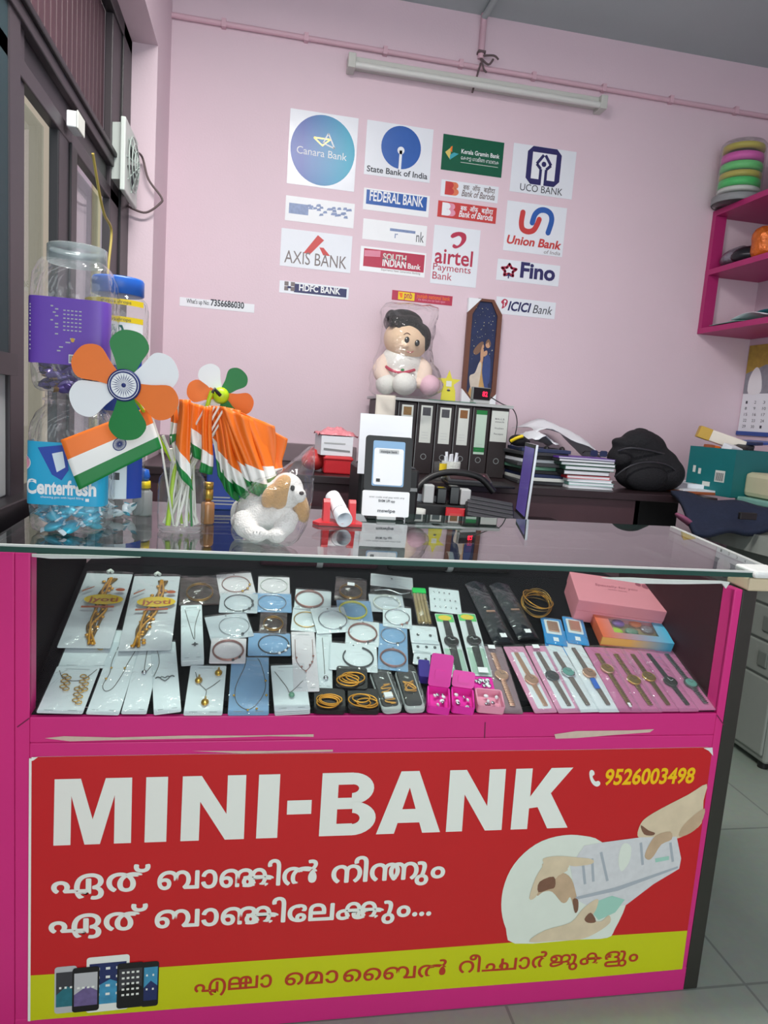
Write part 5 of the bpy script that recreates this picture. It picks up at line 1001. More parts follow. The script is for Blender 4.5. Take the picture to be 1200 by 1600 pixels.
# ---------------------------------------------------------------- right part of the desk: papers, books, bag
pl0 = V((1.16, 1.5, ZD+.0005)); R = random.Random(9)
cols = ['dark_grey', 'offwhite', 'navy', 'black', 'board_green', 'dark_grey', 'paper', 'black', 'dark_grey', 'navy']
for k in range(10):
    t = MB().bx(-.10, .11, -.10, .14, 0, .0145, cols[k]).build('exercise_book', bevel=.002); t.location = (1.18+R.uniform(-.015, .015), 1.55+R.uniform(-.01, .02), ZD+.0005+k*.015); t.rotation_euler = (0, 0, R.uniform(-.12, .12))
    tag(t, ['bottom dark notebook', 'second notebook up, pale,', 'third notebook up, navy,', 'fourth notebook up, black,', 'fifth notebook up, green,', 'sixth notebook up, dark grey,', 'seventh notebook up, white,', 'eighth notebook up, black,', 'ninth notebook up, dark grey,', 'topmost navy notebook'][k]+' of the pile right of the binders', 'notebook', 'notebooks right of the binders')
M('book_teal', '#7fb3a8', .5); M('book_green', '#2f5a48', .5)
bk = [(.10, 'white', .012, 'bottom white book'), (.10, 'book_teal', .014, 'second book up, pale teal,'), (.098, 'white', .013, 'third book up, white,'), (.098, 'red', .014, 'red book'), (.105, 'black', .02, 'thick black book above the red one'), (.112, 'book_green', .018, 'dark green book'), (.12, 'book_green', .014, 'wide green-grey book near the top'), (.125, 'dark_grey', .012, 'dark grey book second from the top'), (.125, 'purple', .007, 'topmost violet book')]
z = ZD+.0005
for k, (hw_, m_, th_, lab) in enumerate(bk):
    bx0 = P(920, 740, 1, 1.42).x-.02+(.02 if k < 3 else 0); t = thing('book', lab+' of the stack beside the backpack', 'book', (bx0+RN.uniform(-.008, .008), 1.46, z), (0, 0, RN.uniform(-.05, .05)), 'books beside the backpack')
    MB().bx(-hw_, hw_, -.07, .09, 0, th_*.15, m_).bx(-hw_, hw_, -.07, .09, th_*.85, th_, m_).bx(-hw_, -hw_+.003, -.07, .09, 0, th_, m_).build('book_cover', t); MB().bx(-hw_+.003, hw_-.003, -.068, .088, th_*.15, th_*.85, 'paper').build('page_block', t); z += th_+.0004
b = MB(); R = random.Random(12)
b.grid(lambda u, v: (1.20+.36*u+.02*sin(5*v), 1.66+.22*v, ZD+.165+.12*sin(pi*(.2+.6*u))*(.6+.4*v)-.12*u*u+.015*sin(9*u+4*v)), 12, 8, 'paper'); o = b.build('crumpled_sheet', thick=.0008); tag(o, 'large white crumpled paper sheet over the clutter right of the binders', 'paper')
b = MB(); b.grid(lambda u, v: (1.14+.16*u, 1.60+.2*v, ZD+.165+.05*sin(pi*u)*sin(pi*(.2+.6*v))+.01*sin(13*u+7*v)), 10, 8, 'paper'); tag(b.build('crumpled_sheet', thick=.0008), 'white crumpled paper beside the rightmost binder', 'paper')
c_ = P(812, 688, 1, 1.5); t = thing('yellow_cap_bundle', 'black and yellow cloth bundle on the notebooks right of the binders', 'bundle', (c_.x, 1.52, ZD+.152)); b = MB(); b.ball((0, 0, .025), (.04, .04, .025), 'black_soft'); b.ball((.02, .01, .02), (.04, .03, .02), 'black_soft'); b.build('bundle_body', t, remesh=.006); MB().tube(smooth([(-.038, -.02, .02), (-.02, -.036, .035), (.005, -.04, .045)], 4, False), .007, 'yellow', 8).build('yellow_band', t)
c_ = P(868, 700, 1, 1.5); t = thing('headset', 'black headset lying on top of the book pile', 'headset', (c_.x-.005, 1.5, z+.0)); b = MB(); b.tube([(.035*cos(a), .035*sin(a)*.6, .022) for a in [pi*k/10 for k in range(11)]], .005, 'black', 8); b.build('head_band', t)
for sx in (-1, 1): MB().ball((.035*sx, 0, .018), (.012, .018, .018), 'black').build('ear_cup', t)
c_ = P(937, 697, 1, 1.5); t = thing('sunglasses', 'small dark sunglasses standing on the pile beside the backpack', 'sunglasses', (c_.x, 1.5, z)); b = MB(RX.copy())
for sx in (-1, 1): b.prism(rrect(sx*.022-.017, sx*.022+.017, .004, .03, .008), -.001, .001, 'navy')
b.build('lens_pair', t); b = MB()
for sx in (-1, 1): b.tube([(.04*sx, 0, .024), (.04*sx, .05, .022), (.04*sx, .07, .012)], .002, 'black', 6)
b.tube([(-.005, 0, .022), (.005, 0, .022)], .002, 'black', 6); b.build('temple_arm', t)
# backpack
M('bag_black', '#15151a', .85, noise=.25, nscale=60, bump=.3, bscale=160); bp = V((P(1010, 760, 1, 1.5).x, 1.52, ZD+.0005)); t = thing('backpack', 'black backpack slumped on the rear desk beside the books', 'bag', bp)
def G(px, py, dy=0): return P(px, py, 1, bp.y+dy)-bp
b = MB(); b.ball(G(1010, 745, 0), (.145, .10, .07), 'bag_black'); b.ball(G(1015, 725, 0), (.135, .095, .085), 'bag_black'); b.ball(G(1003, 700, .01), (.11, .085, .075), 'bag_black'); b.ball(G(1000, 690, .0), (.085, .075, .055), 'bag_black'); b.ball(G(976, 695, .0), (.06, .06, .028), 'bag_black', rot=(0, .25, 0)); b.ball(G(968, 715, .0), (.05, .07, .05), 'bag_black'); b.ball(G(1040, 740, -.02), (.08, .085, .075), 'bag_black')
o = b.build('bag_body', t, remesh=.009)
b = MB(); b.ball(G(1010, 745, -.075), (.10, .045, .062), 'bag_black'); b.build('front_pocket', t)
M('zip_grey', '#2f2f35', .5)
b = MB(); b.tube(smooth([G(960, 745, -.09), G(985, 728, -.118), G(1015, 722, -.122), G(1045, 728, -.11), G(1064, 745, -.08)], 4, False), .004, 'zip_grey', 8); b.build('pocket_zip', t)
b = MB(); b.tube(smooth([G(966, 705, -.05), G(985, 700, -.085), G(1015, 704, -.09), G(1045, 712, -.06)], 4, False), .005, 'zip_grey', 8); b.build('main_zip', t)
b = MB(); b.tube(smooth([G(985, 682, .02), G(995, 672, .02), G(1010, 674, .02), G(1018, 684, .02)], 4, False), .008, 'bag_black', 8); b.build('top_handle', t)
# papers and folder right of the bag
t = thing('orange_folder', 'orange cardboard folder lying right of the backpack', 'folder', (P(1097, 760, 1, 1.45).x, 1.44, ZD+.0005), (0, 0, .05)); M('folder_orange', '#a95a34', .6, noise=.1); MB().bx(-.12, .12, -.02, .26, 0, .012, 'folder_orange').build('folder_cover', t, bevel=.003); MB().bx(-.11, .115, -.018, .255, .0125, .02, 'paper').build('folder_papers', t)
t = thing('paper_pad', 'pale blue-white papers with a brown picture on the orange folder', 'papers', (P(1090, 735, 1, 1.6).x, 1.52, ZD+.021), (0, 0, -.1)); MB().bx(-.11, .10, -.04, .2, 0, .018, 'paper').build('paper_stack', t); MB().bx(-.06, .03, .0, .09, .0182, .0188, 'photo_c').build('brown_picture', t)
# ---------------------------------------------------------------- teal carton with clutter in it
ca = V((1.985, 1.35, ZD))
t = thing('teal_carton', 'teal cardboard carton full of packets near the right wall', 'box', (ca.x, ca.y, ZD+.0005), (0, 0, radians(15)))
M('carton_teal', '#0c6f72', .5, noise=.06, nscale=12); w3, d3, h3 = .22, .24, .205
b = MB(); b.bx(0, w3, 0, .004, 0, h3, 'carton_teal'); b.bx(0, w3, d3-.004, d3, 0, h3, 'carton_teal'); b.bx(0, .004, .004, d3-.004, 0, h3, 'carton_teal'); b.bx(w3-.004, w3, .004, d3-.004, 0, h3, 'carton_teal'); b.bx(0, w3, 0, d3, 0, .003, 'carton_teal'); b.build('carton_body', t)
b = MB(Matrix.Translation((0, d3, 0)) @ Matrix.Rotation(-pi/2, 4, 'Z') @ RX)
b.flat([(.15, .06), (.20, .06), (.20, .11), (.15, .11)], .0008, 'offwhite'); b.flat([(.09, .035), (.13, .035), (.13, .055), (.09, .055)], .0008, 'offwhite'); b.flat([(.03, .09), (.045, .09), (.045, .12), (.03, .12)], .0008, 'offwhite'); b.flat([(.06, .085), (.075, .085), (.075, .11), (.06, .11)], .0008, 'offwhite')
for k in range(9): b.flat([(.155+k*.0045, .065), (.1575+k*.0045, .065), (.1575+k*.0045, .1), (.155+k*.0045, .1)], .0012, 'ink_dark')
b.build('carton_print', t)
M('kraft', '#b59a6e', .7); M('mustard', '#c9a23a', .5)
for nm, lab, cat, loc, rot, dims, m_, m2 in (('carton_long', 'cream long carton with a mustard end lying across the teal carton', 'box', (ca.x+.04, ca.y+.17, ZD+.245), (0, radians(16), radians(-25)), (.20, .06, .05), 'warm_paper', 'mustard'), ('packet_white', 'white crumpled packet inside the teal carton near its front', 'packet', (ca.x+.04, ca.y+.08, ZD+.185), (.3, .1, .2), (.09, .05, .07), 'paper', 'paper'), ('packet_dark', 'dark packet wedged in the middle of the teal carton', 'packet', (ca.x+.10, ca.y+.10, ZD+.185), (.2, -.2, .5), (.09, .06, .08), 'dark_grey', 'black'), ('packet_orange', 'small orange packet behind the white one in the teal carton', 'packet', (ca.x-.0, ca.y+.17, ZD+.17), (0, .1, 0), (.05, .05, .09), 'orange', 'folder_orange'), ('blue_file', 'blue plastic file lying on the right end of the teal carton', 'file', (ca.x+.19, ca.y+.16, ZD+.24), (0, radians(-4), .2), (.16, .18, .012), 'blue', 'navy')):
    nm = {'carton_long': 'long_carton', 'packet_white': 'packet', 'packet_dark': 'packet', 'packet_orange': 'packet'}.get(nm, nm)
    t = thing(nm, lab, cat, loc, rot); a, c2, d2 = dims; MB().bx(-a/2, a/2, -c2/2, c2/2, -d2/2, d2/2, m_).build('packet_body' if nm == 'packet' else nm+'_body', t, bevel=.004); MB().bx(-a/2-.002, -a/2+.05*a/.24+.01, -c2/2-.001, c2/2+.001, -d2/2-.001, d2/2+.001, m2).build('end_panel', t, bevel=.003)
# ---------------------------------------------------------------- photocopier, cream unit, navy cloth
M('copier_grey', '#8d938c', .45, noise=.04, nscale=10); M('copier_dark', '#6f756f', .5); M('cream_plastic', '#cdc8a8', .45, noise=.03)
cx0, cy0 = P(1192, 1207, 2, 0).x, P(1192, 1207, 2, 0).y
t = thing('photocopier', 'grey office photocopier with paper drawers standing right of the counter', 'photocopier', (cx0, cy0, 0))
wx = XR-cx0-.004; dy = .40
MB().bx(0, wx, 0, dy, .03, .86, 'copier_grey').build('cabinet', t, bevel=.012)
for k, (z0, z1) in enumerate(((.06, .36), (.37, .50), (.51, .64), (.65, .85))):
    dwr = MB().bx(-.012, 0, .012, dy-.012, z0, z1, 'copier_grey').build('drawer', t, bevel=.006)
    if k in (1, 2): MB().bx(-.020, -.012, .05, .10, z0+.035, z1-.035, 'copier_dark').build('drawer_handle', dwr, bevel=.004)
b = MB(); b.prism([(min(p.x, wx), p.y) for p in smooth([(-.14, .04, 0), (-.08, -.04, 0), (.1, -.07, 0), (.2, -.07, 0), (wx, -.07, 0), (wx, dy, 0), (.1, dy+.02, 0), (-.13, dy, 0)], 3)], .86, .93, 'copier_grey'); b.build('top_deck', t, bevel=.01)
for x in (.03, wx-.03):
    for y in (.04, dy-.04): MB().cyl((x, y, 0), (x, y, .03), .02, 'black', 12).build('caster', t)
b = MB(); b.bx(.03, wx, .12, dy+.02, .93, .985, 'dark_grey'); b.build('scanner_bed', t, bevel=.008)
t = thing('document_feeder', 'cream plastic feeder unit on top of the grey photocopier', 'feeder', (2.06, 1.18, .9855)); MB().bx(0, .3, -.02, .2, .055, .16, 'cream_plastic').build('feeder_body', t, bevel=.02); MB().bx(-.03, .3, -.04, .2, .03, .053, 'book_teal').build('feeder_tray', t, bevel=.005); MB().bx(.04, .12, -.023, -.02, .10, .105, 'copier_dark').build('feeder_slot', t); MB().bx(-.01, .3, 0, .2, 0, .03, 'cream_plastic').build('feeder_base', t, bevel=.006)
M('navy_cloth', '#172138', .9, noise=.2, nscale=50, bump=.25, bscale=140)
q = [P(x, y, 1, yy) for x, y, yy in ((1048, 770, 1.30), (1215, 800, 1.10), (1215, 830, 1.0), (1085, 835, 1.05))]
b = MB(); b.grid(lambda u, v: q[0]*(1-u)*(1-v)+q[1]*u*(1-v)+q[2]*u*v+q[3]*(1-u)*v+V((0, 0, .035*sin(pi*min(v*1.3, 1))*(.5+.5*u)+.008*sin(12*u+3*v))), 20, 12, 'navy_cloth'); t = thing('navy_bag', 'dark navy cloth bag with a black buckle draped over the photocopier', 'bag', (q[0]+q[2])/2); oo = t.location.copy(); b.T = Matrix(); b.v = [tuple(V(p)-oo) for p in b.v]; b.build('bag_cloth', t, thick=.02)
bc = P(1160, 805, 1, 1.0)-oo; MB().bx(bc.x-.035, bc.x+.035, bc.y-.035, bc.y-.02, bc.z-.012, bc.z+.014, 'black').build('buckle', t, bevel=.003)
M('pouch_pink', '#8a4a68', .7, noise=.2, nscale=40)
q2 = P(1070, 812, 1, 1.12); t = thing('pink_pouch', 'dusty pink pouch hanging below the navy bag', 'pouch', q2); b = MB(); b.ball((0, 0, 0), (.05, .03, .012), 'pouch_pink', rot=(0, .5, 0)); b.ball((.03, 0, -.016), (.022, .02, .012), 'pouch_pink'); b.build('pouch_body', t, remesh=.005)
for px, py, m_, lab in ((1138, 862, 'paper', 'crumpled white paper scrap on the photocopier edge'), (1150, 840, 'pale_pink', 'pink and white paper scrap on the grey photocopier')):
    p = P(px, py, 2, .935); b = MB(); b.grid(lambda u, v: (.09*(u-.5), .07*(v-.5), .012+.012*sin(5*u+3*v)*cos(4*v)), 6, 6, m_); o = b.build('paper_scrap', thick=.0008); o.location = (max(p.x, cx0+.0), min(max(p.y, cy0-.02), cy0+.1), .9305); tag(o, lab, 'paper')
# ================================================================== MAGENTA WALL SHELF ON THE RIGHT
xL, zs = 2.12, [1.782, 2.06, 2.337]
t = thing('wall_shelf', 'magenta three-board shelf fixed in the right rear corner', 'shelf', (XR, YW, 1.78)); T_ = Matrix.Translation((-XR, -YW, -1.78))
for z_ in zs: MB(T_).bx(xL, XR-.001, .9, YW-.001, z_, z_+.026, 'shelf_magenta').build('shelf_board', t)
MB(T_).bx(xL, xL+.058, YW-.03, YW-.002, zs[0]+.0265, zs[1]-.0005, 'shelf_magenta').build('upright', t); MB(T_).bx(xL, xL+.058, YW-.03, YW-.002, zs[1]+.0265, zs[2]-.0005, 'shelf_magenta').build('upright', t)
# clear canister of bright bands on the top board
cp = P(1130, 322, 2, zs[2]+.0265); cp.y = min(cp.y, YW-.115); cp.x = max(cp.x, xL+.04); t = thing('bangle_canister', 'clear plastic canister of bright coloured bands on the top shelf board', 'canister', cp)
MB().shell([(0, 0), (.105, .002), (.11, .008), (.11, .035), (.10, .04), (.098, .045), (.098, .265), (.09, .275), (0, .276)], 'clear_jar', 36).build('canister_wall', t); MB().lathe([(.109, .002), (.112, .004), (.112, .032), (.109, .034), (.109, .002)], 'grey', 36).build('canister_base', t)
M('neon_green', '#22c95a', .4); M('neon_lime', '#5fd070', .4); M('neon_pink', '#e04fb4', .4); M('mustard_band', '#c0b43a', .4)
for k, (m_, z_, h_) in enumerate((('offwhite', .048, .022), ('neon_green', .074, .034), ('mustard_band', .112, .026), ('neon_lime', .145, .034), ('neon_pink', .184, .036), ('mustard_band', .234, .026))):
    o = MB().lathe([(.07, 0), (.090, .002), (.092, h_*.5), (.090, h_-.002), (.07, h_), (.07, 0)], m_, 32).build('bangle_ring'); o.location = cp+V((0, 0, z_)); tag(o, ['white band at the bottom', 'bright green band second from the bottom', 'mustard band third from the bottom', 'pale green band in the middle', 'pink band second from the top', 'mustard yellow band at the top'][k]+' of the clear canister on the shelf', 'band', 'coloured bands in the canister')
t = thing('string_bundle', 'dark brown netted bundle on the top shelf board beside the canister', 'bundle', (xL+.17, YW-.36, zs[2]+.0265)); M('net_brown', '#4a3632', .8, noise=.4, nscale=30, bump=.5, bscale=50); b = MB(); b.ball((0, 0, .12), (.10, .10, .12), 'net_brown', 20, 14); b.ball((.02, .02, .2), (.07, .08, .10), 'net_brown'); b.build('bundle_body', t, remesh=.01)
b = MB()
for k in range(6): b.tube([(.108*cos(k*1.05+.06*j)*sin(pi*(j+1)/12), .108*sin(k*1.05+.06*j*(1 if k % 2 else -1))*sin(pi*(j+1)/12), .125+.13*cos(pi*(j+1)/12)) for j in range(11)], .0025, 'light_grey', 6)
b.build('string_net', t)
# packets on the middle board, sheets on the lower board
M('foil_grey', '#8c8d97', .25, metal=.5, noise=.5, nscale=25, bump=.6, bscale=40); M('foil_orange', '#d06a22', .3, metal=.3, noise=.4, nscale=40, bump=.6, bscale=50); M('foil_dark', '#2a2a30', .3, metal=.3, noise=.4, nscale=40)
for k, (x, y, s_, m_, lab) in enumerate(((xL+.09, YW-.11, (.075, .08, .05), 'foil_grey', 'silvery grey crumpled packet lying at the left of the middle shelf'), (xL+.085, YW-.205, (.07, .07, .042), 'foil_dark', 'black and silver packet in front of the grey packet on the middle shelf'), (xL+.19, YW-.2, (.08, .09, .085), 'foil_grey', 'tall silvery packet at the back of the middle shelf'), (xL+.09, YW-.315, (.075, .07, .07), 'foil_orange', 'orange foil packet on the right of the middle shelf'))):
    R = random.Random(k); b = MB(); b.ball((0, 0, s_[2]), s_, m_, 22, 12); vs = []
    for p in b.v: q_ = 1+.16*sin(40*p[0]+k)*cos(33*p[1]+2*k)+.08*sin(70*p[2]); vs.append((p[0]*q_, p[1]*q_, max(0, s_[2]+(p[2]-s_[2])*q_)))
    b.v = vs; o = b.build('foil_packet'); o.location = (x, y, zs[1]+.0265); tag(o, lab, 'packet', 'packets on the middle shelf')
for k, (x, y, m_, lab) in enumerate(((xL+.12, YW-.2, 'book_teal', 'teal flat plastic sheet lying on the lowest shelf board'), (xL+.14, YW-.33, 'paper', 'white flat sheet under the teal ones on the lowest shelf board'), (xL+.2, YW-.36, 'teal', 'darker teal folded sheet on the right of the lowest shelf board'))):
    b = MB(); b.grid(lambda u, v: (.24*(u-.5), .22*(v-.5), .004+.003*k+.022*max(0, sin(pi*u*1.2+k))*sin(pi*v)), 8, 8, m_); o = b.build('folded_sheet', thick=.0015); o.location = (x, y, zs[0]+.0275+.012*k); tag(o, lab, 'sheet')
# calendar on the right wall
t = thing('wall_calendar', 'wall calendar with a picture of a white bird-like figure on the right wall', 'calendar', (XR-.001, 1.70, 1.31), (pi/2, 0, -pi/2))
t['label'] = 'wall calendar with a yellow and white picture on the right wall under the shelf'
M('cal_yellow', '#b49a3c', .5, noise=.3, nscale=40); M('cal_grey', '#8d8f98', .5, noise=.3, nscale=40)
b = MB(); b.prism([(-.24, 0), (.24, 0), (.24, .44), (-.24, .44)], 0, .003, 'paper'); b.build('calendar_sheet', t)
b = MB(); b.flat([(-.24, .20), (.24, .20), (.24, .44), (-.24, .44)], .0036, 'cal_yellow'); b.flat([(-.24, .2), (.24, .2), (.24, .30), (-.10, .34), (-.24, .30)], .004, 'cal_grey'); b.flat(smooth([(-.20, .20, 0), (-.21, .26, 0), (-.19, .31, 0), (-.16, .33, 0), (-.13, .30, 0), (-.11, .24, 0), (-.12, .20, 0)], 3), .0044, 'white'); b.build('calendar_picture', t)
b = MB()
for r_ in range(5):
    for c_ in range(7): b.text(str(1+(r_*7+c_) % 30), -.21+.063*c_, .15-.03*r_, .0036, .014, 'ink_dark', width=.014 if (1+(r_*7+c_) % 30) < 10 else .024)
b.build('calendar_dates', t); MB().bx(-.245, .245, -.008, .012, 0, .008, 'blue').build('bottom_bar', t)
# ================================================================== GOODS IN THE SHOW CASE (on the sloped tray)
M('card_white', '#dfe7e9', .55, noise=.015, nscale=30); M('card_grey', '#c3c9cf', .5); M('card_pinkish', '#e4dcdf', .5); M('card_blue', '#c6d9e2', .4, noise=.05, nscale=20); M('card_print', '#9aa5a8', .6); M('chain_grey', '#77756f', .35, metal=.7); M('chain_rose', '#a87a72', .35, metal=.6); M('box_black', '#17161a', .55, noise=.1, nscale=60)
M('gold_bright', '#d49a3c', .4, metal=.6); M('gold_dark', '#8a6526', .35, metal=.8, noise=.3, nscale=200); M('bag_brown', '#3a2c2a', .3, noise=.4, nscale=30, bump=.4, bscale=40); M('jyoti_yellow', '#d8b52e', .4); M('jyoti_red', '#a8573a', .4)
def px2m(p, wpx):
    A = TR(*p); return wpx*(A-EYE).dot(CF)/FPX
def goods(name, lab, cat, a, b_, wpx, group, lift=.0006):
    t = thing(name, lab, cat, (0, 0, 0), None, group); L = on_tray(t, a, b_, lift); return t, px2m(a, wpx)*.95, L
def card(t, w_, L, m='card_white', th=.0014, name='card', dx=0, dy=0, dz=0):
    return MB().prism(rrect(-w_/2+dx, w_/2+dx, dy, L+dy, min(.003, w_*.08)), dz, dz+th, m).build(name, t)
def ctube(t, pts, r, m, name='chain', closed=False, z=.0024, n=6, sm=4):
    return MB().tube(smooth([(x, y, z) for x, y in pts], sm, closed), r, m, n, closed).build(name, t)
def film(t, w_, L, z=.0065, m='pvc', name='plastic_sleeve'):
    b = MB(); b.grid(lambda u, v: ((u-.5)*w_, v*L, z*(sin(pi*min(max(u, .02), .98))**.5)*(sin(pi*min(max(v, .02), .98))**.5)+.0022+.0006*sin(9*u+7*v)), 8, 8, m); return b.build(name, t)
def prints(t, w_, L, rows, z=.0018):
    b = MB()
    for y, x0, x1 in rows: b.flat([(x0*w_, y*L), (x1*w_, y*L), (x1*w_, y*L+.0014), (x0*w_, y*L+.0014)], z, 'card_print')
    b.build('card_lettering', t)
NG = 'necklace cards in the show case'
# long polybags with gold sets
for k, (a, b_, wp, lab) in enumerate((((131, 1013), (172, 897), 82, 'leftmost silver-backed polybag with a gold chain set and yellow oval label'), ((226, 1017), (246, 901), 82, 'second silver-backed polybag from the left with a long gold chain set'))):
    t, w_, L = goods('gold_set_bag', lab, 'jewellery bag', a, b_, wp, 'gold sets in long polybags', .012)
    card(t, w_, L, 'card_grey', .001, 'backing_card'); b = MB(); R = random.Random(k)
    xs = (.12, .02, .08, .0, .10) if k == 0 else (-.18, -.12, .0, .12, .14)
    for s_ in range(5):
        b.tube(smooth([((xs[j]+.09*sin(j*2+s_*1.3)+.04*(s_-2)/2)*w_, L*(.03+.22*j), .004+.002*(s_ % 2)) for j in range(5)], 6, False), .0028, 'gold_bright' if s_ % 2 else 'gold_dark', 6)
    for j in range(26): b.ball(((.05 if k == 0 else -.14+.3*j/26)*w_+R.uniform(-.014, .014), L*(.04+.85*j/26), .005), (.005, .0045, .0025), 'gold_bright', 8, 5)
    b.build('gold_chain', t, label='matte gold chain set')
    b = MB(); b.flat(circ(.08*w_, .58*L, .40*w_, .07*L), .0098, 'jyoti_yellow'); b.text('jyoti', .08*w_, .55*L, .0102, .06*L, 'jyoti_red', width=.6*w_, align='c', bold=.02); b.flat([(-.32*w_, .46*L), (.34*w_, .47*L), (.34*w_, .495*L), (-.32*w_, .485*L)], .0098, 'jyoti_red'); b.flat([(-.42*w_, .68*L), (-.2*w_, .75*L), (-.2*w_, .765*L), (-.42*w_, .70*L)], .0098, 'jyoti_red'); b.flat(circ(.36*w_, .72*L, .1*w_, .022*L), .0098, 'jyoti_red'); b.build('bag_label', t)
    film(t, w_*1.02, L*1.02, .010, 'poly_bag', 'plastic_bag'); MB().tube([(-.05*w_, L*1.0, .006), (.0, L*1.03, .006), (.06*w_, L*1.0, .006)], .004, 'offwhite', 8).build('bag_tie', t)
# necklace cards
def chain_card(a, b_, wp, lab, pts, pend=None, m='card_white', cm='chain_grey', sleeve=True, lift=.0006, r=.0007, extra=()):
    t, w_, L = goods('necklace_card', lab, 'jewellery card', a, b_, wp, NG, lift); card(t, w_, L, m); prints(t, w_, L, [(.94, -.28, .28), (.05, -.36, -.16), (.05, .16, .36)])
    if pts: ctube(t, [(x*w_, y*L) for x, y in pts], r, cm)
    for (x, y, kind) in (pend or []):
        b = MB(T=Matrix.Translation((x*w_, y*L, .0032)))
        if kind == 'drop': b.lathe([(0, 0), (.0065, .0008), (.0075, .002), (.006, .0036), (0, .0048)], 'gold', 16, sy=1.3); b.tube([(0, .008, .001), (0, .016, .001)], .0018, 'gold', 6); 
        elif kind == 'ball': b.ball((0, 0, .002), (.0055, .006, .004), 'silver', 12, 8)
        elif kind == 'green': b.ball((0, 0, .002), (.006, .008, .003), 'board_green', 10, 6)
        elif kind == 'star': b.prism([((.007 if q % 2 == 0 else .003)*sin(q*pi/4), (.007 if q % 2 == 0 else .003)*cos(q*pi/4)) for q in range(8)][::-1], 0, .0015, 'gunmetal')
        elif kind == 'bead': b.ball((0, 0, .0015), (.0025, .0025, .002), cm if cm != 'chain_grey' else 'gold', 8, 6)
        elif kind == 'heart':
            for q in (-1, 1): b.tube(smooth([(0, -.006, 0), (q*.008, .002, 0), (q*.006, .007, 0), (0, .003, 0)], 4, False), .0009, 'gunmetal', 6); b.tube(smooth([(q*.008, .004, 0), (q*.014, .007, 0), (q*.018, .004, 0)], 3, False), .0012, 'gunmetal', 6)
        elif kind == 'cluster':
            for q in range(6): b.tube([(.0055*cos(s)+.0032*((q % 2)*2-1)+q*.0012, .0055*sin(s)*.8-.0075*q+.02, .0012*(q % 2)) for s in [2*pi*v/14 for v in range(14)]], .0011, 'gold', 6, True)
        b.build('pendant', t)
    if sleeve: film(t, w_*1.03, L*1.02, .005)
    return t, w_, L
chain_card((133, 1044), (154, 985), 84, 'necklace card half hidden under the leftmost gold set bag', [], [(.08, .62, 'cluster')], lift=.001)
chain_card((93, 1115), (123, 1043), 72, 'necklace card with three gold oval-link clusters at the lower left corner', [(-.4, .9), (-.2, .7), (.2, .7), (.45, .95)], [(-.18, .62, 'cluster'), (.24, .62, 'cluster'), (.22, .34, 'cluster')], lift=.003)
chain_card((160, 1117), (198, 1008), 52, 'tall white card with a thin looped silver chain beside the gold oval card', [(-.25, .95), (-.28, .72), (-.22, .55), (-.3, .38), (-.15, .30), (.05, .35), (.2, .55), (.25, .7), (.4, .95)], [(-.22, .62, 'bead'), (.22, .62, 'bead'), (-.26, .46, 'bead')], lift=.0006)
chain_card((209, 1116), (236, 1008), 40, 'narrow card with a single round silver pendant in a clear bag', [(-.1, .97), (-.05, .7), (.05, .56), (.3, .72), (.42, .95)], [(.02, .55, 'ball')], lift=.0022)
chain_card((262, 1115), (255, 1005), 43, 'white card with a dark heart-shaped wire pendant', [(-.3, .95), (-.2, .7), (-.45, .5)], [(-.02, .45, 'heart')], lift=.004)
stk = []
for k in range(4):
    tq, w_, L = chain_card((301, 1040-2.2*k), (299, 954-2.6*k), 36, ['lowest card of the narrow card stack under the dark bangle bag', 'second lowest card of the narrow card stack', 'third card up of the narrow card stack', 'top card of the narrow stack, with a V chain and star pendant'][k], [(-.3, .9), (-.1, .6), (.1, .35), (.15, .6), (.4, .9)] if k == 3 else [], [(.12, .26, 'star')] if k == 3 else [], sleeve=(k == 3), lift=.0006+.0055*k)
t, w_, L = chain_card((317, 1118), (326, 1041), 62, 'white card with three shiny gold teardrops on a Y chain', [(-.34, .85), (-.2, .62), (0, .48), (.02, .4), (.0, .3)], [(-.22, .66, 'drop'), (.3, .82, 'drop'), (.02, .22, 'drop')], lift=.0006)
ctube(t, [(0*w_, .48*L), (.2*w_, .58*L), (.36*w_, .68*L)], .0007, 'chain_grey')
chain_card((388, 1118), (391, 1028), 66, 'pale blue sleeved card with a large thin necklace loop with beads', [(-.1, .98), (-.15, .8), (-.35, .45), (-.3, .2), (0, .08), (.3, .25), (.42, .5), (.3, .85), (.2, .98)], [(-.38, .3, 'bead'), (.42, .55, 'bead'), (.44, .3, 'bead'), (.2, .08, 'bead'), (-.02, .06, 'bead')], 'card_blue', 'chain_grey')
for k in range(3): chain_card((457, 1117-3*k), (449, 1046-3*k), 58, ['lowest card of the stack left of the black ring boxes', 'middle card of the stack left of the black ring boxes', 'top card of that stack, thin chain with a dark green stone'][k], [(-.4, .85), (-.1, .5), (.0, .38), (.4, .62)] if k == 2 else [], [(.02, .3, 'green')] if k == 2 else [], sleeve=(k == 2), lift=.0006+.006*k)
chain_card((506, 1078), (506, 990), 28, 'narrow card with a gold ball pendant behind the rose chain card', [(-.1, .9), (.0, .5), (.05, .25)], [(.1, .17, 'ball')], lift=.006)
chain_card((479, 1081), (473, 988), 42, 'tall pinkish card with a rose coloured beaded chain', [(-.35, .85), (-.36, .6), (-.3, .45), (.0, .32), (.3, .45), (.36, .6), (.38, .85)], [(-.33, .52, 'bead'), (-.14, .37, 'bead'), (.02, .3, 'bead'), (.3, .45, 'bead'), (.36, .55, 'bead'), (.2, .4, 'bead')], 'card_pinkish', 'chain_rose', lift=.013)
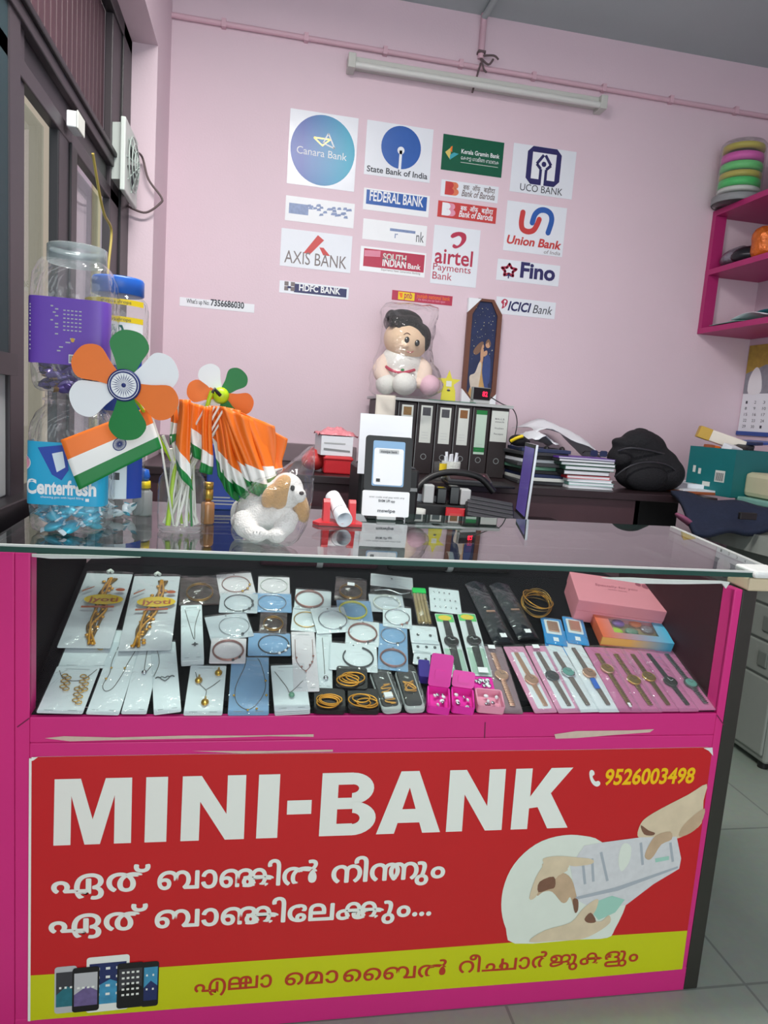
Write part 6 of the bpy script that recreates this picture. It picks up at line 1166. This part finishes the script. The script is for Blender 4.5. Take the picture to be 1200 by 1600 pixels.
# bracelets on square cards in clear bags
def bracelet(a, b_, wp, lab, m='chain_rose', cm='card_white', charm=0, r=.0011, cx=0, rr=.34, lift=.003, open_=0, deco='gunmetal'):
    t, w_, L = goods('bracelet_pack', lab, 'bracelet pack', a, b_, wp, 'bracelets on cards in the show case', lift); card(t, w_, L, cm, .001)
    ra = min(.033, w_*rr*1.25); rb = min(ra, L*.42); n_ = 24; sp = range(n_) if not open_ else range(n_-open_)
    pts = [(cx*w_+ra*cos(2*pi*k/n_+2.6), L*.48+rb*sin(2*pi*k/n_+2.6), .003) for k in sp]
    b = MB(); b.tube(pts, r, m, 8, not open_); 
    if r > .0014: b.tube([(x, y, .0055) for x, y, z in pts], r*.7, m, 6, not open_)
    b.build('bracelet', t)
    if charm:
        b = MB()
        for k in range(charm): a_ = -1.2+.5*k; b.ball((cx*w_+ra*cos(a_), L*.48+rb*sin(a_)-.002, .0045), (.0034, .004, .002), deco, 8, 6)
        b.build('charm', t)
    film(t, w_*1.03, L*1.03, .0075); MB().flat(circ(0, L*.95, .002, n=10), .0012, 'dark_grey').build('hang_hole', t); return t, w_, L
def dark_bag(a, b_, wp, lab, tagged=0, lift=.003):
    t, w_, L = goods('dark_bangle_bag', lab, 'bangle bag', a, b_, wp, 'dark bangle bags in the show case', lift); card(t, w_, L, 'bag_brown', .001, 'brown_card'); b = MB()
    for k in range(2): b.tube([(min(.03, .36*w_)*cos(2*pi*q/24), L*.42+L*.3*sin(2*pi*q/24), .003+.003*k) for q in range(24)], .0016, 'gold_dark' if k else 'gold_bright', 8, True)
    b.build('bangle', t); film(t, w_*1.04, L*1.04, .010, 'poly_bag', 'plastic_bag')
    if tagged: MB().bx(-.010, .008, L*.55, L*.68, .0125, .0132, 'white').build('price_tag', t)
dark_bag((312, 946), (312, 903), 64, 'dark brown bag with gold bangles beside the second gold set bag', lift=.002)
bracelet((372, 930), (365, 897), 58, 'pinkish bracelet card standing furthest back left of the white reflection', 'chain_rose', 'card_pinkish', 3, deco='gold')
bracelet((428, 929), (428, 902), 52, 'pale bracelet pack at the back, right of the pinkish one', 'offwhite', 'card_pinkish')
bracelet((425, 957), (425, 928), 64, 'slim silver bangle pack on pale blue card in the second row', 'silver', 'card_blue', lift=.005)
bracelet((372, 958), (374, 928), 62, 'dark charm bracelet pack left of the pale blue bangle card', 'gunmetal', 'card_grey', 4, lift=.007)
bracelet((364, 999), (352, 961), 70, 'tilted pack with a thin silver bangle below the dark charm bracelet', 'silver', 'card_grey', 1, .0008, .12, lift=.005)
bracelet((355, 1037), (358, 998), 58, 'pink bracelet pack with a dark bead just above the teardrop card', 'chain_rose', 'card_pinkish', 2, .0018, lift=.008)
dark_bag((426, 991), (428, 957), 44, 'small dark brown bag with a shiny clear front among white bracelet packs')
bracelet((421, 1025), (421, 990), 70, 'pale blue pack with a grey wire bangle with pearls', 'gunmetal', 'card_blue', 3, .0014, .1, deco='white')
bracelet((477, 987), (480, 951), 48, 'pack half covered by others under the wide pink bangle pack', 'gold', 'card_white', 0, lift=.002)
bracelet((488, 953), (490, 923), 60, 'wide pink bangle pack in the back row', 'chain_rose', 'card_white', 0, .0022, -.1, lift=.005)
dark_bag((547, 941), (549, 906), 52, 'dark brown bag with a white price tag in the back row', 1, .004)
bracelet((556, 971), (552, 939), 58, 'pack with a pale yellow enamel bangle below the tagged brown bag', 'star_yellow', 'card_blue', 0, .0020, -.05, lift=.005)
bracelet((523, 989), (511, 950), 58, 'turned pack with a silver bangle in the middle of the case', 'silver', 'card_white', 1, .0014, .05, lift=.010)
bracelet((566, 1009), (567, 971), 56, 'pack with a pink rope bangle and dark charm in the middle of the case', 'chain_rose', 'card_white', 2, .0018, lift=.008)
bracelet((552, 1049), (552, 1007), 80, 'wide pale pack with an open grey cuff above the black ring boxes', 'gunmetal', 'card_white', 0, .0016, .1, .26, lift=.010, open_=4)
bracelet((614, 1048), (614, 1011), 50, 'rose bangle pack above the clear oblong cases', 'chain_rose', 'card_blue', 0, .0020, lift=.008)
bracelet((614, 1011), (614, 977), 48, 'thin silver bangle pack with one dark bead beside the earring cards', 'silver', 'card_blue', 1, .0013, lift=.006)
bracelet((621, 981), (620, 949), 48, 'silver bangle pack with small flower charms in the third row', 'silver', 'card_white', 2, .0014, lift=.008, deco='chain_rose')
bracelet((606, 957), (602, 930), 58, 'white shell bracelet pack under the bag with white header', 'offwhite', 'card_grey', 6, .0022, lift=.004, deco='white')
t, w_, L = goods('header_bag', 'clear bag with a white header card at the back of the case', 'packet', (612, 934), (612, 900), 72, None, .010); card(t, w_, L*.55, 'card_white', .001, 'header_card', dy=L*.45); MB().flat(circ(0, L*.85, .003, n=10), .0013, 'dark_grey').build('hang_hole', t); film(t, w_, L, .006, 'poly_bag', 'plastic_bag'); ctube(t, [(-.4*w_, .2*L), (-.1*w_, .3*L), (.2*w_, .18*L), (.42*w_, .28*L)], .0018, 'silver', 'chain')
# black ring boxes and clear oblong cases
def ring_box(a, b_, wp, lab, seed, lift=.0006):
    t, w_, L = goods('chain_box', lab, 'jewellery box', a, b_, wp, 'black boxes with gold chains', lift); b = MB(); b.prism(rrect(-w_/2, w_/2, 0, L, .008), 0, .010, 'box_black'); b.build('box_tray', t, bevel=.002)
    b = MB(); R = random.Random(seed); pts = []
    for k in range(46):
        a_ = k*.5+seed; r_ = .22+.18*abs(sin(k*.21+seed)); pts.append((r_*w_*cos(a_)+.10*w_*sin(k*.13+seed*2), L*(.34+.10*sin(k*.17+seed))+r_*L*.62*sin(a_), .0125+.00012*k))
    b.tube(smooth(pts, 2, False), .0016, 'gold_bright', 6); b.build('gold_chain', t, label='coiled gold chain')
ring_box((549, 1081), (549, 1047), 52, 'rear black box with a coiled gold chain, under the open cuff pack', 1, .004)
ring_box((515, 1116), (514, 1081), 52, 'front left black box with a coiled gold chain', 2); ring_box((568, 1116), (566, 1081), 52, 'front right black box with a coiled gold chain, next to the clear cases', 3)
for k, (a, b_, lab) in enumerate((((614, 1115), (590, 1051), 'clear oblong case with a white clasp, beside the black chain boxes'), ((650, 1114), (630, 1050), 'clear oblong case with a gold curb chain, beside the hot pink box'))):
    t, w_, L = goods('oblong_case', lab, 'jewellery case', a, b_, 34, 'clear oblong cases with chains'); MB().prism(rrect(-w_/2, w_/2, 0, L, .012), 0, .004, 'light_grey').build('case_base', t, bevel=.001); MB().prism(rrect(-w_/2+.003, w_/2-.003, .016, L-.003, .008), .0041, .006, 'box_black').build('case_liner', t)
    b = MB(); R = random.Random(k+5)
    b.tube(smooth([(w_*.3*sin(q*1.9), L*(.15+.03*q+.02*cos(q*2.3)) if k == 0 else L*(.55+.12*sin(q*1.3)), .008+.0003*q) for q in range(16)], 4, False), .0017, 'gold_bright', 6); b.build('gold_chain', t, label='coiled gold chain')
    if k == 0: MB().bx(-.010, .008, L*.26, L*.38, .0105, .016, 'white').build('white_clasp', t, bevel=.001)
    b = MB(); b.shell([(1, .004), (1, .020)], 'blister', 4) if False else None; b.prism(rrect(-w_/2, w_/2, 0, L, .012), .0042, .021, 'blister'); b.build('case_cover', t)
# earring cards
for k, (a, b_, wp, lab) in enumerate((((664, 1006), (660, 979), 46, 'upper earring card with two dark studs beside the watch blisters'), ((668, 1023), (664, 1002), 48, 'middle earring card, mostly covered, beside the watch blisters'), ((658, 1040), (660, 1019), 28, 'lower earring card with black flower studs above the pink box'), ((697, 958), (693, 921), 52, 'white sheet of many tiny silver earrings at the back'))):
    t, w_, L = goods('earring_card', lab, 'earring card', a, b_, wp, 'earring cards in the show case', .003+.003*(k == 0)); card(t, w_, L, 'card_white'); R = random.Random(k)
    n_ = (2, 3, 2, 14)[k]
    for q in range(n_):
        x, y = ((-.22+.45*(q % 2), .45) if k in (0, 2) else (-.3+.3*q, .5) if k == 1 else (-.34+.17*(q % 5), .2+.3*(q//5)))
        MB().ball((x*w_, y*L, .003), (.0035, .0042, .0016) if k != 3 else (.0022, .004, .0014), 'gunmetal' if k != 3 else 'silver', 8, 6).build('earring', t)
    film(t, w_*1.02, L*1.02, .006)
# incense-like sticks bag
t, w_, L = goods('stick_bag', 'clear bag of brownish sticks with a green top at the back', 'packet', (664, 980), (653, 924), 24, None, .003); M('stick_brown', '#9a875a', .5, noise=.15, nscale=60)
for k in range(4): MB().tube([(-w_*.36+w_*.24*k, .01, .005), (-w_*.36+w_*.24*k, L*.94, .005)], .0042, 'stick_brown', 8).build('brown_stick', t)
MB().prism(rrect(-w_/2, w_/2, L*.86, L, .003), .001, .011, 'neon_green').build('green_top', t); film(t, w_*1.1, L*1.02, .014, 'poly_bag', 'plastic_bag')
# watches
def watch(t, w_, L, y0, y1, yc, band_, face, rim, bw=.0085, z=.0045, link=False, x0=0, x1=0, rf=.0158):
    x = lambda y: x0+(x1-x0)*(y-y0)/(y1-y0)
    b = MB()
    def strap(ya, yb, wa, wb):
        b.hexa([(x(ya)-wa/2, ya*L, z-.0012), (x(ya)+wa/2, ya*L, z-.0012), (x(yb)+wb/2, yb*L, z-.0012), (x(yb)-wb/2, yb*L, z-.0012)], [(x(ya)-wa/2, ya*L, z+.0012), (x(ya)+wa/2, ya*L, z+.0012), (x(yb)+wb/2, yb*L, z+.0012), (x(yb)-wb/2, yb*L, z+.0012)], band_)
    if not link: strap(y0, yc, bw*.8, bw); strap(yc, y1, bw, bw*.8)
    else:
        n_ = int((y1-y0)*L/.0052)
        for k in range(n_):
            y = y0+(y1-y0)*(k+.5)/n_; b.ball((x(y), y*L, z), (bw*.55, .0026, .0016), band_, 8, 5)
    b.build('watch_strap', t)
    c = MB(Matrix.Translation((x(yc), yc*L, z))); c.lathe([(0, -.001), (rf*.96, -.001), (rf, .001), (rf, .003), (rf*.86, .0042), (rf*.84, .0036), (0, .0036)], rim, 22); wc = c.build('watch_case', t)
    c = MB(Matrix.Translation((x(yc), yc*L, z))); c.flat(circ(0, 0, rf*.82, n=20), .0039, face); c.line([(0, 0), (rf*.5, rf*.2)], .0009, .0041, 'dark_grey' if face != 'black_gloss' else 'white'); c.line([(0, 0), (-rf*.2, rf*.6)], .0009, .0041, 'dark_grey' if face != 'black_gloss' else 'white'); c.build('watch_dial', t)
M('pack_mauve', '#8c7078', .5); M('pack_pink', '#dd94b4', .45, noise=.05, nscale=30); M('pack_deep_pink', '#c9709c', .45, noise=.05, nscale=30); M('pack_mint', '#a9c9b8', .5); M('pack_white', '#e3e6ea', .45); M('strap_brown', '#6a5a55', .5); M('strap_black', '#121214', .5); M('dial_teal', '#5f9a90', .3)
WG = 'wrist watches in pink packs'
wl = [((800, 1115), (768, 1011), 38, 'mauve pack with a gold link watch, leftmost of the pink watch packs', 'pack_mauve', 'rose_gold', 'rose_gold', 'rose_gold', True, None),
 ((853, 1114), (802, 1011), 40, 'pink pack with a rose gold watch on a pink strap', 'pack_pink', 'rose_gold', 'rose_gold', 'rose_gold', False, 'pack_white'),
 ((890, 1114), (836, 1010), 40, 'pink pack with a dark grey square-looking watch', 'pack_pink', 'strap_brown', 'gunmetal', 'gunmetal', False, 'pack_white'),
 ((920, 1113), (862, 1010), 38, 'white pack with a teal dial watch and a brown strap', 'pack_white', 'strap_brown', 'dial_teal', 'silver', False, None),
 ((952, 1113), (890, 1003), 38, 'white pack with a rose watch and a blue tag, next to the pink group', 'pack_white', 'strap_brown', 'rose_gold', 'rose_gold', False, None),
 ((985, 1113), (928, 1012), 40, 'pink pack with a silver-gold bracelet watch, first of the right group', 'pack_deep_pink', 'bronze', 'gold', 'rose_gold', True, None),
 ((1018, 1113), (956, 1013), 40, 'pink pack with a thin gold chain watch, second of the right group', 'pack_deep_pink', 'bronze', 'gold', 'gold', True, None),
 ((1046, 1112), (982, 1014), 36, 'pink pack with a gold dial watch on a narrow brown strap', 'pack_deep_pink', 'bronze', 'gold', 'gold', False, None),
 ((1077, 1112), (1006, 1013), 36, 'pink pack with an all black round watch', 'pack_deep_pink', 'strap_black', 'black_gloss', 'black', False, None),
 ((1106, 1110), (1034, 1013), 36, 'rightmost pink pack with a dark watch and a green dial', 'pack_deep_pink', 'gunmetal', 'dial_teal', 'gunmetal', True, None)]
for k, (a, b_, wp, lab, pm, bm, fm, rm, lk, inner) in enumerate(wl):
    t, w_, L = goods('wrist_watch_pack', lab, 'watch pack', a, b_, wp, WG, .0006+.0008*(k % 3)); card(t, w_, L, pm, .0016, 'backing_card')
    if inner: MB().prism(rrect(-w_*.28, w_*.34, L*.05, L*.9, .003), .0017, .0024, inner).build('inner_card', t)
    watch(t, w_, L, .08, .88, (.52, .45, .5, .55, .5, .62, .45, .5, .42, .38)[k], bm, fm, rm, link=lk, x0=.1*w_, x1=-.06*w_, bw=.0135 if lk else .0115)
    if k in (0, 2, 5): MB().bx(-.012+.01*(k == 5), .004, L*.03 if k == 5 else L*.92, L*.09 if k == 5 else L*.98, .009, .0097, 'white').build('price_tag', t)
    if k == 4: MB().prism(rrect(-.006, .006, L*.28, L*.42, .003), .006, .008, 'lid_blue').build('blue_tag', t)
    film(t, w_*1.03, L*1.02, .010)
for k, (a, b_, lab) in enumerate((((719, 1059), (693, 960), 'left green-and-white blister with a black digital watch'), ((754, 1057), (728, 959), 'right green-and-white blister with a black digital watch, price tag below'))):
    t, w_, L = goods('watch_blister', lab, 'watch pack', a, b_, 34, 'black watches in green blisters', .002); card(t, w_, L, 'card_white', .0012, 'backing_card')
    b = MB(); b.flat(rrect(-w_*.46, w_*.46, L*.02, L*.42, .003), .0015, 'pack_mint'); b.flat(rrect(-w_*.48, w_*.48, L*.86, L*.99, .003), .0015, 'neon_lime'); b.flat(circ(0, L*.93, w_*.36, L*.045), .0018, 'yellow'); b.build('card_print', t)
    watch(t, w_, L, .06, .86, .52, 'strap_black', 'black_gloss', 'strap_black', bw=.018, rf=.0175); film(t, w_, L*1.0, .013, 'blister', 'blister_shell')
    MB().bx(-.011, .011, -.001, L*.07, .012, .0128, 'white').build('price_tag', t) if k else None
for k, (a, b_, lab) in enumerate((((788, 1009), (741, 914), 'left long black polybag with a rose gold watch clasp'), ((826, 1001), (779, 916), 'right long black polybag with a rose gold watch clasp, by the gold bangles'))):
    t, w_, L = goods('watch_bag', lab, 'watch pack', a, b_, 37, 'long black watch bags', .002); M('foil_black', '#1c1f26', .25, noise=.3, nscale=25, bump=.5, bscale=35); b = MB(); b.grid(lambda u, v: ((u-.5)*w_, v*L, .010*sin(pi*min(max(u, .02), .98))**.6+.0015+.0012*sin(17*v+9*u)), 10, 26, 'foil_black'); b.add([(-w_/2, 0, 0), (w_/2, 0, 0), (w_/2, L, 0), (-w_/2, L, 0)], [(0, 3, 2, 1)], 'foil_black'); b.build('black_bag', t)
    MB().bx(-.010, .012, L*.46, L*.482, .0115, .0145, 'rose_gold').build('gold_clasp', t, bevel=.0005); MB().bx(-.004, .011, L*.07, L*.13, .0115, .0122, 'white').build('price_tag', t); film(t, w_*1.02, L, .014, 'poly_bag', 'plastic_bag')
# gold bangle bundle
t = thing('bangle_bundle', 'loose bundle of thin gold bangles lying left of the pink gift box', 'bangles', (0, 0, 0)); on_tray(t, (838, 968), (836, 922), .004); R = random.Random(21)
for k in range(9): MB(Matrix.Translation((R.uniform(-.005, .005), .055+R.uniform(-.006, .006), .006+.0022*k)) @ Euler((R.uniform(-.25, .25), R.uniform(-.25, .25), 0)).to_matrix().to_4x4()).tube([(.036*cos(2*pi*q/30), .036*sin(2*pi*q/30)*1.3, 0) for q in range(30)], .0012, 'gold_bright' if k % 2 else 'bronze', 6, True).build('bangle', t)
# blue twin earring packs
for k, (a, b_, lab) in enumerate((((870, 1008), (860, 967), 'left blue twin pack with a rose gold clip, above the watch packs'), ((904, 1007), (894, 966), 'right blue twin pack with a rose gold clip, by the rainbow box'))):
    t, w_, L = goods('blue_pack', lab, 'jewellery card', a, b_, 36, 'blue twin packs', .005); M('pack_blue', '#1c8fd0', .4); card(t, w_, L, 'pack_blue', .0015, 'blue_card'); MB().prism(rrect(-w_*.36, w_*.36, L*.38, L*.92, .003), .0016, .0024, 'card_white').build('inset_card', t); MB().bx(-w_*.26, w_*.26, L*.46, L*.84, .0025, .006, 'rose_gold').build('metal_clip', t, bevel=.0015); MB().bx(-w_*.1, w_*.14, L*.12, L*.26, .0017, .0024, 'white').build('price_tag', t); film(t, w_, L, .008)
t, w_, L = goods('blue_pack', 'third blue pack, mostly hidden below the two twin packs', 'jewellery card', (872, 1022), (866, 984), 40, 'blue twin packs', .0006); card(t, w_, L, 'pack_blue', .0015, 'blue_card'); MB().bx(-w_*.36, w_*.0, L*.08, L*.3, .0016, .0022, 'card_white').build('inset_card', t)
# hot pink boxes
def pink_box(a, b_, wp, lab, kind, lift=.0006):
    t, w_, L = goods('pink_box', lab, 'jewellery box', a, b_, wp, 'pink plastic ring boxes', lift); m_ = 'pale_pink' if kind == 2 else 'hot_pink'
    b = MB(); h = .018; o = rrect(-w_/2, w_/2, 0, L, .006); i_ = rrect(-w_/2+.003, w_/2-.003, .003, L-.003, .004); n_ = len(o)
    b.add([(x, y, 0) for x, y in o]+[(x, y, h) for x, y in o]+[(x, y, h) for x, y in i_]+[(x, y, .003) for x, y in i_], [(j*n_+q, j*n_+(q+1) % n_, (j+1)*n_+(q+1) % n_, (j+1)*n_+q) for j in range(3) for q in range(n_)]+[tuple(range(n_))[::-1], tuple(range(3*n_, 4*n_))], m_); b.build('box_tray', t)
    R = random.Random(kind); 
    for q in range(7): MB().ball((R.uniform(-.36, .36)*w_, L*R.uniform(.2, .8), .008+.004*R.random()), (.006, .004, .003), 'silver' if q % 2 else 'white', 8, 6, rot=(R.random(), R.random(), R.random())).build('ring', t)
    if kind < 2:
        hl_ = (.068 if kind == 0 else .034); an = radians(62 if kind == 0 else 52); M_ = Matrix.Translation((0, L, h)) @ Matrix.Rotation(an, 4, 'X')
        b = MB(M_); b.prism(rrect(-w_/2, w_/2, 0, hl_, .006), 0, .004, m_); ld = b.build('lid', t); b = MB(M_); b.prism(rrect(-w_*.25, w_*.25, hl_*.22 if kind == 0 else hl_*.3, hl_*.5 if kind == 0 else hl_*.75, .003), .004, .0055, 'pale_pink' if False else 'hot_pink'); b.build('lid_window', ld)
pink_box((684, 1116), (683, 1082), 38, 'left hot pink box with a tall open lid', 0); pink_box((722, 1116), (720, 1084), 38, 'right hot pink box with a short open lid', 1)
pink_box((766, 1115), (760, 1086), 46, 'pale pink box of small rings beside the hot pink ones', 2)
t, w_, L = goods('ring_card', 'small clear box of white crystals behind the pale pink box', 'jewellery box', (757, 1085), (752, 1062), 34, None, .001); MB().prism(rrect(-w_/2, w_/2, 0, L, .003), 0, .008, 'hot_pink').build('box_base', t); R = random.Random(6)
for q in range(12): MB().ball((R.uniform(-.36, .36)*w_, L*R.uniform(.15, .85), .0105), (.005, .005, .003), 'silver' if q % 3 else 'white', 8, 6).build('crystal', t)
t, w_, L = goods('indigo_box', 'small indigo box half hidden behind the left hot pink box', 'box', (662, 1068), (660, 1042), 18, None, .001); M('indigo', '#3a2a8c', .4); MB().prism(rrect(-w_/2, w_/2, 0, L, .003), 0, .016, 'indigo').build('box_body', t, bevel=.001); MB().prism(rrect(-w_/2-.0005, w_/2+.0005, -.0005, L+.0005, .003), .0162, .020, 'indigo').build('box_lid', t)
# rainbow window box and pink gift box
t = thing('rainbow_box', 'rainbow coloured flat box with a clear window on the right', 'box', (0, 0, 0)); L = on_tray(t, (993, 1014), (974, 976), .001); L = .10; w_ = .178
grad('rainbow_left', '#e0704e', '#58b4d8', 0, (-.085, .085)); grad('rainbow_front', '#e7b45a', '#3fa8c8', 0, (-.02, .08))
b = MB(); fw_ = .022; h = .026; b.bx(-w_/2, w_/2, 0, L, 0, .004, 'rainbow_left'); b.bx(-w_/2, w_/2, 0, .004, .004, h, 'rainbow_front'); b.bx(-w_/2, w_/2, L-.004, L, .004, h, 'rainbow_left'); b.bx(-w_/2, -w_/2+.004, .004, L-.004, .004, h, 'rainbow_left'); b.bx(w_/2-.004, w_/2, .004, L-.004, .004, h, 'rainbow_left')
for q in ((-w_/2, w_/2, 0, fw_), (-w_/2, w_/2, L-fw_, L), (-w_/2, -w_/2+.035, fw_, L-fw_), (w_/2-.03, w_/2, fw_, L-fw_)): b.bx(*q, h, h+.0015, 'rainbow_left')
b.build('box_shell', t); MB().bx(-w_/2+.035, w_/2-.03, fw_, L-fw_, h-.001, h, 'blister').build('window_film', t); MB().bx(-w_/2+.02, w_/2-.02, .01, L-.01, .0042, .012, 'stick_brown').build('inner_tray', t)
for k, (x, y, m_) in enumerate(((-.04, .04, 'lime'), (.0, .045, 'board_green'), (-.025, .075, 'purple'), (.02, .08, 'orange'), (.045, .06, 'foil_grey'))): MB().ball((x, y, .017), (.017, .014, .006), m_, 14, 8).build('toy_piece', t, label='small moulded toy piece')
M('gift_pink', '#e48f9c', .55, noise=.03); t = thing('gift_box', 'large salmon pink gift box at the right end of the display tray', 'box', (0, 0, 0)); on_tray(t, (962, 979), (940, 922), .001); w_, L, h = .222, .125, .066
MB().bx(-w_/2, w_/2, 0, L, 0, h*.5, 'gift_pink').build('box_base', t, bevel=.002); MB().bx(-w_/2-.0015, w_/2+.0015, -.0015, L+.0015, h*.5+.0005, h, 'gift_pink').build('box_lid', t, bevel=.002)
M('gift_ink', '#a8586a', .5); b = MB(); b.text('Specially for you', 0, L*.6, h+.0006, .010, 'gift_ink', width=.11, align='c', shear=.2); b.text('with love', 0, L*.5, h+.0006, .006, 'gift_ink', width=.05, align='c', shear=.2); b.flat(circ(.085, L*.82, .011, n=8), h+.0006, 'gift_ink'); b.flat(circ(.066, L*.86, .008, n=8), h+.0006, 'gift_ink'); b.build('lid_lettering', t, label='reddish lettering and flowers')
# cloth rolls at the back of the case
M('cloth_maroon', '#4a1f2e', .8, noise=.5, nscale=30, bump=.4, bscale=60); M('cloth_dark', '#2c2626', .8, noise=.5, nscale=25, bump=.4, bscale=60)
for k, (x0, x1, m_, lab) in enumerate(((.02, .33, 'cloth_maroon', 'maroon patterned cloth roll along the back of the show case'), (.36, .70, 'cloth_dark', 'dark flowered cloth roll at the middle back of the show case'))):
    t = thing('cloth_roll', lab, 'cloth roll', ((x0+x1)/2, .515, .8625)); hl_ = (x1-x0)/2; MB(Matrix.Rotation(pi/2, 4, 'Y')).lathe([(0, -hl_), (.024, -hl_), (.027, -hl_+.01), (.0255, 0), (.027, hl_-.01), (.024, hl_), (0, hl_)], m_, 22, c=(-.027, 0, 0)).build('roll_cloth', t)
    MB(Matrix.Rotation(pi/2, 4, 'Y')).lathe([(.0272, -.008), (.0282, -.006), (.0282, .006), (.0272, .008), (.0272, -.008)], 'light_grey', 22, c=(-.027, 0, 0)).build('paper_band', t)
